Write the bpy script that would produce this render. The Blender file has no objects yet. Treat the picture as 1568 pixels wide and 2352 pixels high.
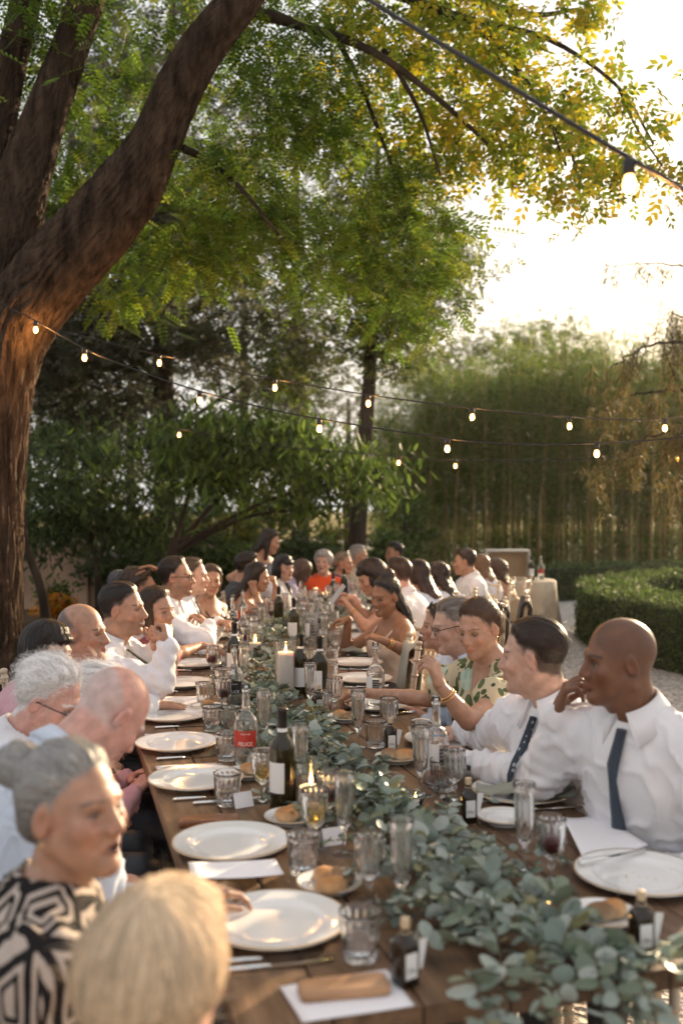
import bpy, math, random
import numpy as np
from mathutils import Vector, Matrix

# ------------------------------------------------------------------ scene, camera, light
sc = bpy.context.scene
COL = sc.collection
random.seed(7)
RNG = np.random.default_rng(11)

F_PX, CX, HY, CAM_H = 2287.0, 784.0, 1160.0, 1.66      # focal length and horizon measured on a 1568 px wide frame
cam_d = bpy.data.cameras.new('camera')
cam = bpy.data.objects.new('camera', cam_d)
COL.objects.link(cam)
cam.location = (0, 0, CAM_H)
cam.rotation_euler = (math.radians(90), 0, 0)
cam_d.sensor_fit = 'HORIZONTAL'
cam_d.sensor_width = 24.0
cam_d.lens = 24.0 * F_PX / 1568.0
cam_d.shift_y = -(1176.0 - HY) / 1568.0
cam_d.clip_end = 600
cam_d.clip_start = 0.05
cam_d.dof.use_dof = True
cam_d.dof.focus_distance = 4.3
cam_d.dof.aperture_fstop = 1.9
sc.camera = cam

SUN_AZ, SUN_EL = 34.0, 15.0          # degrees to the right of the view axis, above the horizon
world = bpy.data.worlds.new('World')
sc.world = world
world.use_nodes = True
wn = world.node_tree
bg = wn.nodes['Background']
sky = wn.nodes.new('ShaderNodeTexSky')
sky.sky_type = 'NISHITA'
sky.sun_disc = False
sky.sun_elevation = math.radians(SUN_EL)
sky.sun_rotation = math.radians(SUN_AZ)
sky.dust_density = 6.0
sky.air_density = 1.2
sky.ozone_density = 1.0
# hazy evening: the blue is washed out by an even bright veil of cloud
wmix = wn.nodes.new('ShaderNodeMix'); wmix.data_type = 'RGBA'
wmix.inputs['Factor'].default_value = 0.86
wn.links.new(sky.outputs['Color'], wmix.inputs['A'])
wmix.inputs['B'].default_value = (3.0, 3.05, 3.15, 1)
wn.links.new(wmix.outputs['Result'], bg.inputs['Color'])
bg.inputs['Strength'].default_value = 0.13

sun_d = bpy.data.lights.new('sun', 'SUN')
sun_d.energy = 5.0
sun_d.angle = math.radians(1.5)
sun_d.color = (1.0, 0.76, 0.48)
sun = bpy.data.objects.new('sun', sun_d)
COL.objects.link(sun)
_a, _e = math.radians(SUN_AZ), math.radians(SUN_EL)
_dir = Vector((math.sin(_a) * math.cos(_e), math.cos(_a) * math.cos(_e), math.sin(_e)))
sun.rotation_euler = _dir.to_track_quat('Z', 'Y').to_euler()
sun.location = _dir * 60

sc.view_settings.view_transform = 'Standard'
sc.view_settings.look = 'None'
sc.view_settings.gamma = 1.0
sc.view_settings.exposure = 1.28
sc.view_settings.use_curve_mapping = False
sc.render.engine = 'CYCLES'
cy = sc.cycles
cy.use_denoising = True
try:
    cy.denoiser = 'OPENIMAGEDENOISE'
except Exception:
    pass
cy.max_bounces = 12
cy.transmission_bounces = 12
cy.transparent_max_bounces = 8
cy.diffuse_bounces = 4
cy.glossy_bounces = 4
cy.blur_glossy = 0.6
cy.sample_clamp_indirect = 6.0
cy.use_adaptive_sampling = True
cy.adaptive_threshold = 0.02

# ------------------------------------------------------------------ helpers
PI = math.pi

def at(x, y, Y):
    """point at depth Y seen at (x, y) of the 1568 x 2352 frame"""
    return np.array([(x - CX) / F_PX * Y, Y, CAM_H - (y - HY) / F_PX * Y])

TOP = 0.75
def tb(x, y, z=TOP):
    """point of the table plane seen at (x, y)"""
    Y = (CAM_H - z) * F_PX / (y - HY)
    return np.array([(x - CX) / F_PX * Y, Y, z])

def nrm(v):
    v = np.asarray(v, float)
    return v / (np.linalg.norm(v) + 1e-12)

def np_mesh(name, V, polys, mats=(), midx=None, smooth=True, col=None):
    """polys: list of (n,k) int arrays; midx: list of matching material indices"""
    me = bpy.data.meshes.new(name)
    V = np.asarray(V, np.float32).reshape(-1, 3)
    if not isinstance(polys, (list, tuple)):
        polys = [polys]
    polys = [np.asarray(p, np.int32) for p in polys if len(p)]
    nl = sum(p.size for p in polys); nf = sum(len(p) for p in polys)
    me.vertices.add(len(V)); me.vertices.foreach_set('co', V.ravel())
    me.loops.add(nl); me.loops.foreach_set('vertex_index', np.concatenate([p.ravel() for p in polys]))
    starts = []; tot = []; o = 0
    for p in polys:
        n, k = p.shape
        starts.append(o + np.arange(n) * k); tot.append(np.full(n, k)); o += n * k
    me.polygons.add(nf)
    me.polygons.foreach_set('loop_start', np.concatenate(starts).astype(np.int32))
    try:
        me.polygons.foreach_set('loop_total', np.concatenate(tot).astype(np.int32))
    except Exception:
        pass
    me.polygons.foreach_set('use_smooth', np.full(nf, bool(smooth)))
    if midx is not None:
        mi = np.concatenate([np.full(len(p), m) if np.isscalar(m) else np.asarray(m) for p, m in zip(polys, midx)])
        me.polygons.foreach_set('material_index', mi.astype(np.int32))
    for m in mats:
        me.materials.append(m)
    if col is not None:
        c = np.asarray(col, np.float32)
        if c.shape[1] == 3:
            c = np.concatenate([c, np.ones((len(c), 1), np.float32)], 1)
        a = me.color_attributes.new('Col', 'FLOAT_COLOR', 'POINT')
        a.data.foreach_set('color', c.ravel())
    me.update(calc_edges=True)
    return me

class MB:
    """collects pieces into one mesh"""
    def __init__(s):
        s.V = []; s.P = {}; s.n = 0; s.C = []
    def add(s, V, *polys, mat=0, col=None):
        V = np.asarray(V, float).reshape(-1, 3)
        for p in polys:
            p = np.asarray(p, int)
            if p.size:
                s.P.setdefault((p.shape[1], mat), []).append(p + s.n)
        s.V.append(V); s.n += len(V)
        if col is not None:
            c = np.asarray(col, float)
            if c.ndim == 1:
                c = np.tile(c, (len(V), 1))
            s.C.append(c)
        return s
    def box(s, c, size, R=None, mat=0, taper=1.0):
        x, y, z = np.array(size) / 2
        V = np.array([[-x, -y, -z], [x, -y, -z], [x, y, -z], [-x, y, -z], [-x*taper, -y*taper, z], [x*taper, -y*taper, z], [x*taper, y*taper, z], [-x*taper, y*taper, z]])
        if R is not None:
            V = V @ np.asarray(R).T
        return s.add(V + np.array(c), [[0, 3, 2, 1], [4, 5, 6, 7], [0, 1, 5, 4], [1, 2, 6, 5], [2, 3, 7, 6], [3, 0, 4, 7]], mat=mat)
    def tube(s, pts, rad, n=8, mat=0, caps=True, disp=None, col=None):
        V, Q, T = tube_geo(pts, rad, n, caps, disp)
        return s.add(V, Q, T, mat=mat, col=col)
    def lathe(s, prof, n=24, c=(0, 0, 0), mat=0, rib=None):
        V, Q = lathe_geo(prof, n, rib)
        return s.add(V + np.array(c), Q, mat=mat)
    def build(s, name, mats, smooth=True):
        if not isinstance(mats, (list, tuple)):
            mats = [mats]
        keys = list(s.P)
        return np_mesh(name, np.concatenate(s.V), [np.concatenate(s.P[k]) for k in keys], mats, [k[1] for k in keys], smooth,
                       np.concatenate(s.C) if s.C else None)

def frames(pts):
    pts = np.asarray(pts, float)
    T = np.gradient(pts, axis=0)
    T /= np.linalg.norm(T, axis=1)[:, None] + 1e-12
    a = np.array([0, 0, 1.0]) if abs(T[0][2]) < .9 else np.array([1.0, 0, 0])
    u = nrm(np.cross(T[0], a)); U = [u]
    for i in range(1, len(pts)):
        u = U[-1] - T[i] * np.dot(U[-1], T[i]); U.append(nrm(u))
    U = np.array(U); W = np.cross(T, U)
    return T, U, W

def tube_geo(pts, rad, n=8, caps=True, disp=None):
    pts = np.asarray(pts, float); m = len(pts)
    rad = np.broadcast_to(np.asarray(rad, float), (m,))
    T, U, W = frames(pts)
    ang = np.linspace(0, 2 * PI, n, endpoint=False)
    ca, sa = np.cos(ang), np.sin(ang)
    R = np.tile(rad[:, None], (1, n))
    if disp is not None:
        R = R * disp(np.arange(m)[:, None] / max(1, m - 1), ang[None, :])
    V = pts[:, None, :] + R[..., None] * (ca[None, :, None] * U[:, None, :] + sa[None, :, None] * W[:, None, :])
    V = V.reshape(-1, 3)
    i, j = np.meshgrid(np.arange(m - 1), np.arange(n), indexing='ij')
    j2 = (j + 1) % n
    Q = np.stack([i * n + j, i * n + j2, (i + 1) * n + j2, (i + 1) * n + j], -1).reshape(-1, 4)
    Tt = np.zeros((0, 3), int)
    if caps:
        k = len(V)
        V = np.concatenate([V, pts[[0, -1]]])
        jj = np.arange(n)
        Tt = np.concatenate([np.stack([np.full(n, k), (jj + 1) % n, jj], 1), np.stack([np.full(n, k + 1), (m - 1) * n + jj, (m - 1) * n + (jj + 1) % n], 1)])
    return V, Q, Tt

def lathe_geo(prof, n=24, rib=None):
    prof = np.asarray(prof, float); m = len(prof)
    ang = np.linspace(0, 2 * PI, n, endpoint=False)
    R = np.tile(prof[:, 0][:, None], (1, n)); Z = np.tile(prof[:, 1][:, None], (1, n))
    if rib is not None:
        R = rib(R, Z, ang[None, :], np.arange(m)[:, None])
    V = np.stack([R * np.cos(ang), R * np.sin(ang), Z], -1).reshape(-1, 3)
    i, j = np.meshgrid(np.arange(m - 1), np.arange(n), indexing='ij'); j2 = (j + 1) % n
    Q = np.stack([i * n + j, i * n + j2, (i + 1) * n + j2, (i + 1) * n + j], -1).reshape(-1, 4)
    return V, Q

def smooth_path(pts, n):
    """Catmull-Rom resample of points (any width)"""
    P = np.asarray(pts, float)
    P = np.concatenate([[2 * P[0] - P[1]], P, [2 * P[-1] - P[-2]]])
    t = np.linspace(0, len(P) - 3 - 1e-6, n); i = t.astype(int); f = (t - i)[:, None]
    a, b, c, d = P[i], P[i + 1], P[i + 2], P[i + 3]
    return .5 * (2 * b + (c - a) * f + (2 * a - 5 * b + 4 * c - d) * f**2 + (3 * b - 3 * c + d - a) * f**3)

def link(o, parent=None):
    COL.objects.link(o)
    if parent is not None:
        o.parent = parent
    return o

def obj(name, me, parent=None, loc=None, rotz=None):
    o = bpy.data.objects.new(name, me)
    link(o, parent)
    if loc is not None:
        o.location = [float(v) for v in loc]
    if rotz is not None:
        o.rotation_euler = (0, 0, rotz)
    return o

def tag(o, label=None, cat=None, group=None, kind=None):
    if label: o['label'] = label
    if cat: o['category'] = cat
    if group: o['group'] = group
    if kind: o['kind'] = kind
    return o

def thing(name, label, cat, loc=(0, 0, 0), rotz=0.0, group=None):
    o = bpy.data.objects.new(name, None)
    o.empty_display_size = 0.05
    COL.objects.link(o)
    o.location = [float(v) for v in loc]; o.rotation_euler = (0, 0, rotz)
    return tag(o, label, cat, group)

def dup(o, loc=None, rotz=None, label=None, group=None, scale=None, parent=None):
    c = o.copy(); COL.objects.link(c)
    if parent is not None:
        c.parent = parent
    if loc is not None: c.location = [float(v) for v in loc]
    if rotz is not None: c.rotation_euler = (0, 0, rotz)
    if scale is not None: c.scale = (scale, scale, scale)
    if label: c['label'] = label
    if group: c['group'] = group
    for ch in o.children:
        if ch is not c:
            dup(ch, parent=c)
    return c

# ---- node materials
def mat(name, color=(.5, .5, .5), rough=.6, spec=.5, metal=0.0, trans=0.0, ior=1.45, noise=None, bump=None, attr=False,
        translucent=0.0, emit=None, sss=0.0, coat=0.0, sheen=0.0, tcol=None, coords='Object', stretch=(1, 1, 1)):
    m = bpy.data.materials.new(name); m.use_nodes = True
    nt = m.node_tree; N = nt.nodes; L = nt.links
    b = N['Principled BSDF']; out = N['Material Output']
    b.inputs['Base Color'].default_value = (*color, 1)
    b.inputs['Roughness'].default_value = rough
    b.inputs['Specular IOR Level'].default_value = spec
    b.inputs['Metallic'].default_value = metal
    b.inputs['Transmission Weight'].default_value = trans
    b.inputs['IOR'].default_value = ior
    b.inputs['Coat Weight'].default_value = coat
    b.inputs['Sheen Weight'].default_value = sheen
    if sss:
        b.inputs['Subsurface Weight'].default_value = sss
        b.inputs['Subsurface Radius'].default_value = (.012, .005, .003)
        b.inputs['Subsurface Scale'].default_value = 1.0
    if emit:
        b.inputs['Emission Color'].default_value = (*emit[:3], 1); b.inputs['Emission Strength'].default_value = emit[3]
    tc = N.new('ShaderNodeTexCoord'); mp = N.new('ShaderNodeMapping')
    L.new(tc.outputs[coords], mp.inputs['Vector']); mp.inputs['Scale'].default_value = stretch
    src = None
    if attr:
        at_ = N.new('ShaderNodeVertexColor'); at_.layer_name = 'Col'; src = at_.outputs['Color']
    if noise:          # (scale, dark, light): multiplies the colour
        nz = N.new('ShaderNodeTexNoise'); nz.inputs['Scale'].default_value = noise[0]; nz.inputs['Detail'].default_value = 5
        L.new(mp.outputs[0], nz.inputs['Vector'])
        rp = N.new('ShaderNodeMapRange'); rp.inputs['From Min'].default_value = .3; rp.inputs['From Max'].default_value = .7
        rp.inputs['To Min'].default_value = noise[1]; rp.inputs['To Max'].default_value = noise[2]
        L.new(nz.outputs['Fac'], rp.inputs['Value'])
        mx = N.new('ShaderNodeMix'); mx.data_type = 'RGBA'; mx.blend_type = 'MULTIPLY'; mx.inputs['Factor'].default_value = 1
        if src is not None: L.new(src, mx.inputs['A'])
        else: mx.inputs['A'].default_value = (*color, 1)
        L.new(rp.outputs['Result'], mx.inputs['B'])
        src = mx.outputs['Result']
    if src is not None:
        L.new(src, b.inputs['Base Color'])
    if bump:           # (scale, strength, distance)
        nb = N.new('ShaderNodeTexNoise'); nb.inputs['Scale'].default_value = bump[0]; nb.inputs['Detail'].default_value = 6
        L.new(mp.outputs[0], nb.inputs['Vector'])
        bp = N.new('ShaderNodeBump'); bp.inputs['Strength'].default_value = bump[1]; bp.inputs['Distance'].default_value = bump[2]
        L.new(nb.outputs['Fac'], bp.inputs['Height']); L.new(bp.outputs['Normal'], b.inputs['Normal'])
    if translucent:
        tr = N.new('ShaderNodeBsdfTranslucent'); ms = N.new('ShaderNodeMixShader'); ms.inputs[0].default_value = translucent
        if tcol: tr.inputs['Color'].default_value = (*tcol, 1)
        elif src is not None: L.new(src, tr.inputs['Color'])
        else: tr.inputs['Color'].default_value = (*color, 1)
        L.new(b.outputs[0], ms.inputs[1]); L.new(tr.outputs[0], ms.inputs[2]); L.new(ms.outputs[0], out.inputs['Surface'])
    m['b'] = 1
    return m

def wobble(p, f, seed, octaves=2):
    """cheap smooth noise in about [-1,1] from rotated sines"""
    r = np.random.default_rng(seed); v = np.zeros(len(p)); a = 1.0; tot = 0
    for o in range(octaves):
        for _ in range(3):
            d = nrm(r.normal(size=3)); d2 = nrm(r.normal(size=3))
            v += a * np.sin(p @ d * f * r.uniform(.7, 1.4) + r.uniform(0, 6) + 1.3 * np.sin(p @ d2 * f * .8 + r.uniform(0, 6)))
            tot += a
        f *= 2.1; a *= .5
    return v / tot * 1.6
# ------------------------------------------------------------------ signed distance fields meshed with surface nets
def surface_nets(F, ox, h):
    S = F < 0
    c = np.zeros(tuple(n - 1 for n in F.shape), np.int8)
    for dx in (0, 1):
        for dy in (0, 1):
            for dz in (0, 1):
                c += S[dx:F.shape[0] - 1 + dx, dy:F.shape[1] - 1 + dy, dz:F.shape[2] - 1 + dz]
    act = (c > 0) & (c < 8)
    I = np.argwhere(act)
    if len(I) == 0:
        return np.zeros((0, 3)), np.zeros((0, 4), int)
    idx = np.full(act.shape, -1, np.int64); idx[act] = np.arange(len(I))
    acc = np.zeros((len(I), 3)); cnt = np.zeros(len(I))
    cor = [(a, b, d) for a in (0, 1) for b in (0, 1) for d in (0, 1)]
    val = {k: F[I[:, 0] + k[0], I[:, 1] + k[1], I[:, 2] + k[2]] for k in cor}
    for a in cor:
        for ax in range(3):
            if a[ax] == 0:
                b = list(a); b[ax] = 1; b = tuple(b)
                fa, fb = val[a], val[b]
                m = (fa < 0) != (fb < 0)
                t = np.where(m, fa / np.where(fa - fb == 0, 1, fa - fb), 0)
                p = np.zeros((len(I), 3)); p += np.array(a); p[:, ax] = t
                acc[m] += p[m]; cnt[m] += 1
    V = (I + acc / cnt[:, None]) * h + ox
    quads = []
    for ax in range(3):
        o1, o2 = [(1, 2), (2, 0), (0, 1)][ax]
        sl0 = [slice(None)] * 3; sl1 = [slice(None)] * 3
        sl0[ax] = slice(0, -1); sl1[ax] = slice(1, None)
        for o in (o1, o2):
            sl0[o] = slice(1, -1); sl1[o] = slice(1, -1)
        A = S[tuple(sl0)]; B = S[tuple(sl1)]
        E = np.argwhere(A != B)
        if len(E) == 0: continue
        flip = ~A[tuple(E.T)]
        E = E.copy(); E[:, o1] += 1; E[:, o2] += 1
        def cell(d1, d2):
            q = E.copy(); q[:, o1] -= d1; q[:, o2] -= d2
            return idx[q[:, 0], q[:, 1], q[:, 2]]
        q = np.stack([cell(1, 1), cell(0, 1), cell(0, 0), cell(1, 0)], 1)
        q[flip] = q[flip][:, ::-1]
        quads.append(q)
    Q = np.concatenate(quads)
    return V, Q[(Q >= 0).all(1)]

class Field:
    def __init__(s, lo, hi, h):
        s.h = h; s.o = np.array(lo, float) - 2 * h
        n = np.ceil((np.array(hi) - s.o) / h).astype(int) + 3
        s.F = np.full(tuple(n), 9.0, np.float32)
        s.ax = [s.o[i] + np.arange(n[i]) * h for i in range(3)]
    def _sub(s, lo, hi):
        sl = []
        for i in range(3):
            a = int(np.clip((lo[i] - s.o[i]) // s.h, 0, len(s.ax[i]) - 1)); b = int(np.clip((hi[i] - s.o[i]) // s.h + 2, a + 1, len(s.ax[i])))
            sl.append(slice(a, b))
        X, Y, Z = np.meshgrid(s.ax[0][sl[0]], s.ax[1][sl[1]], s.ax[2][sl[2]], indexing='ij')
        return tuple(sl), np.stack([X, Y, Z], -1)
    def _comb(s, sl, d, k, op):
        F = s.F[sl]
        if op == 'u':
            if k <= 0: s.F[sl] = np.minimum(F, d); return
            hh = np.clip(.5 + .5 * (F - d) / k, 0, 1)
            s.F[sl] = F * (1 - hh) + d * hh - k * hh * (1 - hh)
        else:
            if k <= 0: s.F[sl] = np.maximum(F, -d); return
            hh = np.clip(.5 - .5 * (F + d) / k, 0, 1)
            s.F[sl] = F * (1 - hh) - d * hh + k * hh * (1 - hh)
    def cone(s, a, b, r1, r2, k=.01, op='u'):
        a = np.asarray(a, float); b = np.asarray(b, float)
        m = max(r1, r2) + k + 2 * s.h
        sl, P = s._sub(np.minimum(a, b) - m, np.maximum(a, b) + m)
        ab = b - a; L2 = ab @ ab + 1e-12
        t = np.clip((P - a) @ ab / L2, 0, 1)
        d = np.linalg.norm(P - a - t[..., None] * ab, axis=-1) - (r1 + (r2 - r1) * t)
        s._comb(sl, d, k, op)
    def ell(s, c, r, R=None, k=.01, op='u'):
        c = np.asarray(c, float); r = np.asarray(r, float) * np.ones(3)
        m = r.max() + k + 2 * s.h
        sl, P = s._sub(c - m, c + m)
        q = P - c
        if R is not None: q = q @ R
        k0 = np.linalg.norm(q / r, axis=-1); k1 = np.linalg.norm(q / (r * r), axis=-1) + 1e-9
        s._comb(sl, k0 * (k0 - 1) / k1, k, op)
    def cut(s, n, c, k=0.0):
        """remove everything with n.p > c"""
        n = np.asarray(n, float)
        d = n[0] * s.ax[0][:, None, None] + n[1] * s.ax[1][None, :, None] + n[2] * s.ax[2][None, None, :] - c
        if k <= 0: s.F = np.maximum(s.F, d).astype(np.float32)
        else:
            hh = np.clip(.5 - .5 * (s.F - d) / k, 0, 1)
            s.F = (s.F * (1 - hh) + d * hh + k * hh * (1 - hh)).astype(np.float32)
    def mesh(s):
        return surface_nets(s.F, s.o, s.h)

def vnormals(V, Q):
    n = np.cross(V[Q[:, 2]] - V[Q[:, 0]], V[Q[:, 3]] - V[Q[:, 1]])
    N = np.zeros_like(V)
    for i in range(4):
        np.add.at(N, Q[:, i], n)
    return N / (np.linalg.norm(N, axis=1)[:, None] + 1e-12)

# ------------------------------------------------------------------ people
SKIN = {'fair': (.52, .315, .235), 'pink': (.58, .31, .245), 'tan': (.42, .23, .15), 'olive': (.36, .20, .125),
        'brown': (.165, .072, .038), 'mid': (.27, .13, .07), 'dark': (.075, .04, .027)}
M_SKIN = mat('skin', attr=True, rough=.46, spec=.5, sss=.15, noise=(34, .80, 1.14), bump=(260, .22, .0018))
M_EYE = mat('eye', attr=True, rough=.12, spec=.6)

def rot_head(yaw, pitch, roll):
    y = math.radians(yaw)
    f = np.array([math.cos(y), math.sin(y), 0]); u = np.array([0, 0, 1.0]); r = np.cross(f, u)
    p = math.radians(pitch); f2 = f * math.cos(p) - u * math.sin(p); u2 = u * math.cos(p) + f * math.sin(p)
    q = math.radians(roll); r3 = r * math.cos(q) - u2 * math.sin(q); u3 = u2 * math.cos(q) + r * math.sin(q)
    return np.stack([r3, f2, u3], 1)

def head_shell(P, neck_l, h):
    """head in its own frame: x right, y forward, z up, eyes at z = 0"""
    w = P.get('jaw', 1.0); fem = P['sex'] == 'f'; old = P.get('old', 0)
    F = Field((-.10, -.125, min(-.15, neck_l[2] - .06)), (.10, .13, .13), h)
    hs = P.get('skull', 1.0)
    F.ell((0, -.016, .028), (.0735 * hs, .094, .087), k=0)
    F.ell((0, .028, -.035), (.060 * w, .062, .082), k=.03)
    for s in (-1, 1):
        F.cone((s * .050 * w, -.004, -.055), (s * .012, .066, -.098), .019, .017, k=.025)
        F.ell((s * .041, .058, -.026), (.021, .020, .018), k=.022)
    F.ell((0, .076, -.099), (.019 if not fem else .015, .016, .015), k=.02)
    if P.get('fat'):
        F.ell((0, .035, -.095), (.06, .06, .04), k=.04)
    F.cone((-.036, .072, .017), (.036, .072, .017), .009 if not fem else .007, .009 if not fem else .007, k=.02)
    F.ell((0, .078, .022), (.02, .012, .01), k=.015)
    for s in (-1, 1):
        F.ell((s * .032, .093, -.002), (.0175, .016, .0125), k=.012, op='s')
    ns = P.get('nose', 1.0)
    F.cone((0, .083, .010), (0, .082 + .0215 * ns, -.030), .0078, .0118 * ns, k=.012)
    for s in (-1, 1):
        F.ell((s * .012 * ns, .0925, -.034), (.0080, .0105, .0078), k=.008)
    F.cone((0, .084, -.046), (0, .0915, -.058), .011, .010, k=.012)
    sm = P.get('smile', 0) * .006
    for s in (-1, 1):
        F.cone((0, .0965, -.0615), (s * .022, .080, -.064 + sm), .0058, .003, k=.004)
        F.cone((0, .0955, -.0715), (s * .021, .080, -.066 + sm), .0068, .003, k=.004)
    op = P.get('open', 0)
    if op:
        F.ell((0, .096, -.067), (.017, .014, .004 + .006 * op), k=.003, op='s')
    else:
        F.cone((-.021, .089, -.0655 + sm), (.021, .089, -.0655 + sm), .0014, .0014, k=.004, op='s')
    if old:
        for s in (-1, 1):
            F.cone((s * .020, .092, -.036), (s * .032, .076, -.066), .003, .003, k=.006, op='s')
            F.cone((s * .020, .086, -.016), (s * .044, .072, -.020), .0024, .0024, k=.006, op='s')
    for s in (-1, 1):
        R = np.array(Matrix.Rotation(s * .32, 3, 'Z') @ Matrix.Rotation(-.18, 3, 'X'))
        F.ell((s * .077 * hs, -.010, -.008), (.0075, .0175, .031), R, k=.006)
        F.ell((s * .0835 * hs, -.004, -.006), (.0055, .0095, .017), R, k=.005, op='s')
    rn = .047 if fem else .056
    nb = np.array([0, -.026, -.045])
    F.cone(nb, neck_l, rn, rn + .004, k=.025)
    F.cone((0, .02, -.085), np.array(neck_l) * .8 + np.array([0, .035, .0]), rn * .6, rn * .7, k=.03)
    V, Q = F.mesh()
    base = np.array(SKIN[P['skin']])
    C = np.tile(base, (len(V), 1)); x, y, z = V.T; ax = np.abs(x)
    def paint(m, c):
        m = np.clip(m, 0, 1)[:, None]
        C[:] = C * (1 - m) + np.array(c) * m
    g = lambda cx, cy, cz, r: np.exp(-(((ax - cx) ** 2 + (y - cy) ** 2 + (z - cz) ** 2) / r ** 2))
    paint(.40 * g(.045, .065, -.03, .028), base * np.array([1.1, .78, .75]))
    paint(.35 * g(0, .108, -.03, .015), base * np.array([1.1, .75, .72]))
    paint(.35 * g(.08, -.01, -.01, .03), base * np.array([1.1, .72, .68]))
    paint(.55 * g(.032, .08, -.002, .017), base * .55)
    paint(np.clip(1.3 - ((ax - .032) / .0165) ** 2 - ((z - .001) / .0065) ** 2, 0, 1) * (y > .05) * .75, np.array([.03, .02, .016]) + base * .12)
    lip = np.clip(1.25 - ((ax / .024) ** 2 + ((z + .0665 - sm * (ax / .022)) / (.0105 + .003 * op)) ** 2), 0, 1) * (y > .07)
    lc = P.get('lip', base * (np.array([.95, .55, .55]) if fem else np.array([.9, .66, .64])))
    paint(lip * .85, lc)
    if op:
        paint(((ax / .016) ** 2 + ((z + .067) / (.005 + .005 * op)) ** 2 < 1) & (y > .06), (.05, .012, .012))
        if P.get('teeth'):
            paint(((ax / .0165) ** 2 + ((z + .0635) / .004) ** 2 < 1) & (y > .06), (.7, .66, .6))
    elif P.get('teeth'):
        paint(((ax / .018) ** 2 + ((z + .0655 - sm * ax / .022) / .0036) ** 2 < 1) & (y > .07), (.7, .66, .6))
    bc = np.array(P.get('brow', P['hair'].get('col', (.03, .02, .015))))
    bz = .0205 + .004 * np.clip((ax - .014) / .022, 0, 1) - .006 * np.clip((ax - .040) / .012, 0, 1)
    bm = np.clip(1.25 - np.abs(z - bz) / (.0028 if fem else .0036), 0, 1) * (ax > .012) * (ax < .051) * (y > .045)
    paint(bm * P.get('browm', .85), bc)
    if P.get('stubble'):
        sb = np.clip((-.042 - z) / .015, 0, 1) * np.clip((y + .01) / .03, 0, 1) * np.clip((z + .135) / .02, 0, 1) * (1 - np.clip(lip, 0, 1))
        paint(sb * P['stubble'], (.05, .037, .03))
    hr = P['hair']
    if hr.get('kind'):
        cc_ = hr.get('line', .030) - .018 - .012 * np.clip((ax - .018) / .03, 0, 1) * (0.3 if fem else 1); zn = hr.get('nape', -.065)
        mm = np.minimum(cc_ - (.825 * y - .565 * z), -.036 - .92 * zn - (.4 * y - .92 * z))
        if hr.get('ear', True): mm = np.minimum(mm, (np.sqrt(((ax - .082) / .030) ** 2 + ((y + .004) / .021) ** 2 + ((z + .014) / .036) ** 2) - 1) * .026)
        paint(np.clip((mm + .004 + .003 * wobble(V, 160, P['seed'], 1)) / .012, 0, 1) * .9, np.array(hr['col']) * .9)
    if P.get('shave'):         # cropped hair painted on the scalp: (strength, colour, top bare above this height)
        st, scol, ztop = P['shave']
        hl = np.clip((.030 - (.825 * y - .565 * z)) / .012, 0, 1) * np.clip((z + .055) / .02, 0, 1)
        hl *= np.clip((ztop - z + .9 * (-y - .03)) / .02, 0, 1) * (1 - g(.08, -.01, -.008, .028))
        paint(hl * st, scol)
    return V, Q, C

def eye_geo(mb, P):
    """eyeballs and lids in the head frame"""
    fem = P['sex'] == 'f'; gaze = P.get('gaze', (0, 0)); opn = P.get('lids', .5)
    n, m = 14, 10
    th = np.linspace(0, PI, m)[:, None]; ph = np.linspace(0, 2 * PI, n, endpoint=False)[None, :]
    S = np.stack([np.sin(th) * np.cos(ph), np.cos(th) * np.ones_like(ph), np.sin(th) * np.sin(ph)], -1).reshape(-1, 3)
    i, j = np.meshgrid(np.arange(m - 1), np.arange(n), indexing='ij'); j2 = (j + 1) % n
    Q = np.stack([i * n + j, (i + 1) * n + j, (i + 1) * n + j2, i * n + j2], -1).reshape(-1, 4)
    base = np.array(SKIN[P['skin']])
    gd = nrm([math.sin(math.radians(gaze[0])), math.cos(math.radians(gaze[0])), -math.tan(math.radians(gaze[1]))])
    Rg = np.array(Vector((0, 1, 0)).rotation_difference(Vector(gd)).to_matrix())
    for s in (-1, 1):
        c = np.array([s * .0315, .0655, -.001])
        d = S[:, 1]
        col = np.where((d > .86)[:, None], np.array(P.get('iris', (.035, .02, .012))), np.array([.62, .58, .55]))
        col = np.where((d > .97)[:, None], np.array([.004, .004, .004]), col)
        mb.add(S @ Rg.T * .0122 + c, Q, mat=1, col=col)
        for up in (1, -1):     # lids are spherical caps opening about the ear to ear axis
            a0 = math.radians(10 + 62 * (1 - opn)) if up > 0 else math.radians(-18 - 10 * opn)
            edge = math.radians(12 - 40 * (1 - opn) + 12 * opn) if up > 0 else math.radians(-24)
            aa = np.linspace(edge, edge + up * math.radians(95), 7)[:, None]
            bb = np.linspace(-1.45, 1.45, 11)[None, :]
            r = .0136
            L = np.stack([np.sin(bb) * np.ones_like(aa) * r, np.cos(bb) * np.cos(aa) * r, np.cos(bb) * np.sin(aa) * r], -1).reshape(-1, 3) + c
            ii, jj = np.meshgrid(np.arange(6), np.arange(10), indexing='ij')
            LQ = np.stack([ii * 11 + jj, ii * 11 + jj + 1, (ii + 1) * 11 + jj + 1, (ii + 1) * 11 + jj], -1).reshape(-1, 4)
            if up < 0: LQ = LQ[:, ::-1]
            lc = np.tile(base * .82, (77, 1))
            lc[:11] = (.02, .014, .012) if up > 0 else base * .5
            if up > 0: lc[11:22] = base * (.30 if fem else .42)
            mb.add(L, LQ, mat=0, col=lc)

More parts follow.
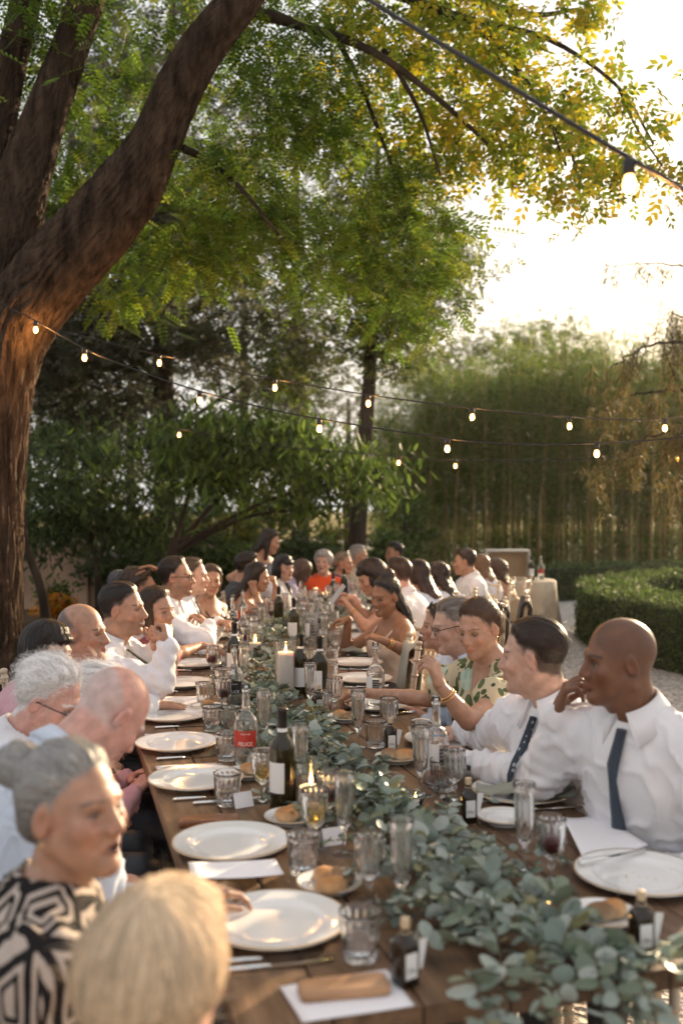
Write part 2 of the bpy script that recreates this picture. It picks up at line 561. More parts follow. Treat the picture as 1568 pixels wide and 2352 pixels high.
FING = [(.030, .040, .025, .021), (.010, .044, .028, .022), (-.010, .041, .026, .021), (-.029, .032, .020, .019)]
POSE = {'relaxed': (22, 28, 18), 'fist': (75, 95, 60), 'pinch': (48, 50, 25), 'flat': (6, 8, 6), 'grip': (55, 55, 40), 'loose': (38, 45, 25)}
def hand_shell(W, d, n, side, pose, sc_, skin, h, fa=None):
    """side +1 right hand, -1 left; d fingers, n palm normal"""
    d = nrm(d); n = nrm(n - d * np.dot(n, d)); t = side * np.cross(d, n)
    F = Field(W - .21 * sc_, W + .21 * sc_, h)
    c = [math.radians(a) for a in POSE[pose]]
    F.cone(W - (d if fa is None else fa) * .045, W + d * .01, .025 * sc_, .022 * sc_, k=.01)
    tips = []
    for i, (off, l1, l2, l3) in enumerate(FING):
        K = W + sc_ * (d * (.088 - abs(off - .008) * .22) + t * off)
        F.cone(W + sc_ * (d * .012 + t * off * .55), K, .0150 * sc_, .0105 * sc_, k=.012)
        a = 0; p = K
        for j, l in enumerate((l1, l2, l3)):
            a += c[j] * (1 + .10 * (i - 1)) * (.8 if pose == 'pinch' and i < 1 else 1)
            dr = d * math.cos(a) + n * math.sin(a) + t * off * (1.6 if pose in ('flat', 'relaxed') else .3)
            q = p + nrm(dr) * l * sc_
            F.cone(p, q, (.0093 - .0010 * j) * sc_, (.0085 - .0012 * j) * sc_, k=.003 if j else .007)
            p = q
        tips.append(p)
    b = W + sc_ * (d * .022 + t * .026 + n * .006)
    if pose in ('fist', 'grip', 'pinch'):
        d1 = nrm(d * .75 + t * .35 + n * .55); d2 = nrm(d * .7 - t * .25 + n * .6)
    else:
        d1 = nrm(d * .62 + t * .75 + n * .25); d2 = nrm(d * .95 + t * .22 + n * .2)
    F.ell(W + sc_ * (d * .035 + t * .022 + n * .008), .019 * sc_, k=.012)
    p1 = b + d1 * .042 * sc_; p2 = p1 + d2 * .033 * sc_; p3 = p2 + d2 * .024 * sc_
    F.cone(b, p1, .0135 * sc_, .0105 * sc_, k=.01); F.cone(p1, p2, .0103 * sc_, .009 * sc_, k=.004); F.cone(p2, p3, .0088 * sc_, .0068 * sc_, k=.003)
    V, Q = F.mesh()
    base = np.array(SKIN[skin])
    C = np.tile(base * .97, (len(V), 1))
    for tp in tips + [p3]:
        m = np.exp(-np.sum((V - tp) ** 2, 1) / (.011 * sc_) ** 2)[:, None] * .45
        C = C * (1 - m) + base * np.array([1.15, .82, .8]) * m
    return V, Q, C

def ik(S, W, a, b, pole):
    D = W - S; L = np.linalg.norm(D); dn = D / L
    if L > (a + b) * .995:
        f = L / ((a + b) * .995); a *= f; b *= f
    x = (a * a - b * b + L * L) / (2 * L); y = math.sqrt(max(a * a - x * x, 1e-6))
    p = nrm(pole - dn * np.dot(pole, dn))
    return S + dn * x + p * y

# hair ------------------------------------------------------------
def hair_mat(name, c, rough=.42):
    m = mat('hair_' + name, color=c, attr=True, rough=rough, spec=.45, noise=(7, .88, 1.12), bump=(60, .12, .002))
    return m

def ribbons(V, NV, ii, flow, L, steps, width, lift, rng, jitter=.25):
    """thin hair ribbons that follow the hair surface from vertices ii"""
    from mathutils.kdtree import KDTree
    kd = KDTree(len(V))
    for i, v in enumerate(V): kd.insert(v, i)
    kd.balance()
    n = len(ii); p = V[ii].copy(); N = NV[ii].copy()
    Ls = L * rng.uniform(.6, 1.3, n) / steps
    pts = []; ws = []
    jit = rng.normal(size=(n, 3)) * jitter
    for k in range(steps + 1):
        f = flow(p); f = f / (np.linalg.norm(f, axis=1)[:, None] + 1e-9) + jit
        t = f - N * np.sum(f * N, 1)[:, None]
        t /= np.linalg.norm(t, axis=1)[:, None] + 1e-9
        w = np.cross(N, t); w /= np.linalg.norm(w, axis=1)[:, None] + 1e-9
        pts.append(p + N * (.0006 + lift * (k / steps) ** 1.5)); ws.append(w)
        if k < steps:
            p = p + t * Ls[:, None]
            idx = np.array([kd.find(q)[1] for q in p])
            N = NV[idx]; p = p - N * np.sum((p - V[idx]) * N, 1)[:, None]
    Pm = np.stack(pts, 1); Wm = np.stack(ws, 1)
    wd = width * np.linspace(1, .35, steps + 1)[None, :, None]
    A = Pm - Wm * wd; B = Pm + Wm * wd
    V2 = np.stack([A, B], 2).reshape(-1, 3)
    b = (np.arange(n) * (steps + 1) * 2)[:, None] + (np.arange(steps) * 2)[None, :]
    Q = np.stack([b, b + 1, b + 3, b + 2], -1).reshape(-1, 4)
    return V2, Q

def streak_angle(V, hair):
    """angle that stays constant along a lock of hair"""
    if hair.get('flow') in ('knot', 'back'): return np.arctan2(V[:, 0], V[:, 2] + .03) * 1.4
    return np.arctan2(V[:, 0], -(V[:, 1] + .03))

def hair_shell(P, h, hair, R, H):
    """returns world-space verts, quads of the hair"""
    hs = P.get('skull', 1.0); t = hair.get('t', .014); k = hair['kind']; ext = hair.get('len', 0.0)
    F = Field((-.19, -.27, -.16 - ext), (.19, .16, .22), h)
    ca, cb = hair.get('face', (.825, -.565)); cc = hair.get('line', .030) - .018; zn = hair.get('nape', -.065)
    X, Y, Z = np.meshgrid(*F.ax, indexing='ij'); r = (.0735 * hs, .094, .087)
    q = np.stack([X, Y + .016, Z - .028], -1); k0 = np.linalg.norm(q / np.array(r), axis=-1); k1 = np.linalg.norm(q / np.array(r) ** 2, axis=-1) + 1e-9
    rec = .012 * np.clip((np.abs(X) - .018) / .03, 0, 1) * (1 if P['sex'] == 'm' else .3)     # temples recede
    m = np.minimum(cc - rec + .002 * np.sin(X * 310 + P['seed']) - (ca * Y + cb * Z), -.4 * .09 - .92 * zn - (.4 * Y - .92 * Z))
    if hair.get('ear', True):
        e = np.sqrt(((np.abs(X) - .082) / .030) ** 2 + ((Y + .004) / .021) ** 2 + ((Z + .014) / .036) ** 2)
        m = np.minimum(m, (e - 1) * .026)
    if k == 'top':
        m = np.minimum(m, .058 - Z + .5 * np.clip(-Y - .05, 0, 1))
    sm_ = np.clip(m / hair.get('taper', .036), -1, 1); sm_ = np.where(sm_ > 0, sm_ * sm_ * (3 - 2 * sm_), sm_)
    side = np.clip((Z + .05) / .11, .38 if k == 'short' else 1.0, 1.0)
    front = 1 + (.40 if k == 'short' else .15) * np.clip((Y - .0) / .06, 0, 1) * np.clip((Z - .06) / .03, 0, 1)
    F.F = (k0 * (k0 - 1) / k1 + .004 - (t + .004) * sm_ * side * front).astype(np.float32)
    if k == 'bob':
        for s in (-1, 1):
            F.ell((s * .066, -.012, -.035), (.026, .052, .062), k=.02)
        F.ell((0, -.072, -.045), (.07, .040, .07), k=.03)
        F.ell((0, .050, .064), (.055, .042, .026), k=.02)
    if k in ('long', 'longf'):
        n = 9
        for s in (-1, 1):
            F.ell((s * .064, -.020, -.015), (.024, .048, .075), k=.02)
            if k == 'longf':   # falls in front of the shoulders too
                F.cone((s * .066, -.005, -.03), (s * .074, .030, -.07 - ext * .85), .026, .014, k=.02)
            ch = [(.045, -.060, -.03, .042), (.052, -.105, -.13, .038), (.058, -.150, -.20, .034), (.062, -.172, -.27, .030), (.058, -.176, -.06 - ext, .020)]
            ch = [c for c in ch[:-1] if c[2] > -.06 - ext + .03] + [(ch[-1][0], np.interp(.06 + ext, [.06, .13, .20, .27], [-.07, -.105, -.150, -.176]), -.06 - ext, .020)]
            for c1, c2 in zip(ch[:-1], ch[1:]):
                F.cone((s * c1[0], c1[1], c1[2]), (s * c2[0], c2[1], c2[2]), c1[3], c2[3], k=.02)
                F.cone((s * .012, c1[1] - .008, c1[2]), (s * .015, c2[1] - .008, c2[2] * 1.01), c1[3], c2[3], k=.02)
    if k == 'fringe':
        F.ell((0, .060, .052), (.060, .036, .034), k=.015)
        for s in (-1, 1):
            F.ell((s * .067, -.012, -.035), (.023, .050, .08), k=.02)
            F.cone((s * .055, -.045, -.04), (s * .075, -.06, -.06 - ext), .045, .026, k=.03)
    if k == 'bun':
        bx = hair.get('bun', (0, -.115, .05)); br = hair.get('bunr', .042)
        F.ell(bx, (br * 1.1, br, br), k=.02)
        F.ell((0, -.07, -.03), (.055, .035, .04), k=.03)
        if hair.get('roll'):
            F.ell((0, -.095, -.045), (.058, .030, .032), k=.02)
    if k == 'puff':            # full, swept hair standing off the skull
        F.ell((0, .030, .082), (.062, .058, .04), k=.03)
        for s in (-1, 1):
            F.ell((s * .058, -.02, .02), (.038, .07, .06), k=.03)
        F.ell((0, -.085, .01), (.062, .045, .075), k=.03)
    if k == 'braids':
        F.ell((0, -.045, .125), (.045, .045, .040), k=.02)
        for i in range(9):
            a = math.radians(-120 + 30 * i)
            x0, y0 = .062 * math.sin(a), -.045 - .05 * math.cos(a)
            F.cone((x0, y0, -.01), (x0 * 1.25, y0 - .055, -.14), .020, .016, k=.008); F.cone((x0 * 1.25, y0 - .055, -.14), (x0 * 1.3, y0 - .105, -.05 - ext), .016, .010, k=.008)
    V, Q = F.mesh()
    if len(V) == 0:
        return None
    N = vnormals(V, Q)
    amp = hair.get('rough', .0012 if k == 'short' else .0025)
    az = streak_angle(V, hair)
    st = np.sin(az * 26 + 2.5 * wobble(V, 18, P['seed'], 1)) * .6 + wobble(V, 80, P['seed'] + 1, 1) * .4
    cl = hair.get('curl', 0)
    if k == 'short': amp = amp * (1 + 1.2 * np.clip((V[:, 2] - .05) / .05, 0, 1))
    V = V + N * (amp * st + cl * wobble(V, 75, P['seed'] + 5, 2))[:, None]
    N = vnormals(V, Q)
    return V, Q, N

FLOW = {
    'back': lambda p: np.stack([p[:, 0] * 1.0, -np.ones(len(p)), -.35 - 4 * np.clip(-p[:, 1] - .05, 0, .1)], 1),
    'down': lambda p: np.stack([p[:, 0] * 5, -.35 * np.ones(len(p)) + 0 * p[:, 1], -np.ones(len(p)) - 0 * p[:, 1]], 1),
    'crown': lambda p: np.stack([p[:, 0] * 9, (p[:, 1] + .04) * 9, -np.ones(len(p)) * .6], 1),
    'side': lambda p: np.stack([np.ones(len(p)), -.5 * np.ones(len(p)), -.6 * np.ones(len(p))], 1),
    'knot': lambda p: np.stack([-p[:, 0] * 6, -np.ones(len(p)), .15 * np.ones(len(p))], 1),
    'wild': lambda p: np.stack([p[:, 0] * 8, p[:, 1] * 6 - .4, .25 * np.ones(len(p))], 1),
}
HAIRMATS = {}
CLOTH = {}
def cloth(key, c, **kw):
    if key not in CLOTH:
        m = CLOTH[key] = mat('cloth_' + key, color=c, rough=kw.get('rough', .8), spec=.25, noise=(7, .92, 1.04), bump=(4.5, .6, .016), sheen=.15, translucent=kw.get('tl', 0.0))
        for nd in m.node_tree.nodes:
            if nd.type == 'BUMP':
                tx = nd.inputs['Height'].links[0].from_node; tx.noise_type = 'RIDGED_MULTIFRACTAL'; tx.inputs['Detail'].default_value = 2.0; tx.inputs['Distortion'].default_value = .8
    return CLOTH[key]
cloth('white', (.78, .77, .79), tl=.06)
cloth('paleblue', (.60, .66, .76), tl=.06)
cloth('black', (.016, .015, .016))
cloth('charcoal', (.03, .033, .042))
cloth('pink', (.55, .30, .33)); cloth('mauve', (.30, .12, .17)); cloth('orange', (.75, .09, .02)); cloth('navy', (.03, .04, .13))
cloth('bluegrey', (.10, .12, .17)); cloth('champagne', (.50, .38, .30)); cloth('lilac', (.33, .30, .42)); cloth('sand', (.42, .33, .22))
cloth('tieblue', (.045, .06, .085)); cloth('tieblack', (.012, .013, .018)); cloth('beige', (.50, .40, .29)); cloth('greygreen', (.30, .30, .25))

def pattern_mat(name, build):
    m = mat('cloth_' + name, rough=.8, spec=.2); nt = m.node_tree; N = nt.nodes; L = nt.links
    tc = N.new('ShaderNodeTexCoord'); src = build(N, L, tc.outputs['Object'])
    L.new(src, N['Principled BSDF'].inputs['Base Color'])
    CLOTH[name] = m
def _ramp(N, L, src, stops):
    r = N.new('ShaderNodeValToRGB'); r.color_ramp.interpolation = 'CONSTANT'
    el = r.color_ramp.elements
    while len(el) < len(stops): el.new(.5)
    for e, (p, c) in zip(el, stops): e.position = p; e.color = (*c, 1)
    L.new(src, r.inputs['Fac']); return r.outputs['Color']
def _map(N, L, src, scale, rot=(0, 0, 0)):
    m = N.new('ShaderNodeMapping'); m.inputs['Scale'].default_value = scale; m.inputs['Rotation'].default_value = rot
    L.new(src, m.inputs['Vector']); return m.outputs[0]
def _math(N, L, op, a, b):
    m = N.new('ShaderNodeMath'); m.operation = op
    for i, v in enumerate((a, b)):
        if isinstance(v, (int, float)): m.inputs[i].default_value = v
        else: L.new(v, m.inputs[i])
    return m.outputs[0]
def _geo(N, L, oc):       # concentric angular maze, black on beige
    v = N.new('ShaderNodeTexVoronoi'); v.feature = 'DISTANCE_TO_EDGE'; v.inputs['Scale'].default_value = 12.0
    v.inputs['Randomness'].default_value = .45
    L.new(_map(N, L, oc, (1, 1, .62), (.3, .2, .5)), v.inputs['Vector'])
    f = _math(N, L, 'FRACT', _math(N, L, 'MULTIPLY', v.outputs['Distance'], 5.8), 0.0)
    return _ramp(N, L, f, [(0, (.015, .012, .012)), (.48, (.46, .38, .32))])
pattern_mat('geometric', _geo)
def _leafy(N, L, oc):
    def layer(scale, rot, seed):
        v = N.new('ShaderNodeTexVoronoi'); v.inputs['Scale'].default_value = 1.0
        L.new(_map(N, L, oc, scale, rot), v.inputs['Vector']); return v.outputs['Distance']
    a = layer((26, 26, 11), (.5, .7, .3), 0); b = layer((10, 24, 24), (.2, .4, .9), 1)
    la = _ramp(N, L, a, [(0, (.035, .055, .022)), (.05, (.10, .13, .055)), (.36, (.045, .06, .03)), (.41, (.50, .42, .28))])
    mx = N.new('ShaderNodeMix'); mx.data_type = 'RGBA'
    L.new(_ramp(N, L, b, [(0, (1, 1, 1)), (.26, (0, 0, 0))]), mx.inputs['Factor'])
    L.new(la, mx.inputs['A']); mx.inputs['B'].default_value = (.06, .085, .035, 1)
    c = layer((5, 5, 5), (0, 0, 0), 2)
    mx2 = N.new('ShaderNodeMix'); mx2.data_type = 'RGBA'
    L.new(_ramp(N, L, c, [(0, (.75, .75, .75)), (.28, (0, 0, 0))]), mx2.inputs['Factor'])
    L.new(mx.outputs['Result'], mx2.inputs['A']); mx2.inputs['B'].default_value = (.38, .52, .42, 1)
    return mx2.outputs['Result']
pattern_mat('leafy', _leafy)
def _floral(N, L, oc):
    n = N.new('ShaderNodeTexNoise'); n.inputs['Scale'].default_value = 14; L.new(oc, n.inputs['Vector'])
    return _ramp(N, L, n.outputs['Fac'], [(0, (.22, .06, .06)), (.40, (.50, .22, .19)), (.47, (.55, .40, .36)), (.60, (.34, .27, .20)), (.66, (.48, .20, .16))])
pattern_mat('floral', _floral)
def _dots(N, L, oc):
    v = N.new('ShaderNodeTexVoronoi'); v.inputs['Scale'].default_value = 48; v.inputs['Randomness'].default_value = .25
    L.new(oc, v.inputs['Vector'])
    return _ramp(N, L, v.outputs['Distance'], [(0, (.36, .40, .44)), (.30, (.045, .06, .08))])
pattern_mat('dots', _dots)
def _weave(N, L, oc):
    v = N.new('ShaderNodeTexVoronoi'); v.inputs['Scale'].default_value = 150; v.inputs['Randomness'].default_value = .2
    L.new(oc, v.inputs['Vector'])
    return _ramp(N, L, v.outputs['Distance'], [(0, (.25, .2, .3)), (.3, (.03, .025, .06))])
pattern_mat('weave', _weave)

M_GLASSES = mat('glasses_frame', (.012, .012, .014), rough=.25)
M_GOLD = mat('gold', (.75, .45, .18), rough=.25, metal=1.0)
M_SILVER = mat('silver', (.72, .70, .68), rough=.18, metal=1.0)

def person(P):
    """one guest. P: H head centre, yaw/pitch/roll, by body yaw, lean, sex, skin, hair, top, hands ..."""
    seed = P['seed']; rng = np.random.default_rng(seed)
    H = np.array(P['H'], float); near = H[1]
    R = rot_head(P['yaw'], P.get('pitch', 5), P.get('roll', 0))
    b = math.radians(P['by']); bf = np.array([math.cos(b), math.sin(b), 0]); br = np.array([math.sin(b), -math.cos(b), 0])
    fem = P['sex'] == 'f'; sz = P.get('size', 1.0 if not fem else .93)
    N = H + R @ np.array([0, -.045, -.115]) * sz - np.array([0, 0, .065]) - bf * P.get('stoop', .02)
    stand = P.get('stand')
    Pz = stand if stand else .56
    Pe = H - bf * P.get('lean', .15) + br * P.get('shift', 0); Pe[2] = Pz
    if 'pelvis' in P: Pe = np.array([P['pelvis'][0], P['pelvis'][1], Pz])
    base = np.array([Pe[0], Pe[1], 0.0])
    root = thing('person', P['label'], 'person', base, group=P.get('group'))
    su = nrm(N - Pe); fw = nrm(np.cross(su, br)); Rt = np.stack([br, fw, su], 1)
    C = Pe + (N - Pe) * .66; Wt = Pe + (N - Pe) * .33
    sw = (.172 if not fem else .148) * sz * P.get('wide', 1.0); bulk = P.get('bulk', 1.0)
    Sh = {s: N - su * .062 * sz + br * s * sw + fw * P.get('hunch', .015) for s in (-1, 1)}
    # arms ----------------------------------------------------------
    arms = {}
    for s, key in ((1, 'hr'), (-1, 'hl')):
        hd = P.get(key)
        la, lb = .285 * sz, .245 * sz
        if hd is None:          # resting in the lap
            if stand: W = Pe + br * s * .24 + bf * .06 + np.array([0, 0, .02])
            else: W = Pe + br * s * .09 + bf * .27 + np.array([0, 0, .10])
            hd = {}
        else:
            W = np.array(hd['w'], float)
        pole = np.array(hd.get('pole', nrm(np.array([0, 0, -1.0]) + br * s * .55 - bf * .25)), float)
        E = np.array(hd['elbow'], float) if 'elbow' in hd else ik(Sh[s], W, la, lb, pole)
        d = np.array(hd.get('d', nrm(W - E)), float); n = np.array(hd.get('n', (0, 0, -1)), float)
        if abs(np.dot(nrm(d), nrm(n))) > .93: n = n + bf * .6
        arms[s] = (E, W, d, n, hd.get('pose', 'relaxed'))
    ra, re, rw = (.052, .041, .027) if not fem else (.042, .034, .0225)
    ra *= P.get('arm', 1.0); re *= P.get('arm', 1.0)

    def torso(F, g, k):
        F.ell(Pe + su * .02, np.array([.170, .130, .125]) * bulk + g, Rt, k=0)
        F.ell(Wt, np.array([.145 if not fem else .125, .112, .15]) * bulk + g, Rt, k=k)
        F.ell(C - fw * .008, np.array([.162 if not fem else .140, .116, .165]) * bulk + g, Rt, k=k)
        F.ell(N - su * .10, np.array([.140 if not fem else .120, .088, .090]) * bulk + g, Rt, k=k)
        if fem and not P.get('flat'):
            for s in (-1, 1):
                F.ell(C + fw * .078 + br * s * .062 - su * .01, .058 + g, k=.04)
        for s in (-1, 1):
            F.cone(N + su * .012, Sh[s], .047 + g * .6, .050 * (1 if not fem else .85) + g * .8, k=.05)
            F.ell(Sh[s] - su * .006, (.058 if not fem else .048) + g * .8, k=.035)

    # body --------------------------------------------------------
    cov = P['top']['kind'] in ('shirt', 'sleeves')
    hb = P.get('hb', (.018 if near < 5 else .024) if cov else .0125 if near < 6 else .018)
    pts = [Pe, N, H] + list(Sh.values()) + [a[0] for a in arms.values()] + [a[1] for a in arms.values()]
    knees = {}
    for s in (-1, 1):
        if stand:
            knees[s] = (Pe + br * s * .09 - su * .02, base + br * s * .10 + np.array([0, 0, .48]), base + br * s * .10 + np.array([0, 0, .07]))
        else:
            kn = Pe + bf * .42 + br * s * .11; kn[2] = .53
            an = base + bf * .42 + br * s * .11 + np.array([0, 0, .07])
            knees[s] = (Pe + br * s * .09, kn, an)
        pts += [knees[s][1], knees[s][2] + bf * .12]
    pts = np.array(pts)
    F = Field(pts.min(0) - .2, pts.max(0) + .2, hb)
    torso(F, 0.0, .06)
    F.cone(N - su * .03, H + R @ np.array([0, -.03, -.075]), .052 if not fem else .044, .046 if not fem else .040, k=.05)
    for s, (E, W, d, n, pose) in arms.items():
        F.cone(Sh[s], E, ra, re, k=.03)
        mid = E * .72 + W * .28
        F.cone(E, mid, re, re * 1.03, k=.012); F.cone(mid, W, re * 1.02, rw, k=.01)
    for s, (hp, kn, an) in knees.items():
        F.cone(hp, kn, .088, .062, k=.04); F.cone(kn, an, .058, .040, k=.02)
        F.cone(an - np.array([0, 0, .03]), an + bf * .13 - np.array([0, 0, .042]), .040, .028, k=.02)
    V, Q = F.mesh()
    skin = np.array(SKIN[P['skin']])
    Cc = np.tile(skin, (len(V), 1))
    def seg(a_, b_):
        ab = b_ - a_; t = np.clip((V - a_) @ ab / (ab @ ab + 1e-9), 0, 1)
        return np.linalg.norm(V - a_ - t[:, None] * ab, axis=1)
    dl = np.minimum.reduce([seg(k_[0], k_[1]) - .03 for k_ in knees.values()] + [seg(k_[1], k_[2]) for k_ in knees.values()] + [np.linalg.norm(V - Pe, axis=1) - .08])
    da = np.minimum.reduce([seg(a_[0], a_[1]) for a_ in arms.values()])
    Cc[(dl < da) & (V[:, 2] < Pz + .14)] = P.get('legs', (.02, .022, .03))
    mb = MB()
    mb.add(V - base, Q, mat=0, col=Cc)
    # hands
    for s, (E, W, d, n, pose) in arms.items():
        vis = P.get('hr' if s > 0 else 'hl') is not None
        hv = hand_shell(W, d, n, s, pose, sz * (1.0 if not fem else .94), P['skin'], (.0048 if near < 4.8 else .0062) if vis else .0095, nrm(W - E))
        mb.add(hv[0] - base, hv[1], mat=0, col=hv[2])
    # head
    hh = P.get('hh', .0036 if near < 3.3 else .0043 if near < 5.2 else .0053 if near < 7 else .0064)
    nl = R.T @ (N - H) / sz
    hv, hq, hc = head_shell(P, nl, hh)
    mb.add((hv * sz) @ R.T + H - base, hq, mat=0, col=hc)
    em = MB(); eye_geo(em, P)
    EV = np.concatenate(em.V)
    ec = np.concatenate(em.C)
    k0 = mb.n
    mb.V.append((EV * sz) @ R.T + H - base); mb.C.append(ec); mb.n += len(EV)
    for key, lst in em.P.items():
        mb.P.setdefault(key, []).extend([p + k0 for p in lst])
    body = obj('body', mb.build('body', [M_SKIN, M_EYE]), root)
    # hair ---------------------------------------------------------
    hair = P['hair']
    if hair.get('kind'):
        hk = P.get('hairh', .0055 if near < 4.8 else .0075)
        hs_ = hair_shell(P, hk, hair, R, H)
        if hs_ is not None:
            V, Q, Nn = hs_
            c = np.array(hair['col'])
            az_ = streak_angle(V, hair); var = (1 + (.40 if near < 4.5 else .25) * np.sin(az_ * 17 + 2 * wobble(V, 14, seed + 2, 1)) + .16 * np.sin(az_ * 41 + 3 * wobble(V, 14, seed + 6, 1)))[:, None]
            if 'tip' in hair:
                z = np.clip((.02 - V[:, 2]) / (.06 + hair.get('len', 0)), 0, 1)[:, None] ** 1.2
                cc = c * (1 - z) + np.array(hair['tip']) * z
            elif 'side' in hair:
                z = np.clip((.085 - V[:, 2]) / .06, 0, 1)[:, None]
                cc = c * (1 - z) + np.array(hair['side']) * z
            else:
                cc = np.tile(c, (len(V), 1))
            hm = MB(); hm.add((V * sz) @ R.T + H - base, Q, col=cc * var)
            ns = hair.get('strands', 1400 if near < 5 else 600 if near < 8 else 250)
            if ns:
                ii = rng.integers(0, len(V), ns)
                fl = FLOW[hair.get('flow', 'down')]
                RV, RQ = ribbons(V, Nn, ii, fl, hair.get('sl', .05), 4, hair.get('sw', .0009 if near < 5 else .0014), hair.get('lift', .006), rng, hair.get('jit', .22))
                if hair.get('fly'):
                    i2 = rng.integers(0, len(V), hair['fly']); R2, Q2 = ribbons(V, Nn, i2, fl, .07, 4, hair.get('sw', .0009) * .8, .035, rng, .8)
                    hm.add((R2 * sz) @ R.T + H - base, Q2, col=np.repeat(cc[i2] * rng.uniform(.9, 1.3, len(i2))[:, None], 10, 0))
                rc = np.repeat(cc[ii] * rng.uniform(.6, 1.7, ns)[:, None], 10, 0)
                hm.add((RV * sz) @ R.T + H - base, RQ, col=rc)
            key = 'soft' if hair.get('rough_m') else 'std'
            if key not in HAIRMATS: HAIRMATS[key] = hair_mat(key, (.1, .1, .1), .42 if key == 'std' else .7)
            obj('hair', hm.build('hair', HAIRMATS[key]), root)
    # clothing -----------------------------------------------------
    top = P['top']; kind, mk = top['kind'], top['mat']
    hc_ = P.get('hc', .0075 if near < 3.4 else .010 if near < 5 else .0145 if near < 7.5 else .019)
    F = Field(pts.min(0) - .22, pts.max(0) + .22, hc_)
    g = .020 if kind in ('shirt', 'sleeves') else .013 if near > 5.5 else .010
    torso(F, g, .07)
    hb_ = H + R @ np.array([0, -.03, -.075])
    ax_n = nrm(hb_ - N)
    nr = .060 if not fem else .052
    F.cone(N + ax_n * .020, N + ax_n * .25, nr + .004, nr + .03, k=.012, op='s')
    if kind in ('shirt', 'sleeves'):
        frac = top.get('sleeve', .93)
        for s, (E, W, d, n, pose) in arms.items():
            F.cone(Sh[s], E, ra + .019, re + .024, k=.05)
            We = E + (W - E) * frac
            F.cone(E, We, re + .024, rw + .017, k=.02)
            if frac > .8: F.cone(We - nrm(W - E) * .055, We, rw + .0165, rw + .0165, k=.004)
    elif kind == 'tee':
        fr = top.get('sleeve', .5)
        for s, (E, W, d, n, pose) in arms.items():
            F.cone(Sh[s], Sh[s] + (E - Sh[s]) * fr, ra + .014, ra + .016 + top.get('flare', 0), k=.03)
    F.cut((0, 0, -1), -(Pz - .06))
    if kind == 'tank':
        F.cut(su, float(np.dot(su, N - su * (top.get('low', .15) - .02))), k=.01)
    if top.get('vee'):
        F.cone(N + fw * .075, N + fw * .150 - su * top['vee'], .050, .010, k=.01, op='s')
    if top.get('scoop'):
        F.ell(N + fw * .05, (.085, .12, top['scoop']), Rt, k=.012, op='s')
    V, Q = F.mesh()
    Nn = vnormals(V, Q)
    fold = wobble(V * np.array([1, 1, .8]), 30, seed + 9, 2); fold = np.abs(fold) ** .8 * np.sign(fold)
    wv = .0032 * top.get('fold', 1.0) * fold
    rd = 1 - np.abs(wobble(V * np.array([1, 1, .55]), 62, seed + 21, 1)); wv += .0075 * top.get('fold', 1.0) * (np.clip(rd, 0, 1) ** 5 - .15)
    for s, (E, W, d, n, pose) in arms.items():          # creases gather at elbow and armpit
        de = np.linalg.norm(V - E, axis=1); ds = np.linalg.norm(V - Sh[s] + su * .08, axis=1)
        al = nrm(W - Sh[s])
        ab = W - Sh[s]; ta = np.clip((V - Sh[s]) @ ab / (ab @ ab), 0, 1); dsg = np.minimum(np.linalg.norm(V - Sh[s] - np.clip((V - Sh[s]) @ (E - Sh[s]) / ((E - Sh[s]) @ (E - Sh[s])), 0, 1)[:, None] * (E - Sh[s]), axis=1), np.linalg.norm(V - E - np.clip((V - E) @ (W - E) / ((W - E) @ (W - E)), 0, 1)[:, None] * (W - E), axis=1))
        wv += np.where(dsg < .09, .0042, 0) * np.sin(V @ nrm(W - E) * 95 + V @ nrm(E - Sh[s]) * 60 + 3.2 * wobble(V, 26, seed + 31 + s, 1))
        wv += .0055 * np.exp(-(de / .09) ** 2) * np.sin((V @ nrm(W - E)) * 130 + 2 * wobble(V, 25, seed + 3, 1))
        wv += .004 * np.exp(-(ds / .13) ** 2) * np.sin((V @ nrm(al + su * .6)) * 110 + 2 * wobble(V, 20, seed + 4, 1))
    V = V + Nn * (np.maximum(wv, -.006) + .002)[:, None]
    cm = MB(); cm.add(V - base, Q)
    cname = {'shirt': 'shirt', 'sleeves': 'blouse', 'tee': 'blouse', 'tank': 'dress'}[kind]
    if top.get('dress'): cname = 'dress'
    shirt = obj(cname, cm.build(cname, CLOTH[mk]), root)
    def front(tt, x=0.0, add=.004):       # point of the garment's front, tt below the neck
        q = V - N; a_ = q @ su; x_ = q @ br
        m = (np.abs(x_ - x) < .022) & (np.abs(a_ + tt) < .022)
        y_ = (q @ fw)[m].max() if m.any() else .1
        return N + br * x - su * tt + fw * (y_ + add)
    if kind == 'tank':
        sm_ = MB()
        for s in (-1, 1):
            p0 = front(top.get('low', .15) + .015, s * .075, .002)
            p3 = N - su * .045 + br * s * .095 + fw * .012 + su * .020
            p4 = N - su * .16 + br * s * .075 - fw * .118 * bulk
            path = smooth_path([p0, p0 * .45 + p3 * .55 + fw * .028, p3 + su * .012, p3 * .5 + p4 * .5 - fw * .035 + su * .012, p4], 16)
            sm_.tube(path - base, .005 if not top.get('beads') else .0065, 6, disp=None if not top.get('beads') else (lambda u, a: 1 + .5 * np.abs(np.sin(u * 60))))
        obj('strap', sm_.build('strap', CLOTH[mk]), shirt)
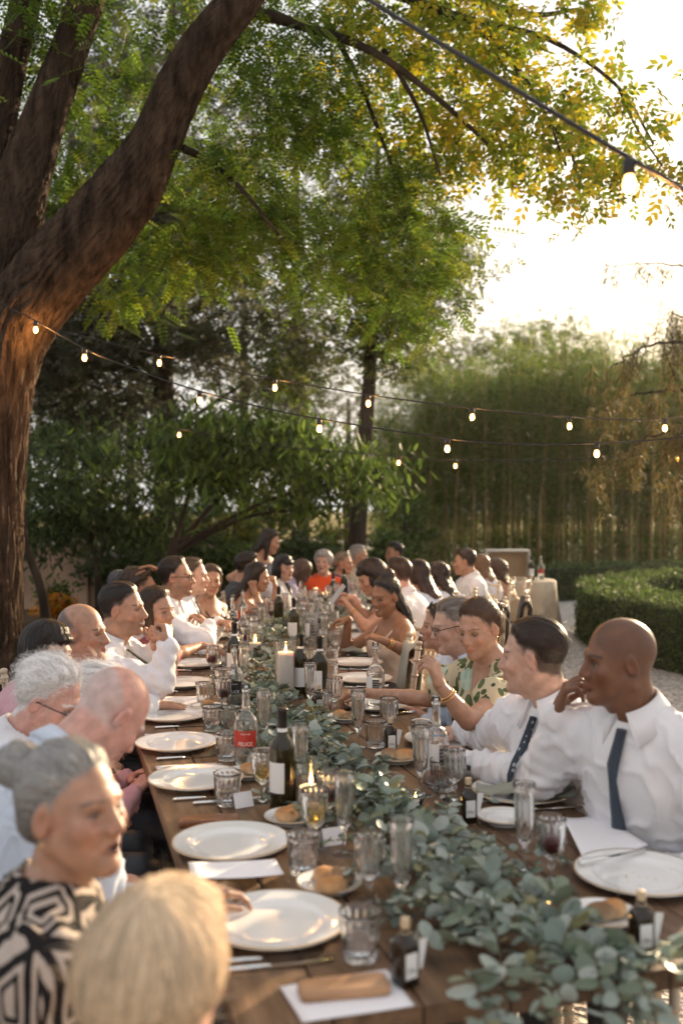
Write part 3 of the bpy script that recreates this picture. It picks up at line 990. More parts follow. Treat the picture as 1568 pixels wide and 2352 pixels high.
    if kind == 'shirt' and not top.get('nocollar'):
        col_m = MB(); na = 36
        T1 = nrm(br - ax_n * np.dot(br, ax_n)); T2 = nrm(np.cross(ax_n, T1))
        if np.dot(T2, fw) < 0: T2 = -T2
        rows = []
        for u in np.linspace(-1, 1, na):
            ph = u * math.radians(168); dr = -T2 * math.cos(ph) + T1 * math.sin(ph)
            fr = max(0, abs(u) - .55) / .45
            r0 = nr + .006
            hgt = .040 - .016 * fr
            c0 = N + ax_n * .036
            rows.append([c0 + dr * r0 - ax_n * .012, c0 + dr * (r0 - .001) + ax_n * hgt, c0 + dr * (r0 + .006) + ax_n * (hgt + .002),
                         c0 + dr * (r0 + .026 + .026 * fr) - ax_n * (.006 + .046 * fr) + T1 * np.sign(u) * .030 * fr,
                         c0 + dr * (r0 + .020 + .022 * fr) - ax_n * (.009 + .044 * fr) + T1 * np.sign(u) * .030 * fr])
        A = np.array(rows).reshape(-1, 3)
        i, j = np.meshgrid(np.arange(na - 1), np.arange(5), indexing='ij'); j2 = (j + 1) % 5
        col_m.add(A - base, np.stack([i * 5 + j, i * 5 + j2, (i + 1) * 5 + j2, (i + 1) * 5 + j], -1).reshape(-1, 4), np.array([[0, 1, 2], [0, 2, 3], [0, 3, 4]]), np.array([[2, 1, 0], [3, 2, 0], [4, 3, 0]]) + (na - 1) * 5)
        obj('collar', col_m.build('collar', CLOTH[mk]), shirt)
    if P.get('tie'):
        tm = MB(); ts = np.linspace(.02, P.get('tie_len', .40), 12); prev = None; A = []
        for i, tt in enumerate(ts):
            c = front(tt, 0, .006) if tt > .05 else N + fw * (nr + .026 + .25 * tt) - su * (tt - .040)
            w = [.016, .019, .013, .015, .018, .021, .024, .027, .029, .031, .033, .033][i]
            th = .008 if i < 3 else .004
            A.append([c - br * w, c - br * w * .5 + fw * th, c + br * w * .5 + fw * th, c + br * w, c - fw * .004])
        A = np.array(A).reshape(-1, 3); n = len(ts)
        i, j = np.meshgrid(np.arange(n - 1), np.arange(5), indexing='ij'); j2 = (j + 1) % 5
        tm.add(A - base, np.stack([i * 5 + j, i * 5 + j2, (i + 1) * 5 + j2, (i + 1) * 5 + j], -1).reshape(-1, 4), [[0, 1, 2], [0, 2, 3], [0, 3, 4]])
        obj('tie', tm.build('tie', CLOTH[P['tie']]), root)
    if P.get('glasses'):
        gm = MB(); fr = []
        for s in (-1, 1):
            a = np.linspace(0, 2 * PI, 21)
            ring = np.stack([s * .033 + .026 * np.cos(a), .096 - .006 * np.cos(a) * s * np.sign(s) * .5 + 0 * a, -.004 + .019 * np.sin(a)], 1)
            gm.tube((ring * sz) @ R.T + H - base, .0022, 6, caps=False)
            tmp = np.array([[s * .058, .094, .002], [s * .074, .05, .004], [s * .081, -.005, .004], [s * .080, -.025, -.012]])
            gm.tube((tmp * sz) @ R.T + H - base, .002, 6)
        br_ = np.array([[-.008, .100, .002], [0, .103, .004], [.008, .100, .002]])
        gm.tube((br_ * sz) @ R.T + H - base, .002, 6)
        obj('glasses', gm.build('glasses', M_GLASSES), root)
    if P.get('headglasses'):
        gm = MB()
        for s in (-1, 1):
            a = np.linspace(0, 2 * PI, 17)
            ring = np.stack([s * .034 + .026 * np.cos(a), .052 + .012 * np.sin(a), .112 + .016 * np.sin(a) * -1], 1)
            gm.tube((ring * sz) @ R.T + H - base, .0028, 6, caps=False)
            tmp = np.array([[s * .06, .05, .108], [s * .086, -.0, .07], [s * .092, -.04, .03]])
            gm.tube((tmp * sz) @ R.T + H - base, .0022, 6)
        gm.tube((np.array([[-.01, .054, .114], [.01, .054, .114]]) * sz) @ R.T + H - base, .0022, 6)
        obj('sunglasses', gm.build('sunglasses', M_GLASSES), root)
    if P.get('necklace'):
        nm = MB(); T1 = br; pts_ = []
        for a in np.linspace(-2.4, 2.4, 25):
            x = math.sin(a) * .068; f = math.cos(a)
            pts_.append(N + br * x + fw * (.065 * f + .012) - su * (.055 * max(0, f) ** 2 - .018) * P['necklace'] + su * .004)
        nm.tube(np.array(pts_) - base, .0016, 5)
        obj('necklace', nm.build('necklace', M_GOLD if P['necklace'] <= 1 else CLOTH['white']), root)
    if P.get('earring'):
        for s in (-1, 1):
            em_ = MB()
            c = H + R @ np.array([s * .080, -.006, -.047]) * sz
            a = np.linspace(0, 2 * PI, 13)
            em_.tube(c + np.stack([0 * a, .007 * np.cos(a), .008 * np.sin(a)], 1) - base, .0014, 5, caps=False)
            obj('earring', em_.build('earring', M_GOLD), root)
    for s, key in ((1, 'hr'), (-1, 'hl')):
        hd = P.get(key) or {}
        E, W, d, n, pose = arms[s]
        if hd.get('bracelet') or hd.get('watch'):
            u = nrm(W - E); c = W - u * (.05 if hd.get('bracelet') else .02)
            a = np.linspace(0, 2 * PI, 19); p = nrm(np.cross(u, [.3, .2, 1])); q = np.cross(u, p)
            bm = MB(); rr = rw + .007
            for off in ((0, .012) if hd.get('bracelet') else (0,)):
                bm.tube(c + u * off + np.outer(np.cos(a) * rr, p) + np.outer(np.sin(a) * rr, q) - base, .0028 if hd.get('bracelet') else .007, 6, caps=False)
            obj('bracelet' if hd.get('bracelet') else 'watch', bm.build('bracelet', M_GOLD if hd.get('bracelet') else M_GLASSES), root)
        if hd.get('cufflink'):
            u = nrm(W - E); c = W - u * .035 + nrm(np.cross(u, [0, 0, 1])) * -(rw + .018)
            cmk = MB(); cmk.box(c - base, (.014, .014, .014)); obj('cufflink', cmk.build('cufflink', M_GLASSES, False), shirt)
    P['_Pe'] = Pe; P['_bf'] = bf; P['_arms'] = arms
    return root
# ------------------------------------------------------------------ the guests
DK = (.018, .012, .009); BR = (.055, .028, .014); LB = (.20, .115, .06); GY = (.30, .28, .27); WH = (.74, .71, .69); BL = (.58, .43, .28)
GUESTS = []
def guest(label, H, yaw, by, **k):
    P = dict(label=label, H=at(*H), yaw=yaw, by=by, seed=100 + len(GUESTS) * 13, **k)
    GUESTS.append(P)
LN, RN = 16, 196
W = lambda x, y, z: tb(x, y, z)         # wrist at height z above the ground, seen at x, y
# --- far side of the near table, left hand row, from the near end
guest('woman with fluffy blonde hair seen from behind at the table corner', (368, 2240, 1.36), 62, 50, sex='f', skin='fair', lean=.10, size=1.0, stoop=.0,
      hair=dict(kind='puff', col=BL, t=.012, line=.05, nape=-.12, ear=False, strands=5500, sl=.10, flow='crown', lift=.004, sw=.0010, jit=.10, rough=.002, rough_m=1, tip=(.70, .56, .40), fly=80), top=dict(kind='sleeves', mat='sand'))
guest('woman with grey hair in a bun wearing a black and beige maze pattern blouse', (172, 1855, 1.82), -28, 12, pitch=-4, sex='f', skin='tan', lean=.10, old=1, open=.6, lids=.5, gaze=(0, 0),
      size=.98, nose=1.0, earring=1, brow=(.09, .065, .05), lip=(.36, .12, .10), hair=dict(kind='bun', col=(.26, .245, .23), t=.012, line=.024, nape=-.08, ear=True, bun=(0, -.138, .072), bunr=.044, strands=5500, flow='knot', sl=.10, lift=.002, sw=.0008, jit=.10, fly=120, rough=.003, tip=(.15, .13, .12)),
      top=dict(kind='sleeves', mat='geometric', nocollar=1), hr=None, hl=dict(w=at(432, 2062, 2.16), d=(.8, .55, .0), n=(0, 0, -1), pose='relaxed'))
guest('bald man in a pale blue shirt bending forward over the table', (258, 1640, 2.58), 40, 40, pitch=48, roll=0, sex='m', skin='pink', lean=.26, old=1, stoop=.06, wide=1.06, bulk=1.08,
      hair=dict(col=WH), shave=(.55, (.50, .46, .44), .03), top=dict(kind='shirt', mat='paleblue'))
guest('white haired man with glasses leaning forward in a white shirt', (118, 1606, 3.08), -12, 16, pitch=24, sex='m', skin='pink', lean=.16, old=1, glasses=1, stoop=.05,
      hair=dict(kind='short', col=WH, t=.016, line=.018, nape=-.09, strands=4200, flow='back', sl=.07, lift=.012, sw=.0008, jit=.4, rough=.003, rough_m=1, fly=900), top=dict(kind='shirt', mat='white'))
guest('person with wispy white hair hidden behind the bald man', (228, 1600, 3.5), 10, 18, pitch=25, sex='f', skin='pink', lean=.16, old=1,
      hair=dict(kind='puff', col=WH, t=.014, line=.02, nape=-.08, strands=2000, flow='back', sl=.06, lift=.012, sw=.0008, jit=.5, rough_m=1, fly=500), top=dict(kind='sleeves', mat='pink'))
guest('dark haired woman in a pink blouse holding her hand to her mouth', (112, 1500, 3.72), -24, 8, pitch=6, roll=-4, sex='f', skin='tan', lean=.10, lids=.45,
      hair=dict(kind='bob', col=DK, t=.020, line=.036, nape=-.11, ear=False, strands=2400, flow='down', sl=.06), top=dict(kind='sleeves', mat='pink'),
      hr=dict(w=at(176, 1560, 3.66), d=(.75, .1, .62), n=(-.65, .1, .7), pose='loose', pole=(0, -.3, -1)))
guest('balding man with cropped grey sides and a mauve tie in a white shirt', (190, 1452, 4.10), -8, -6, pitch=4, sex='m', skin='tan', lean=.20, smile=.6, fat=1, jaw=1.1, nose=1.15, lids=.35, old=1, wide=1.05, bulk=1.1,
      hair=dict(col=(.05, .045, .045)), shave=(.78, (.06, .055, .055), .062), top=dict(kind='shirt', mat='white'), tie='mauve',
      hl=None, hr=dict(w=tb(352, 1618, .79), d=(.9, .3, -.1), n=(0, 0, -1), pose='flat'))
guest('smiling dark haired man in a white shirt and black tie with elbow on table', (283, 1397, 4.55), -8, -16, pitch=2, sex='m', skin='tan', lean=.20, smile=1, teeth=1, stubble=.35, nose=1.1, lids=.4,
      hair=dict(kind='short', col=DK, t=.009, line=.030, nape=-.06, strands=2200, flow='back', sl=.035, lift=.005, sw=.0008), top=dict(kind='shirt', mat='white'), tie='tieblack',
      hr=dict(w=at(386, 1482, 4.42), elbow=at(366, 1566, 4.40), d=(-.1, .35, .75), n=(-.9, .3, -.2), pose='fist', cufflink=1), hl=dict(w=at(352, 1492, 4.75), elbow=at(318, 1560, 4.85), d=(.3, -.3, .7), n=(-.6, 0, -.3), pose='fist', watch=1))
guest('laughing brunette woman in a pink floral blouse reaching across the table', (362, 1400, 5.08), -32, -12, pitch=4, roll=6, sex='f', skin='tan', lean=.14, smile=1, open=.6, teeth=1, lids=.25,
      hair=dict(kind='longf', col=(.035, .02, .013), t=.016, line=.026, nape=-.09, ear=False, len=.10, tip=(.16, .09, .045), strands=2400, flow='down', sl=.07), top=dict(kind='tee', mat='floral', sleeve=.75, flare=.02),
      hr=dict(w=at(462, 1483, 5.45), d=(1, .15, -.1), n=(0, 0, -1), pose='relaxed', pole=(0, -.3, -1)))
guest('curly haired man resting his hand on top of his head', (322, 1352, 5.9), 20, 10, pitch=0, sex='m', skin='mid', lean=.12,
      hair=dict(kind='short', col=(.035, .02, .012), t=.022, line=.028, curl=.006, strands=1100, flow='wild', sl=.02, lift=.008), top=dict(kind='shirt', mat='charcoal'),
      hl=dict(w=at(300, 1325, 5.88), d=(.7, 0, .55), n=(.4, 0, -.9), pose='relaxed', pole=(-.4, .6, .2)))
guest('man with glasses and dark receding hair in a white shirt, arms folded', (405, 1325, 6.1), -5, -10, pitch=0, sex='m', skin='tan', lean=.18, glasses=1, stubble=.4, nose=1.15, smile=.3,
      hair=dict(kind='short', col=DK, t=.015, line=.020, nape=-.06, flow='back', sl=.03, strands=1100), top=dict(kind='shirt', mat='white'),
      hr=dict(w=at(478, 1438, 6.0), elbow=at(470, 1478, 5.85), d=(-.5, .5, .5), n=(-.5, 0, -.5), pose='loose'), hl=dict(w=at(505, 1430, 6.25), d=(.5, -.6, .1), n=(0, 0, -1), pose='loose'))
guest('man in a pale shirt and dark tie half hidden behind the man with glasses', (443, 1322, 6.7), 2, 2, sex='m', skin='fair', lean=.15,
      hair=dict(kind='short', col=(.07, .045, .03), t=.010, line=.024, flow='back', sl=.03), top=dict(kind='shirt', mat='paleblue'), tie='charcoal')
guest('young brunette woman in a black strappy dress facing the near end', (484, 1332, 7.2), -72, -35, pitch=6, roll=-4, sex='f', skin='tan', lean=.08,
      hair=dict(kind='long', col=(.06, .032, .018), t=.012, line=.030, nape=-.09, ear=False, len=.06, flow='down'), top=dict(kind='tank', mat='black', low=.115, dress=1),
      hl=dict(w=at(505, 1432, 7.0), d=(.8, -.3, .1), n=(0, 0, -1), pose='relaxed'))
# --- left hand row of the far table
guest('long dark haired woman leaning her cheek on her fist in a black dress', (592, 1325, 7.95), -2, -10, pitch=12, sex='f', skin='tan', lean=.12,
      hair=dict(kind='long', col=(.022, .013, .009), t=.016, line=.030, nape=-.09, ear=False, len=.28, flow='down'), top=dict(kind='tank', mat='black', low=.115, dress=1),
      hr=dict(w=at(584, 1358, 7.86), elbow=at(606, 1415, 7.75), d=(-.25, -.1, .9), n=(.3, .9, 0), pose='fist', bracelet=1), hl=dict(w=at(632, 1348, 8.05), elbow=at(630, 1415, 8.0), d=(-.1, -.1, .9), n=(-.9, .1, 0), pose='fist'))
guest('dark curly haired man behind the long haired woman in black', (570, 1303, 8.5), 5, 0, sex='m', skin='tan', lean=.12, hair=dict(kind='short', col=DK, t=.022, line=.030, curl=.004, flow='crown'), top=dict(kind='shirt', mat='charcoal', nocollar=1))
guest('pale woman with a black fringe and a white collar over black', (652, 1303, 8.75), -42, -12, sex='f', skin='fair', lean=.10, open=.4,
      hair=dict(kind='fringe', col=(.012, .010, .010), t=.016, line=.034, nape=-.10, ear=False, len=.14, flow='down'), top=dict(kind='shirt', mat='white'), tie='black', tie_len=.3)
guest('bald dark skinned man bowing his head in a lilac shirt', (692, 1312, 9.25), 10, 8, pitch=50, sex='m', skin='dark', lean=.24, hair=dict(col=(.01, .01, .01)), top=dict(kind='shirt', mat='lilac'))
guest('standing woman with dark tied hair in a sleeveless blue grey top', (620, 1243, 9.5), -8, -30, pitch=18, sex='f', skin='tan', lean=.16, stand=.80,
      hair=dict(kind='longf', col=DK, t=.016, line=.030, nape=-.09, ear=False, len=.13, flow='down'), top=dict(kind='tank', mat='bluegrey', low=.06))
guest('older woman with short grey hair in an orange top and necklace', (742, 1290, 9.7), -102, -75, pitch=2, sex='f', skin='fair', lean=.06, old=1, open=.3, necklace=1.4,
      hair=dict(kind='puff', col=GY, t=.018, line=.024, nape=-.07, ear=False, flow='wild', sl=.03, lift=.01), top=dict(kind='tee', mat='orange', sleeve=.05))
guest('older woman with sunglasses on her hair in a navy top', (789, 1293, 10.1), -18, -20, sex='f', skin='tan', lean=.08, old=1, headglasses=1,
      hair=dict(kind='bun', col=(.22, .16, .11), t=.010, line=.026, bun=(0, -.105, -.01), bunr=.036, flow='back'), top=dict(kind='tee', mat='navy', sleeve=.4))
guest('grey haired man in profile beside the woman in navy', (824, 1277, 10.7), -10, -20, sex='m', skin='tan', lean=.10, hair=dict(kind='short', col=GY, t=.012, line=.026, flow='back'), top=dict(kind='shirt', mat='beige'))
guest('dark haired man at the far end by the tree trunk', (905, 1270, 11.3), -160, -120, sex='m', skin='tan', lean=.08, hair=dict(kind='short', col=DK, t=.014, line=.030, flow='crown'), top=dict(kind='shirt', mat='white'))
# --- right hand row, from the far end
guest('woman with wavy brown hair seen from behind by the buffet table', (1138, 1312, 10.0), 165, 160, sex='f', skin='tan', lean=.10, hair=dict(kind='long', col=(.075, .045, .027), t=.026, line=.036, nape=-.10, ear=False, len=.10, curl=.006, flow='down'), top=dict(kind='tank', mat='sand', low=.12))
guest('woman with straight light brown hair and a white blouse seen from behind', (1100, 1300, 9.75), 150, 165, sex='f', skin='tan', lean=.10, hair=dict(kind='long', col=(.16, .09, .05), t=.014, line=.034, nape=-.09, ear=False, len=.16, flow='down'), top=dict(kind='sleeves', mat='white'))
guest('dark haired man in a white shirt turning to the far end', (1066, 1290, 9.4), 172, 190, sex='m', skin='tan', lean=.06, hair=dict(kind='short', col=(.035, .022, .016), t=.014, line=.032, flow='crown'), top=dict(kind='shirt', mat='white'))
guest('woman with very long wavy dark brown hair seen from behind', (1003, 1322, 8.45), 150, 172, sex='f', skin='tan', lean=.10, hair=dict(kind='long', col=(.028, .016, .011), t=.016, line=.036, nape=-.09, ear=False, len=.26, curl=.006, flow='down'), top=dict(kind='sleeves', mat='white'))
guest('woman with long straight dark auburn hair seen from behind', (957, 1318, 7.95), 140, 172, sex='f', skin='tan', lean=.10, hair=dict(kind='long', col=(.022, .012, .010), tip=(.07, .022, .010), t=.014, line=.036, nape=-.09, ear=False, len=.24, flow='down'), top=dict(kind='sleeves', mat='paleblue'),
      hl=dict(w=at(1060, 1372, 8.05), d=(.9, .2, -.2), n=(0, 0, -1), pose='relaxed', pole=(0, 0, -1)))
guest('man with cropped brown hair in a white shirt seen from behind', (912, 1318, 7.35), 148, 165, sex='m', skin='pink', lean=.16, hair=dict(kind='short', col=(.05, .028, .018), t=.012, line=.034, flow='crown'), top=dict(kind='shirt', mat='white', sleeve=.55),
      hl=dict(w=at(815, 1372, 7.2), d=(-.9, .1, .1), n=(0, 0, -1), pose='grip'))
guest('dark haired woman looking down at the phone in her hand', (852, 1325, 6.75), 190, 188, pitch=26, sex='f', skin='tan', lean=.22, hair=dict(kind='bob', col=DK, t=.022, line=.040, nape=-.09, ear=False, flow='crown'), top=dict(kind='tank', mat='black', low=.10),
      hl=dict(w=at(802, 1395, 6.45), elbow=at(838, 1440, 6.4), d=(-.55, .1, .8), n=(-.7, .3, -.5), pose='grip', bracelet=1), hr=dict(w=at(808, 1380, 6.75), elbow=at(850, 1425, 6.8), d=(-.7, -.1, .6), n=(-.6, -.2, -.6), pose='grip'))
guest('smiling woman with long black braids and a topknot in a champagne dress', (884, 1368, 5.85), -136, 208, pitch=14, roll=-4, sex='f', skin='mid', lean=.08, smile=1, teeth=1, lids=.25,
      hair=dict(kind='braids', col=(.010, .009, .009), t=.010, line=.026, nape=-.07, len=.34, flow='down', rough=.003), top=dict(kind='tank', mat='champagne', low=.125, beads=1, dress=1),
      hl=dict(w=at(880, 1472, 5.45), elbow=at(940, 1500, 5.5), d=(-.85, .2, .3), n=(0, .2, -1), pose='loose', bracelet=1), hr=dict(w=at(800, 1422, 5.95), d=(-1, .0, -.15), n=(0, 0, -1), pose='loose', pole=(0, .4, -1)))
guest('brunette woman in profile with sunglasses pushed up in her hair', (1012, 1438, 4.95), 176, 188, pitch=2, sex='f', skin='tan', lean=.10, nose=1.1, headglasses=1,
      hair=dict(kind='long', col=(.045, .025, .015), t=.014, line=.028, nape=-.09, ear=False, len=.16, flow='down', strands=2400), top=dict(kind='tank', mat='sand', low=.16))
guest('grey haired man in black framed glasses and a dark knit tie', (1042, 1436, 4.45), 184, 208, pitch=14, sex='m', skin='fair', lean=.18, smile=.8, glasses=1, old=1,
      hair=dict(kind='short', col=(.16, .13, .11), side=(.34, .31, .29), t=.012, line=.026, nape=-.07, flow='back', strands=1300, sl=.035, lift=.008, jit=.5), top=dict(kind='shirt', mat='paleblue'), tie='weave')
guest('woman in a tropical leaf print dress looking down with her hand raised', (1098, 1442, 3.93), -132, 218, pitch=16, roll=2, sex='f', skin='tan', lean=.16, lids=.05, gaze=(0, 30), necklace=1.0, earring=1,
      hair=dict(kind='bun', col=(.06, .030, .016), t=.013, line=.026, nape=-.08, bun=(0, -.112, -.005), bunr=.046, roll=1, fly=150, strands=4000, flow='knot', sl=.09, lift=.002, sw=.0009, jit=.10, rough=.002, tip=(.13, .065, .03)),
      top=dict(kind='tee', mat='leafy', sleeve=.45, flare=.03, vee=.17, dress=1),
      hl=dict(w=at(1010, 1576, 3.52), elbow=at(1075, 1656, 3.55), d=(-.28, .05, .92), n=(-.75, .55, .2), pose='pinch', bracelet=1), hr=dict(w=at(838, 1592, 4.42), elbow=at(985, 1606, 4.25), d=(-1, .05, -.05), n=(0, 0, -1), pose='loose'))
guest('man with neat dark hair and a dotted blue tie turning away', (1222, 1505, 3.18), 158, 212, pitch=6, sex='m', skin='fair', lean=.20, nose=1.05,
      hair=dict(kind='short', col=(.032, .020, .014), t=.009, line=.030, nape=-.075, strands=5000, flow='back', sl=.04, lift=.003, sw=.0007, jit=.25, rough=.0012, fly=120), top=dict(kind='shirt', mat='white'), tie='dots',
      hr=dict(w=tb(1062, 1676, .80), d=(-1, .1, -.1), n=(0, 0, -1), pose='loose', pole=(.1, .5, -1)), hl=dict(w=tb(1072, 1752, .81), elbow=tb(1226, 1788, .80), d=(-1, .1, -.05), n=(0, .3, -1), pose='grip', cufflink=1))
guest('bald brown skinned man in a white shirt and navy tie with hand at mouth', (1418, 1516, 2.76), 186, 222, pitch=4, sex='m', skin='brown', lean=.20, lids=.45, gaze=(10, 8), nose=.98, wide=1.12, bulk=1.08, jaw=1.04, browm=.95, brow=(.006, .005, .005),
      hair=dict(col=(.012, .009, .008)), shave=(.35, (.035, .022, .016), .2), top=dict(kind='shirt', mat='white', fold=1.2), tie='tieblue', tie_len=.46,
      hr=dict(w=at(1276, 1640, 2.90), elbow=at(1248, 1778, 3.00), d=(.30, -.10, .85), n=(.78, -.15, -.45), pose='pinch'), hl=None)
for _p in GUESTS:
    person(_p)
# ------------------------------------------------------------------ setting: ground, hedges, wall, trees, bamboo
def ground_mat():
    m = mat('ground', rough=.95, spec=.1); nt = m.node_tree; N = nt.nodes; L = nt.links
    b = N['Principled BSDF']; tc = N.new('ShaderNodeTexCoord'); oc = tc.outputs['Object']
    v = N.new('ShaderNodeTexVoronoi'); v.inputs['Scale'].default_value = 38; L.new(oc, v.inputs['Vector'])
    grav = _ramp(N, L, v.outputs['Color'], [(0, (.38, .335, .295)), (.3, (.48, .43, .385)), (.55, (.28, .245, .215)), (.75, (.58, .53, .48))])
    n = N.new('ShaderNodeTexNoise'); n.inputs['Scale'].default_value = .9; n.inputs['Detail'].default_value = 8; L.new(oc, n.inputs['Vector'])
    mx = N.new('ShaderNodeMix'); mx.data_type = 'RGBA'; mx.blend_type = 'MULTIPLY'; mx.inputs['Factor'].default_value = .5
    L.new(grav, mx.inputs['A']); L.new(_math(N, L, 'ADD', n.outputs['Fac'], .55), mx.inputs['B'])
    L.new(mx.outputs['Result'], b.inputs['Base Color'])
    bp = N.new('ShaderNodeBump'); bp.inputs['Strength'].default_value = .8; bp.inputs['Distance'].default_value = .015
    L.new(v.outputs['Distance'], bp.inputs['Height']); L.new(bp.outputs['Normal'], b.inputs['Normal'])
    return m
def sheet(name, poly, z, m, n=1):
    mb = MB(); P = np.array([[x, y, z] for x, y in poly]); mb.add(P, [list(range(len(P)))])
    return tag(obj(name, mb.build(name, m, False)), kind='structure')
sheet('ground', [(-150, -40), (150, -40), (150, 260), (-150, 260)], 0, ground_mat())
M_EARTH = mat('earth', (.085, .058, .036), rough=1, spec=.05, noise=(1.3, .5, 1.5), bump=(25, .7, .03))
M_GRASS = mat('lawn', (.17, .14, .05), rough=1, spec=.05, noise=(2, .6, 1.4), bump=(60, .8, .03))
sheet('earth_bed', [(-40, 6.2), (-2.2, 6.4), (-1.7, 8.4), (-1.2, 10.6), (-.6, 13), (.6, 15.5), (2.4, 19.5), (60, 22.5), (60, 34), (-40, 34)], .006, M_EARTH)
sheet('lawn', [(-90, 34), (90, 34), (90, 200), (-90, 200)], .010, M_GRASS)

sheet('gravel_path', [(-14, 26), (-3.2, 24), (.4, 24.5), (.8, 27.5), (20, 29), (40, 33), (40, 48), (-14, 46)], .014, mat('pale_gravel', (.46, .42, .35), rough=.95, noise=(3, .8, 1.15), bump=(40, .4, .02)))
# ---- leaf clouds
def leaf_template(kind):
    """verts (k,3) along +y with faces; unit leaf about 1 long"""
    if kind == 'pinnate':
        V = []; Q = []
        for i in range(6):
            y = .12 + .145 * i; l = .20 - .012 * abs(i - 2)
            for s in (-1, 1):
                k = len(V)
                V += [[0, y, 0], [s * l * .5, y - .035, -.012], [s * l, y + .07, -.03], [s * l * .5, y + .075, .0]]
                Q.append([k, k + 1, k + 2, k + 3] if s > 0 else [k, k + 3, k + 2, k + 1])
        k = len(V); V += [[0, .92, 0], [.05, 1.0, -.01], [0, 1.16, -.03], [-.05, 1.0, -.01]]; Q.append([k, k + 1, k + 2, k + 3])
        k = len(V); V += [[-.006, 0, 0], [.006, 0, 0], [.004, .95, 0], [-.004, .95, 0]]; Q.append([k, k + 1, k + 2, k + 3])
        return np.array(V), np.array(Q)
    if kind == 'lance':
        V = [[0, 0, 0], [.09, .22, -.01], [.13, .5, -.03], [.07, .8, -.09], [0, 1, -.16], [-.07, .8, -.09], [-.13, .5, -.03], [-.09, .22, -.01], [0, .5, .02]]
        Q = [[0, 1, 2, 8], [8, 2, 3, 4], [0, 8, 6, 7], [8, 4, 5, 6]]
        return np.array(V, float), np.array(Q)
    if kind == 'oval':
        V = [[0, 0, 0], [.26, .4, .03], [0, 1, -.05], [-.26, .4, .03]]; return np.array(V, float), np.array([[0, 1, 2, 3]])
    if kind == 'sprig':      # five small leaves
        V = []; Q = []
        for i, (a, y) in enumerate(((-.9, .1), (.9, .25), (-.8, .45), (.8, .6), (0, .7))):
            d = np.array([math.sin(a), math.cos(a), -.1]); p = np.array([0, y, 0]); w = np.array([math.cos(a), -math.sin(a), .2]) * .12
            k = len(V); V += [p, p + d * .2 + w, p + d * .45, p + d * .2 - w]; Q.append([k, k + 1, k + 2, k + 3])
        return np.array(V, float), np.array(Q)
    if kind == 'blade':
        return np.array([[0, 0, 0], [.045, .35, -.03], [0, 1, -.22], [-.045, .35, -.03]], float), np.array([[0, 1, 2, 3]])
def rand_rots(n, rng, droop=(0, .6), roll=.8):
    az = rng.uniform(0, 2 * PI, n); el = -rng.uniform(droop[0], droop[1], n); ro = rng.normal(0, roll, n)
    f = np.stack([np.cos(az) * np.cos(el), np.sin(az) * np.cos(el), np.sin(el)], 1)
    s = np.stack([-np.sin(az), np.cos(az), 0 * az], 1); u = np.cross(s, f) * -1
    s2 = s * np.cos(ro)[:, None] + u * np.sin(ro)[:, None]; u2 = np.cross(s2, f)
    return s2, f, u2
def leaf_cloud(mb, C, kind, size, rng, cols, droop=(0, .7), roll=.8, jit=.3, frame=None):
    T, Q = leaf_template(kind); n = len(C)
    sx, f, u = frame if frame is not None else rand_rots(n, rng, droop, roll)
    s = size * rng.uniform(1 - jit, 1 + jit, n)
    V = C[:, None, :] + s[:, None, None] * (T[None, :, 0, None] * sx[:, None, :] + T[None, :, 1, None] * f[:, None, :] + T[None, :, 2, None] * u[:, None, :])
    k = len(T)
    QQ = (Q[None] + (np.arange(n) * k)[:, None, None]).reshape(-1, 4)
    cols = np.asarray(cols, float)
    ci = cols[rng.integers(0, len(cols), n)] * rng.uniform(.65, 1.3, n)[:, None]
    mb.add(V.reshape(-1, 3), QQ, col=np.repeat(ci, k, 0))
def clump_points(blobs, rng, per, clump=.35, nclump=10, shell=.35):
    """blobs: (centre, radii, weight). Leaves gathered in clumps inside each ellipsoid"""
    out = []
    for c, r, w in blobs:
        nc = max(3, int(nclump * w))
        d = rng.normal(size=(nc, 3)); d /= np.linalg.norm(d, axis=1)[:, None]
        rad = rng.uniform(shell, 1, nc) ** .6
        cc = np.array(c) + d * rad[:, None] * np.array(r)
        n = int(per * w / nc) + 1
        for q in cc:
            sp = clump * rng.uniform(.6, 1.3)
            out.append(q + rng.normal(size=(n, 3)) * sp * np.array([1, 1, .7]) * .5)
    return np.concatenate(out)
M_LEAF = mat('leaf', attr=True, rough=.55, spec=.3, translucent=.5)
M_BARK = mat('bark', (.06, .040, .027), rough=.95, spec=.15, noise=(7, .3, 1.6), bump=(14, 1.0, .06), stretch=(2.4, 2.4, .5))
M_BARKD = mat('bark_dark', (.045, .034, .026), rough=.95, spec=.1, noise=(4, .5, 1.4), bump=(8, .8, .03), stretch=(2, 2, .5))

def limb(pts, rad, n=10, seed=0, rough=.0, m=30):
    P = smooth_path(np.column_stack([np.array(pts), np.array(rad)]), m)
    return P[:, :3], P[:, 3]
def blob_px(x, y, Y, rx, ry, rd, w=1.0):
    return (at(x, y, Y), (rx / F_PX * Y, rd, ry / F_PX * Y), w)

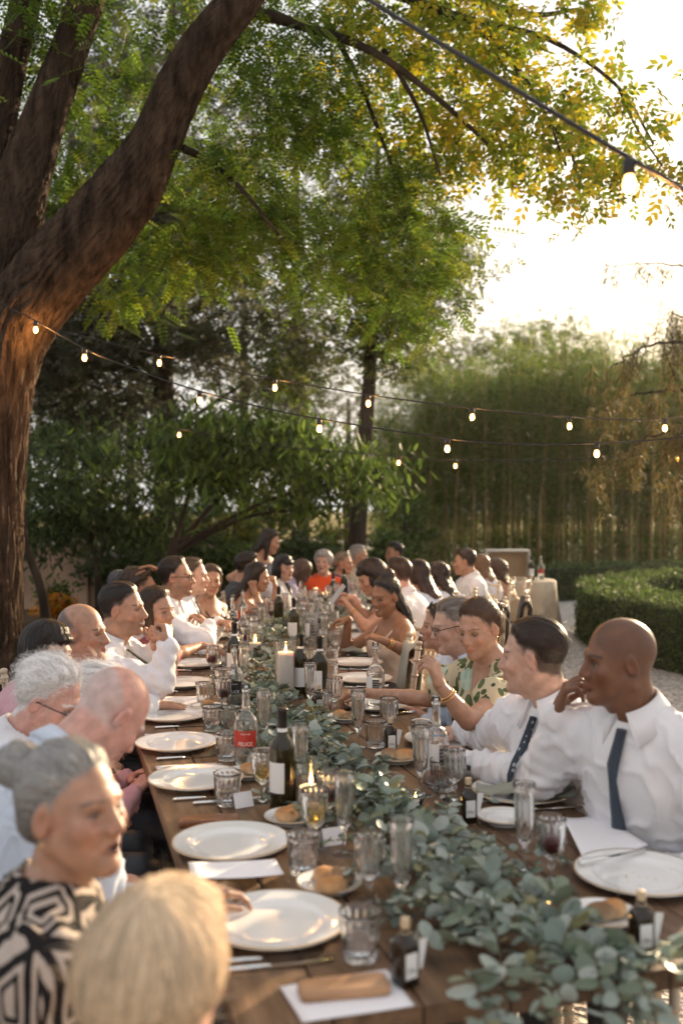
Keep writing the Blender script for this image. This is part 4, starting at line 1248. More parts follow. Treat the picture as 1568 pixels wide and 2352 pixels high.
# ---- the big leaning tree by the table
rng = np.random.default_rng(3)
def furrow(seed, n1=30, amp=.17):
    r = np.random.default_rng(seed); ph = r.uniform(0, 6, 6)
    def f(u, a):
        w = a + .25 * np.sin(u * 9 + ph[0]) + .12 * np.sin(u * 23 + ph[1] + 2 * a) + .05 * np.sin(u * 71 + 5 * a)
        rid = np.abs(np.sin(w * n1 / 2 + .9 * np.sin(u * 31 + ph[2] + 3 * a) + .6 * np.sin(u * 83 + 7 * a + ph[5]))) ** .6
        rid = .65 * rid + .35 * np.abs(np.sin(w * n1 * 1.13 + 1.1 * np.sin(u * 57 - 4 * a)))
        return 1 + amp * (rid - .55) + .05 * np.sin(2 * a + u * 7 + ph[3]) + .03 * np.sin(3 * a - u * 12 + ph[4]) + .022 * np.sin(u * 140 + 9 * a) * rid
    return f
TY = 6.5
def pxl(lst, Y):
    return [at(x, y, Y + (dy if len(r) else 0)) for x, y, *r in lst for dy in [r[0] if r else 0]]
tree = thing('leaning_tree', 'massive leaning tree with deeply furrowed bark beside the left row of guests', 'tree', at(-62, 1744, TY) * np.array([1, 1, 0]))
tb0 = np.array(tree.location)
def rel(V): return np.asarray(V) - tb0
trunk_px = [(-62, 1760, 160), (-66, 1600, 118), (-60, 1420, 104), (-45, 1200, 92), (-22, 1000, 80), (2, 860, 76), (40, 745, 80), (125, 630, 80), (222, 525, 74), (300, 425, 66), (356, 325, 50), (408, 205, 47), (470, 100, 44), (560, -10, 39), (650, -140, 33), (720, -300, 24)]
P = np.array([[*at(x, y, TY - .0004 * max(0, 800 - y)), r / F_PX * TY] for x, y, r in trunk_px]); P = smooth_path(P, 260)
mb = MB(); mb.tube(rel(P[:, :3]), P[:, 3], 160, disp=furrow(1))
obj('trunk', mb.build('trunk', M_BARK), tree)
for i, lst in enumerate(([(4, 760, 62), (0, 640, 72), (26, 520, 66), (58, 400, 55), (104, 260, 46), (160, 110, 42), (215, -40, 38), (280, -220, 30)],
                         [(-30, 620, 50), (-40, 460, 48), (-12, 300, 42), (22, 150, 37), (58, 10, 34), (95, -160, 28)])):
    P = np.array([[*at(x, y, TY + .12 + .12 * i), r / F_PX * TY] for x, y, r in lst]); P = smooth_path(P, 120)
    mb = MB(); mb.tube(rel(P[:, :3]), P[:, 3], 88, disp=furrow(5 + i))
    obj('limb', mb.build('limb', M_BARK), tree)
# twigs and branches carrying the canopy
rngb = np.random.default_rng(21)
br_px = [([(560, 20, 16), (700, 60, 12), (860, 120, 9), (1010, 230, 6), (1120, 330, 4)], 6.6), ([(640, -80, 18), (860, -30, 13), (1060, 40, 9), (1260, 90, 6), (1420, 200, 4), (1500, 330, 3)], 6.9),
         ([(1060, 40, 8), (1170, 130, 6), (1250, 260, 4), (1300, 380, 3)], 6.8), ([(700, -120, 16), (980, -40, 11), (1200, 30, 7), (1330, 20, 4)], 7.3),
         ([(420, 340, 10), (480, 370, 7), (560, 440, 5), (640, 540, 3)], 6.4), ([(760, 60, 8), (830, 200, 6), (900, 380, 4), (960, 520, 3)], 7.2), ([(880, 110, 7), (960, 250, 5), (1010, 400, 3)], 6.6), ([(1250, 260, 4), (1310, 350, 3), (1330, 430, 2)], 6.8), ([(1420, 200, 4), (1460, 290, 3), (1520, 380, 2)], 6.8), ([(1170, 130, 4), (1210, 240, 3), (1180, 330, 2)], 6.9)]
for lst, Y in br_px:
    P = np.array([[*at(x, y, Y + .15 * math.sin(i * 2.1)), r / F_PX * Y] for i, (x, y, r) in enumerate(lst)]); P = smooth_path(P, 26)
    mb = MB(); mb.tube(rel(P[:, :3]), P[:, 3], 7)
    obj('branch', mb.build('branch', M_BARKD), tree)
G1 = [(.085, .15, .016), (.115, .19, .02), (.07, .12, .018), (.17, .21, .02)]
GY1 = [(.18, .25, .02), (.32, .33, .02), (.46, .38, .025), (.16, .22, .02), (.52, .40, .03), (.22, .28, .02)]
blobs = [blob_px(250, 60, 6.9, 230, 170, .9, 1.2), blob_px(520, 240, 7.4, 200, 230, .8, 1.1), blob_px(200, 330, 7.4, 160, 190, .7, .9), blob_px(720, 150, 7.2, 220, 200, .9, 1.3),
         blob_px(800, 420, 7.4, 190, 170, .8, 1.1), blob_px(640, 560, 7.2, 190, 130, .7, .9), blob_px(930, 640, 7.4, 120, 110, .6, .7), blob_px(560, 400, 6.6, 130, 90, .5, .5),
         blob_px(980, 520, 7.4, 90, 120, .6, .55), blob_px(430, 560, 7.0, 120, 90, .5, .5), blob_px(300, 620, 7.4, 130, 90, .5, .45)]
mb = MB(); leaf_cloud(mb, clump_points(blobs, rng, 420, .34, 17) - tb0, 'pinnate', .21, rng, G1, droop=(.1, 1.0), roll=.5)
obj('crown', mb.build('crown', M_LEAF), tree)
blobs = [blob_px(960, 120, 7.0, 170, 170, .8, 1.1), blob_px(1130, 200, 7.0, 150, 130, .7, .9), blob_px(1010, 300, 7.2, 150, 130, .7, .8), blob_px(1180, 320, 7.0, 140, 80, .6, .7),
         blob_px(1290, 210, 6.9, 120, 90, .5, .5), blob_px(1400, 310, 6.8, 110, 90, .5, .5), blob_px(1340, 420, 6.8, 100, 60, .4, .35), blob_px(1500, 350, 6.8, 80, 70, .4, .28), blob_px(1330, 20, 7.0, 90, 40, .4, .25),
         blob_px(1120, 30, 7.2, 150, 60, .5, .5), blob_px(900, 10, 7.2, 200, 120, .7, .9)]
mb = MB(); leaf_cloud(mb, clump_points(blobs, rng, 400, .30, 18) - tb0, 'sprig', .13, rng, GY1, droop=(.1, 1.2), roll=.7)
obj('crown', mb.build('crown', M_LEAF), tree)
# canopy that goes on overhead and behind the frame's top edge
blobs = [((-1.5, 6.5, 6.6), (2.2, 2.0, .9), 2.0), ((.8, 7.0, 6.4), (2.0, 2.0, .7), 1.4), ((-3.8, 6.5, 5.0), (1.6, 2.2, 1.4), 1.6), ((-3.6, 8.5, 6.0), (2.2, 1.8, 1.4), 1.4)]
mb = MB(); leaf_cloud(mb, clump_points(blobs, rng, 190, .5, 12) - tb0, 'pinnate', .22, rng, G1, droop=(.1, 1.0), roll=.5)
obj('crown', mb.build('crown', M_LEAF), tree)

# ---- background trees
def bg_tree(name, label, px, trunk, blobs, leafkind, size, cols, per, droop=(0, .8), clump=.5, nclump=16, seed=1, branches=(), barkm=None, group=None, shell=.35):
    """trunk: list of (x, y, r) px at depth px"""
    rr = np.random.default_rng(seed); Y = px
    P = np.array([[*at(x, y, Y), r / F_PX * Y] for x, y, r in trunk])
    b0 = np.array([P[0, 0], P[0, 1], 0.0])
    if P[0, 2] > 0: P = np.concatenate([[[P[0, 0], P[0, 1], -.05, P[0, 3] * 1.25]], P])
    root = thing(name, label, 'tree' if 'tree' in name else 'shrub', b0, group=group)
    Q = smooth_path(P, 40); m = MB(); m.tube(Q[:, :3] - b0, Q[:, 3], 18, disp=furrow(seed, 9, .06))
    for bl in branches:
        B = np.array([[*at(x, y, Y + dy), r / F_PX * Y] for x, y, r, dy in bl]); B = smooth_path(B, 18)
        m.tube(B[:, :3] - b0, B[:, 3], 7)
    obj('trunk' if 'tree' in name else 'stem', m.build('trunk', barkm or M_BARKD), root)
    m = MB(); leaf_cloud(m, clump_points(blobs, rr, per, clump, nclump, shell) - b0, leafkind, size, rr, cols, droop=droop)
    obj('crown' if 'tree' in name else 'foliage', m.build('crown', M_LEAF), root)
    return root
OAK = [(.06, .07, .035), (.09, .095, .055), (.05, .06, .03), (.12, .12, .085)]
bg_tree('oak_tree', 'tall dark trunked evergreen tree behind the left row of guests', 14.0, [(380, 1330, 26), (378, 1150, 24), (376, 950, 23), (374, 700, 22), (380, 450, 19), (390, 200, 14), (395, -50, 8)],
        [blob_px(330, 720, 14, 220, 160, 1.6, 1.2), blob_px(560, 800, 14.5, 170, 130, 1.5, .9), blob_px(200, 900, 14, 160, 120, 1.4, .8), blob_px(480, 560, 14.5, 230, 160, 1.6, 1.0), blob_px(180, 560, 14, 160, 150, 1.4, .8), blob_px(420, 330, 14.5, 260, 170, 1.6, 1.0), blob_px(300, 100, 14.5, 260, 160, 1.6, .9),
         blob_px(300, 1010, 13.8, 220, 80, 1.2, .6), blob_px(130, 760, 13.8, 110, 130, 1.2, .5)],
        'sprig', .17, OAK, 2500, seed=31, clump=.62, nclump=18,
        branches=[[(376, 900, 9, 0), (300, 800, 6, -.3), (200, 740, 4, -.6)], [(376, 760, 9, 0), (470, 700, 6, .2), (580, 690, 4, .4)], [(378, 640, 8, 0), (290, 560, 6, -.3), (220, 520, 3, -.5)], [(376, 1010, 8, 0), (470, 940, 5, 0), (560, 880, 3, .3)]])
MAPLE = [(.07, .10, .022), (.095, .125, .025), (.055, .08, .02), (.12, .14, .03)]
bg_tree('slender_tree', 'slender dark trunked tree with light green foliage at the far end of the tables', 13.0, [(820, 1275, 21), (826, 1150, 19), (838, 1000, 17), (848, 880, 15), (855, 760, 13), (862, 600, 11), (866, 420, 8), (870, 250, 4)],
        [blob_px(820, 720, 13, 150, 110, 1.1, .9), blob_px(960, 720, 13, 110, 80, .9, .6), blob_px(900, 560, 13, 150, 90, 1.1, .8), blob_px(1000, 600, 13, 80, 70, .8, .4), blob_px(760, 560, 13, 130, 110, 1.1, .7), blob_px(860, 400, 13, 160, 120, 1.1, .8), blob_px(700, 850, 13.2, 100, 80, .8, .35), blob_px(900, 830, 13, 70, 40, .6, .22)],
        'sprig', .15, MAPLE, 1150, seed=33, clump=.5, nclump=16,
        branches=[[(855, 760, 7, 0), (920, 700, 5, .1), (990, 660, 3, .2)], [(856, 700, 7, 0), (790, 650, 5, -.1), (720, 640, 3, 0)], [(862, 600, 6, 0), (930, 540, 4, .2), (1000, 520, 2, .3)]])
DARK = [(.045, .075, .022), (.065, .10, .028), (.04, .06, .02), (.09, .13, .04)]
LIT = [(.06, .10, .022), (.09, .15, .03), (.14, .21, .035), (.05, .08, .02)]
bg_tree('peach_tree', 'low spreading tree with long drooping leaves behind the seated guests', 10.8, [(388, 1330, 14), (392, 1290, 12), (405, 1235, 10)],
        [blob_px(560, 1010, 10.8, 150, 50, 1.0, .9), blob_px(720, 1060, 10.8, 130, 55, .9, .8), blob_px(830, 1090, 10.8, 65, 60, .6, .45), blob_px(640, 1120, 10.8, 170, 45, 1.0, .5), blob_px(470, 1060, 10.8, 130, 60, 1.0, .8), blob_px(400, 1010, 10.9, 120, 50, .9, .6), blob_px(640, 1000, 10.6, 60, 40, .5, .3)],
        'lance', .14, LIT, 1300, droop=(.5, 1.35), seed=35, clump=.42, nclump=16,
        branches=[[(396, 1280, 7, 0), (470, 1180, 6, .1), (560, 1090, 4, .2), (640, 1030, 3, .3)], [(398, 1265, 7, 0), (500, 1205, 5, -.1), (640, 1140, 4, -.1), (760, 1110, 3, 0), (860, 1085, 2, .1)], [(405, 1235, 6, 0), (440, 1120, 5, .2), (500, 1020, 3, .3)], [(396, 1275, 6, 0), (560, 1190, 4, .3), (700, 1170, 3, .4), (800, 1160, 2, .4)]])
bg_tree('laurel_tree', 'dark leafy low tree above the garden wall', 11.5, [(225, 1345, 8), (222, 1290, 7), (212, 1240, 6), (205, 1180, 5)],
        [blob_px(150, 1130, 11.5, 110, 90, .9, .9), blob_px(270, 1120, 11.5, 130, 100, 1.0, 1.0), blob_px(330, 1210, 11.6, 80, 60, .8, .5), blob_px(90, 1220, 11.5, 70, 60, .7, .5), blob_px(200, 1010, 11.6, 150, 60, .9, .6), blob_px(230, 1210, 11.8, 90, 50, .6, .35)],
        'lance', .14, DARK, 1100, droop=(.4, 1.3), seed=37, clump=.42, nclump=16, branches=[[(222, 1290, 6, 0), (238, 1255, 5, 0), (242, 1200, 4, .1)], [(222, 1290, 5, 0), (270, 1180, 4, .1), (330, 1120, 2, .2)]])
bg_tree('leaning_sapling_tree', 'thin dark leaning trunk in front of the garden wall', 9.6, [(105, 1430, 11), (98, 1370, 11), (80, 1310, 10), (62, 1260, 9), (52, 1180, 7), (48, 1050, 5)],
        [blob_px(40, 1080, 9.6, 60, 80, .6, .5)], 'lance', .18, DARK, 260, seed=38, clump=.4)
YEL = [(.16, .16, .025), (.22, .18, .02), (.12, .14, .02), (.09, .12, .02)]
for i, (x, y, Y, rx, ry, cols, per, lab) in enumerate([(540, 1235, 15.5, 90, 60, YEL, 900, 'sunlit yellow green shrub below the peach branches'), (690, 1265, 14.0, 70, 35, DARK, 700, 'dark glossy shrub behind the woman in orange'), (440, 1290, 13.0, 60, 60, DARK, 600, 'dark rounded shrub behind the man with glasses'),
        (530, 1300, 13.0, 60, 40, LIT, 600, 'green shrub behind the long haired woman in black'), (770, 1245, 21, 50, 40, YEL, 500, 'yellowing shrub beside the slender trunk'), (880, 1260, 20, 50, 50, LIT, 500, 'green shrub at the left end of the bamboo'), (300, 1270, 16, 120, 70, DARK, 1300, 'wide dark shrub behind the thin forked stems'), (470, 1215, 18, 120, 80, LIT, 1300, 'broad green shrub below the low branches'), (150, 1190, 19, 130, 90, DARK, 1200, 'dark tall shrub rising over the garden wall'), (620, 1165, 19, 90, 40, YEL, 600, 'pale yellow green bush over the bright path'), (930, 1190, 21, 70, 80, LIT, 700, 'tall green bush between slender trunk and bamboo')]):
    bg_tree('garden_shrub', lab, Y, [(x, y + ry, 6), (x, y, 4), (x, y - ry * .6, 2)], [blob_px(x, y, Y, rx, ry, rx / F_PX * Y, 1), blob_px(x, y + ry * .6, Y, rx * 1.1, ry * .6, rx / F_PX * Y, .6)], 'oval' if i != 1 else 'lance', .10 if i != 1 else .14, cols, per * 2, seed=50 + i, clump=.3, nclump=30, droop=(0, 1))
FAR = [(.09, .12, .04), (.12, .14, .045), (.08, .09, .045), (.13, .11, .06)]
for i, (x, y, Y, rx, ry) in enumerate([(60, 760, 22, 190, 230), (300, 800, 26, 210, 220), (560, 620, 27, 230, 280), (700, 860, 30, 180, 180), (470, 1050, 30, 220, 110), (140, 1060, 24, 200, 130), (800, 980, 34, 120, 130), (160, 350, 24, 260, 260), (680, 330, 26, 230, 240)]):
    bg_tree('distant_tree', 'blurred distant tree filling the gaps behind the garden', Y, [(x, 1160 + 1.66 * F_PX / Y, 12), (x, y + ry, 10), (x, y, 6), (x, y - ry * .5, 3)], [blob_px(x, y, Y, rx, ry, 2.2, 1), blob_px(x - rx * .3, y + ry * .5, Y, rx * .6, ry * .5, 2, .5)], 'sprig', .22, FAR, 900, seed=70 + i, clump=.8, nclump=30, group='distant trees behind the garden')

# ---- bamboo grove: individual plants
def bamboo_proto(seed):
    r = np.random.default_rng(seed); m = MB()
    hgt = r.uniform(4.6, 6.0); bend = r.normal(0, .25, 2)
    z = np.linspace(0, hgt, 22); u = z / hgt
    P = np.stack([bend[0] * u ** 2.2, bend[1] * u ** 2.2, z], 1)
    m.tube(P, .026 * (1 - .75 * u) + .003, 6, disp=None)
    for zz in np.arange(.3, hgt * .8, .32):
        k = np.interp(zz, z, np.arange(22)); p = P[int(k)]; m.tube([[p[0], p[1], zz - .012], [p[0], p[1], zz + .012]], .026 * (1 - .7 * zz / hgt), 6)
    culm = m.build('culm', M_CULM)
    zc = hgt * (.30 + .70 * r.beta(1.4, 1.2, 72)); zc[:9] = hgt * r.uniform(.05, .3, 9); n = 13
    ax = np.stack([np.interp(zc, z, P[:, 0]), np.interp(zc, z, P[:, 1]), zc], 1)
    rad = r.uniform(.05, .62, len(zc)) * (1.15 - .8 * np.abs(zc / hgt - .68)); a = r.uniform(0, 2 * PI, len(zc))
    cc = ax + np.stack([np.cos(a) * rad, np.sin(a) * rad, .15 * rad], 1)
    C = (cc[:, None, :] + r.normal(size=(len(zc), n, 3)) * np.array([.15, .15, .12])).reshape(-1, 3)
    m = MB(); leaf_cloud(m, C, 'blade', .24, r, [(.11, .18, .03), (.15, .22, .035), (.22, .25, .035), (.09, .15, .03)], droop=(.1, 1.1))
    return culm, m.build('foliage', M_BLEAF)
M_BLEAF = mat('bamboo_leaf', attr=True, rough=.5, spec=.35, translucent=.65)
M_CULM = mat('bamboo_culm', (.34, .22, .08), rough=.5, noise=(3, .6, 1.4))
BPROTO = [bamboo_proto(400 + i) for i in range(7)]
rr = np.random.default_rng(9)
for i in range(240):
    row = i % 6; t = rr.uniform(0, 1)
    x = .9 + 8.6 * ((i // 6) + rr.uniform(0, 1)) / 40; y = 22.3 + row * .62 + rr.uniform(-.35, .35) + .12 * x * .5
    cu, fo = BPROTO[rr.integers(0, 7)]
    b = thing('bamboo_plant', 'tall green bamboo cane of the dense grove behind the hedge', 'bamboo', (x, y, 0), rr.uniform(0, 6.28), group='bamboo canes in the grove')
    s = rr.uniform(.82, 1.1) * (.80 if x < 2 else .93 if x < 3.5 else 1.0); b.scale = (s, s, s)
    obj('culm', cu, b); obj('foliage', fo, b)

# ---- drooping conifer on the right
CED = [(.11, .10, .04), (.15, .115, .045), (.085, .095, .035), (.20, .14, .05)]
def cedar():
    Y = 9.0; r = np.random.default_rng(77); b0 = np.array([at(1760, 1300, Y)[0], Y, 0.0])
    root = thing('drooping_conifer_tree', 'conifer with hanging brown needle sprays at the right edge', 'tree', b0)
    m = MB(); P = np.array([[b0[0], Y, 0, .16], [b0[0] - .02, Y, 2, .13], [b0[0] - .08, Y, 4, .09], [b0[0] - .1, Y, 6.5, .03]]); Q = smooth_path(P, 30)
    m.tube(Q[:, :3] - b0, Q[:, 3], 14); obj('trunk', m.build('trunk', M_BARKD), root)
    m = MB(); pts = []
    for bl in ([(1760, 640, 9, 0), (1640, 620, 6, -.2), (1520, 605, 3, -.3), (1390, 612, 1.5, -.4)], [(1760, 860, 10, 0), (1620, 800, 7, -.3), (1500, 790, 5, -.5), (1400, 850, 2, -.6)], [(1760, 980, 10, 0), (1600, 900, 7, .2), (1470, 905, 4, .3), (1370, 940, 2, .3)],
               [(1760, 1040, 9, 0), (1600, 985, 6, -.2), (1480, 1010, 4, -.3), (1380, 1080, 2, -.4)], [(1760, 760, 9, 0), (1620, 740, 6, .3), (1540, 720, 3, .4)], [(1760, 520, 8, 0), (1620, 480, 5, 0), (1540, 440, 2, 0)], [(1760, 900, 8, 0), (1640, 940, 5, -.5), (1560, 1000, 3, -.6)], [(1760, 1100, 8, 0), (1640, 1080, 5, .1), (1540, 1110, 2, .2)]):
        B = smooth_path(np.array([[*at(x, y, Y + dy), .55 * q / F_PX * Y] for x, y, q, dy in bl]), 26)
        B[:, :3] += r.normal(size=(26, 3)) * .012
        m.tube(B[:, :3] - b0, B[:, 3], 6)
        top = bl[0][1] < 700
        for p in B[7::2]:
            for _ in range(1 if top else 2):
                ln = r.uniform(.12, .45) * (.45 if top else 1.0); n = int(46 * ln / .3)
                q = p[:3] + r.normal(size=3) * np.array([.10, .10, .03]) * (not top) + np.outer(np.linspace(0, 1, n), np.array([r.normal(0, .05), r.normal(0, .05), -ln])) + r.normal(size=(n, 3)) * .022
                tw = q[[0, n // 2, -1]]; m.tube(tw - b0, .003, 4)
                pts.append(q)
    obj('branch', m.build('branch', M_BARKD), root)
    m = MB(); C = np.concatenate(pts) - b0; C = np.repeat(C, 2, 0) + r.normal(size=(len(C) * 2, 3)) * .012
    leaf_cloud(m, C, 'blade', .085, r, CED, droop=(.3, 1.4)); obj('crown', m.build('crown', M_LEAF), root)
cedar()
bg_tree('pale_far_tree', 'pale hazy tree showing above the bamboo', 36, [(1150, 1265, 12), (1150, 1000, 10), (1150, 850, 6)], [blob_px(1120, 840, 36, 150, 70, 2, 1.0), blob_px(1260, 800, 36, 90, 50, 2, .6), blob_px(1000, 860, 36, 90, 60, 2, .6), blob_px(1330, 860, 36, 90, 50, 2, .5)], 'sprig', .32, MAPLE, 900, seed=91, clump=.9, nclump=22)

# ---- hedges
HCOL = [(.06, .095, .028), (.085, .13, .035), (.11, .155, .045), (.05, .075, .024)]
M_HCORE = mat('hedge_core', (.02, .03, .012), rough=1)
def hedge(name, label, center_path, width, height, nleaf, seed):
    r = np.random.default_rng(seed); P = smooth_path(np.array(center_path, float), 60)
    c0 = np.array([P[:, 0].mean(), P[:, 1].mean(), 0.0]); T = np.gradient(P, axis=0); T /= np.linalg.norm(T, axis=1)[:, None]; Nn = np.stack([-T[:, 1], T[:, 0]], 1)
    root = thing(name, label, 'hedge', c0)
    w = width / 2; prof = [(-w, 0), (-w, height * .93), (-w * .9, height), (w * .9, height), (w, height * .93), (w, 0)]
    V = np.array([[*(P[i] + Nn[i] * a), z] for i in range(60) for a, z in [(a * .93, z * .96) for a, z in prof]]) - c0
    Q = np.array([[i * 6 + j, i * 6 + j + 1, (i + 1) * 6 + j + 1, (i + 1) * 6 + j] for i in range(59) for j in range(5)])
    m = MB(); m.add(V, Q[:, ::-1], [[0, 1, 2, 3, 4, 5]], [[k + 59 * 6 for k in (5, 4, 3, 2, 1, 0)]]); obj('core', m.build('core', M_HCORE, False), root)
    t = r.uniform(0, 59, nleaf); i = t.astype(int); f = (t - i)[:, None]; p = P[i] * (1 - f) + P[np.minimum(i + 1, 59)] * f; nn = Nn[i]
    u = r.uniform(0, 2 * height + width, nleaf)
    a = np.where(u < height, -w, np.where(u > height + width, w, u - height - w)); z = np.where(u < height, u, np.where(u > height + width, 2 * height + width - u, height))
    C = np.column_stack([p + nn * a[:, None], z]) + r.normal(size=(nleaf, 3)) * .022 + (.05 * np.clip(wobble(np.column_stack([p, z]) , 7, seed, 2), -.6, 1))[:, None] * np.array([.3, -.3, .5])
    ends = r.random(nleaf) < .05
    C[ends] = np.column_stack([P[np.where(r.random(ends.sum()) < .5, 0, 59)] + Nn[0] * r.uniform(-w, w, ends.sum())[:, None], r.uniform(0, height, ends.sum())])
    m = MB(); leaf_cloud(m, C - c0, 'oval', .045, r, HCOL, droop=(-1.2, .8), roll=1.2); obj('foliage', m.build('foliage', M_LEAF), root)
ca = np.radians(np.linspace(70, 290, 12))
hedge('clipped_hedge', 'clipped box hedge curving in a ring on the gravel', [(6.55 + 3.3 * math.cos(a), 11.6 + 3.5 * math.sin(a)) for a in ca], .75, .66, 60000, 5)
hedge('clipped_hedge', 'long low box hedge in front of the bamboo', [(2.9, 17.2), (6, 18.4), (9, 19.6), (13, 21.2)], .7, .58, 24000, 6)

# ---- garden wall and flowers on the left
M_PLASTER = mat('old_plaster', (.36, .23, .15), rough=.95, noise=(1.4, .6, 1.3), bump=(10, .4, .02)); M_COPING = mat('coping', (.5, .46, .42), rough=.9, noise=(3, .8, 1.1))
w0 = at(60, 1400, 16) * np.array([1, 1, 0]); wt = thing('garden_wall', 'old ochre plastered garden wall with stone coping behind the left trees', 'wall', w0)
mb = MB(); mb.box((-.3, 0, .5), (2.6, .4, 1.0)); mb.box((-1.0, .02, 1.0), (1.2, .34, .5)); obj('wall', mb.build('wall', M_PLASTER, False), wt)
mb = MB(); mb.box((1.55, 0, .42), (1.1, .34, .84)); obj('low_wall', mb.build('low_wall', M_PLASTER, False), wt)
mb = MB(); mb.box((.85, -.05, .52), (.42, .5, 1.04)); mb.box((.85, -.05, 1.07), (.52, .6, .08)); obj('pillar', mb.build('pillar', M_PLASTER, False), wt)
mb = MB(); mb.box((1.57, 0, .87), (1.12, .46, .07)); mb.box((-.30, 0, 1.27), (2.7, .5, .05)) if False else None; mb.box((.28, 0, 1.03), (.7, .46, .06)); obj('coping', mb.build('coping', M_COPING, False), wt)
FL = [(.75, .30, .015), (.65, .20, .01), (.8, .42, .03), (.08, .11, .025)]
bg_tree('flowering_shrub', 'shrub with orange flowers in front of the ochre wall', 12.0, [(132, 1425, 5), (132, 1390, 3), (132, 1370, 2)], [blob_px(130, 1385, 12, 30, 22, .25, 1), blob_px(115, 1405, 12, 26, 16, .2, .5)], 'oval', .06, FL, 900, seed=61, clump=.12, nclump=24)
bg_tree('flowering_shrub', 'green leafy shrub growing above the orange flowers', 12.4, [(128, 1400, 4), (128, 1370, 3), (128, 1355, 2)], [blob_px(128, 1360, 12.4, 38, 14, .25, 1)], 'oval', .06, LIT, 500, seed=62, clump=.14, nclump=20)

# ------------------------------------------------------------------ evening haze
HAZE = 0.0004
hb_ = MB(); hb_.box((0, 110, 11.5), (310, 310, 25))
hz = obj('haze', hb_.build('haze', [], False)); tag(hz, kind='stuff')
hm_ = bpy.data.materials.new('haze'); hm_.use_nodes = True; hn = hm_.node_tree; hn.nodes.remove(hn.nodes['Principled BSDF'])
pv = hn.nodes.new('ShaderNodeVolumePrincipled'); pv.inputs['Color'].default_value = (.97, .93, .88, 1); pv.inputs['Density'].default_value = HAZE; pv.inputs['Anisotropy'].default_value = .65
hn.links.new(pv.outputs[0], hn.nodes['Material Output'].inputs['Volume']); hz.data.materials.append(hm_)
# ------------------------------------------------------------------ tables
M_WOODS = [mat('table_wood_%d' % i, c, rough=.5, spec=.35, noise=(6, .55, 1.35), bump=(30, .3, .004), stretch=(6, .7, 6)) for i, c in enumerate([(.15, .088, .05), (.18, .108, .062), (.12, .07, .042)])]
M_WOODL = mat('table_leg_wood', (.07, .042, .026), rough=.6, noise=(5, .6, 1.3))
PA, PB, PC, PD = np.array([.397, 1.882]), np.array([-.375, 4.574]), np.array([-.42, 7.35]), np.array([1.085, 11.27])
def unit2(a): return a / np.linalg.norm(a)
def segs():
    pts = [PA, PB, PC, PC + (PD - PC) * .5, PD]
    dirs = [unit2(pts[i + 1] - pts[i]) for i in range(4)]
    perp = [np.array([d[1], -d[0]]) for d in dirs]
    cuts = [perp[0]]
    for i in range(1, 4):
        b = unit2(perp[i - 1] + perp[i]); cuts.append(b / np.dot(b, perp[i]))
    cuts.append(perp[3])
    return pts, dirs, perp, cuts
TP, TD, TN, TC = segs()
TLAB = ['long dark plank table nearest the grey haired woman, its end bare of chairs', 'plank table in the middle under the tall candle', 'plank table laid in front of the woman with the black fringe', 'plank table at the far end beside the woman in orange']
for k in range(4):
    a, b = TP[k], TP[k + 1]; c0 = np.array([*(a + b) / 2, 0.0]); d = TD[k]; ang = math.atan2(d[1], d[0]) - PI / 2
    root = thing('banquet_table', TLAB[k], 'table', c0, ang)
    Rm = np.array([[math.cos(ang), -math.sin(ang)], [math.sin(ang), math.cos(ang)]])
    loc = lambda p: (np.asarray(p) - c0[:2]) @ Rm
    edges = np.linspace(-.6, .6, 8); rr = np.random.default_rng(k)
    for i in range(7):
        o1, o2 = edges[i] + .0022, edges[i + 1] - .0022
        sh = .002 if k else 0
        q = [loc(a + TC[k] * o1 + d * sh), loc(a + TC[k] * o2 + d * sh), loc(b + TC[k + 1] * o2 - d * .002), loc(b + TC[k + 1] * o1 - d * .002)]
        z1 = TOP - rr.uniform(0, .0018); z0 = TOP - .042
        V = [[*p, z0] for p in q] + [[*p, z1 - .003] for p in q]
        cen = np.mean(q, 0); V += [[*(p + (cen - p) * np.array([.04, .002])), z1] for p in q]
        m = MB(); m.add(V, [[3, 2, 1, 0], [8, 9, 10, 11]], [[j, (j + 1) % 4, (j + 1) % 4 + 4, j + 4] for j in range(4)], [[j + 4, (j + 1) % 4 + 4, (j + 1) % 4 + 8, j + 8] for j in range(4)])
        obj('plank', m.build('plank', M_WOODS[rr.integers(0, 3)], False), root)
    L = np.linalg.norm(b - a)
    for s in (-1, 1):
        m = MB(); m.box((s * .54, 0, TOP - .092), (.03, L - .35, .096)); obj('apron', m.build('apron', M_WOODL, False), root)
        m = MB(); m.box((0, s * (L / 2 - .20), TOP - .092), (1.04, .03, .096)); obj('apron', m.build('apron', M_WOODL, False), root)
        for e in (-1, 1):
            m = MB(); m.box((s * .52, e * (L / 2 - .22), (TOP - .043) / 2), (.07, .07, TOP - .043), taper=1); obj('leg', m.build('leg', M_WOODL, False), root)

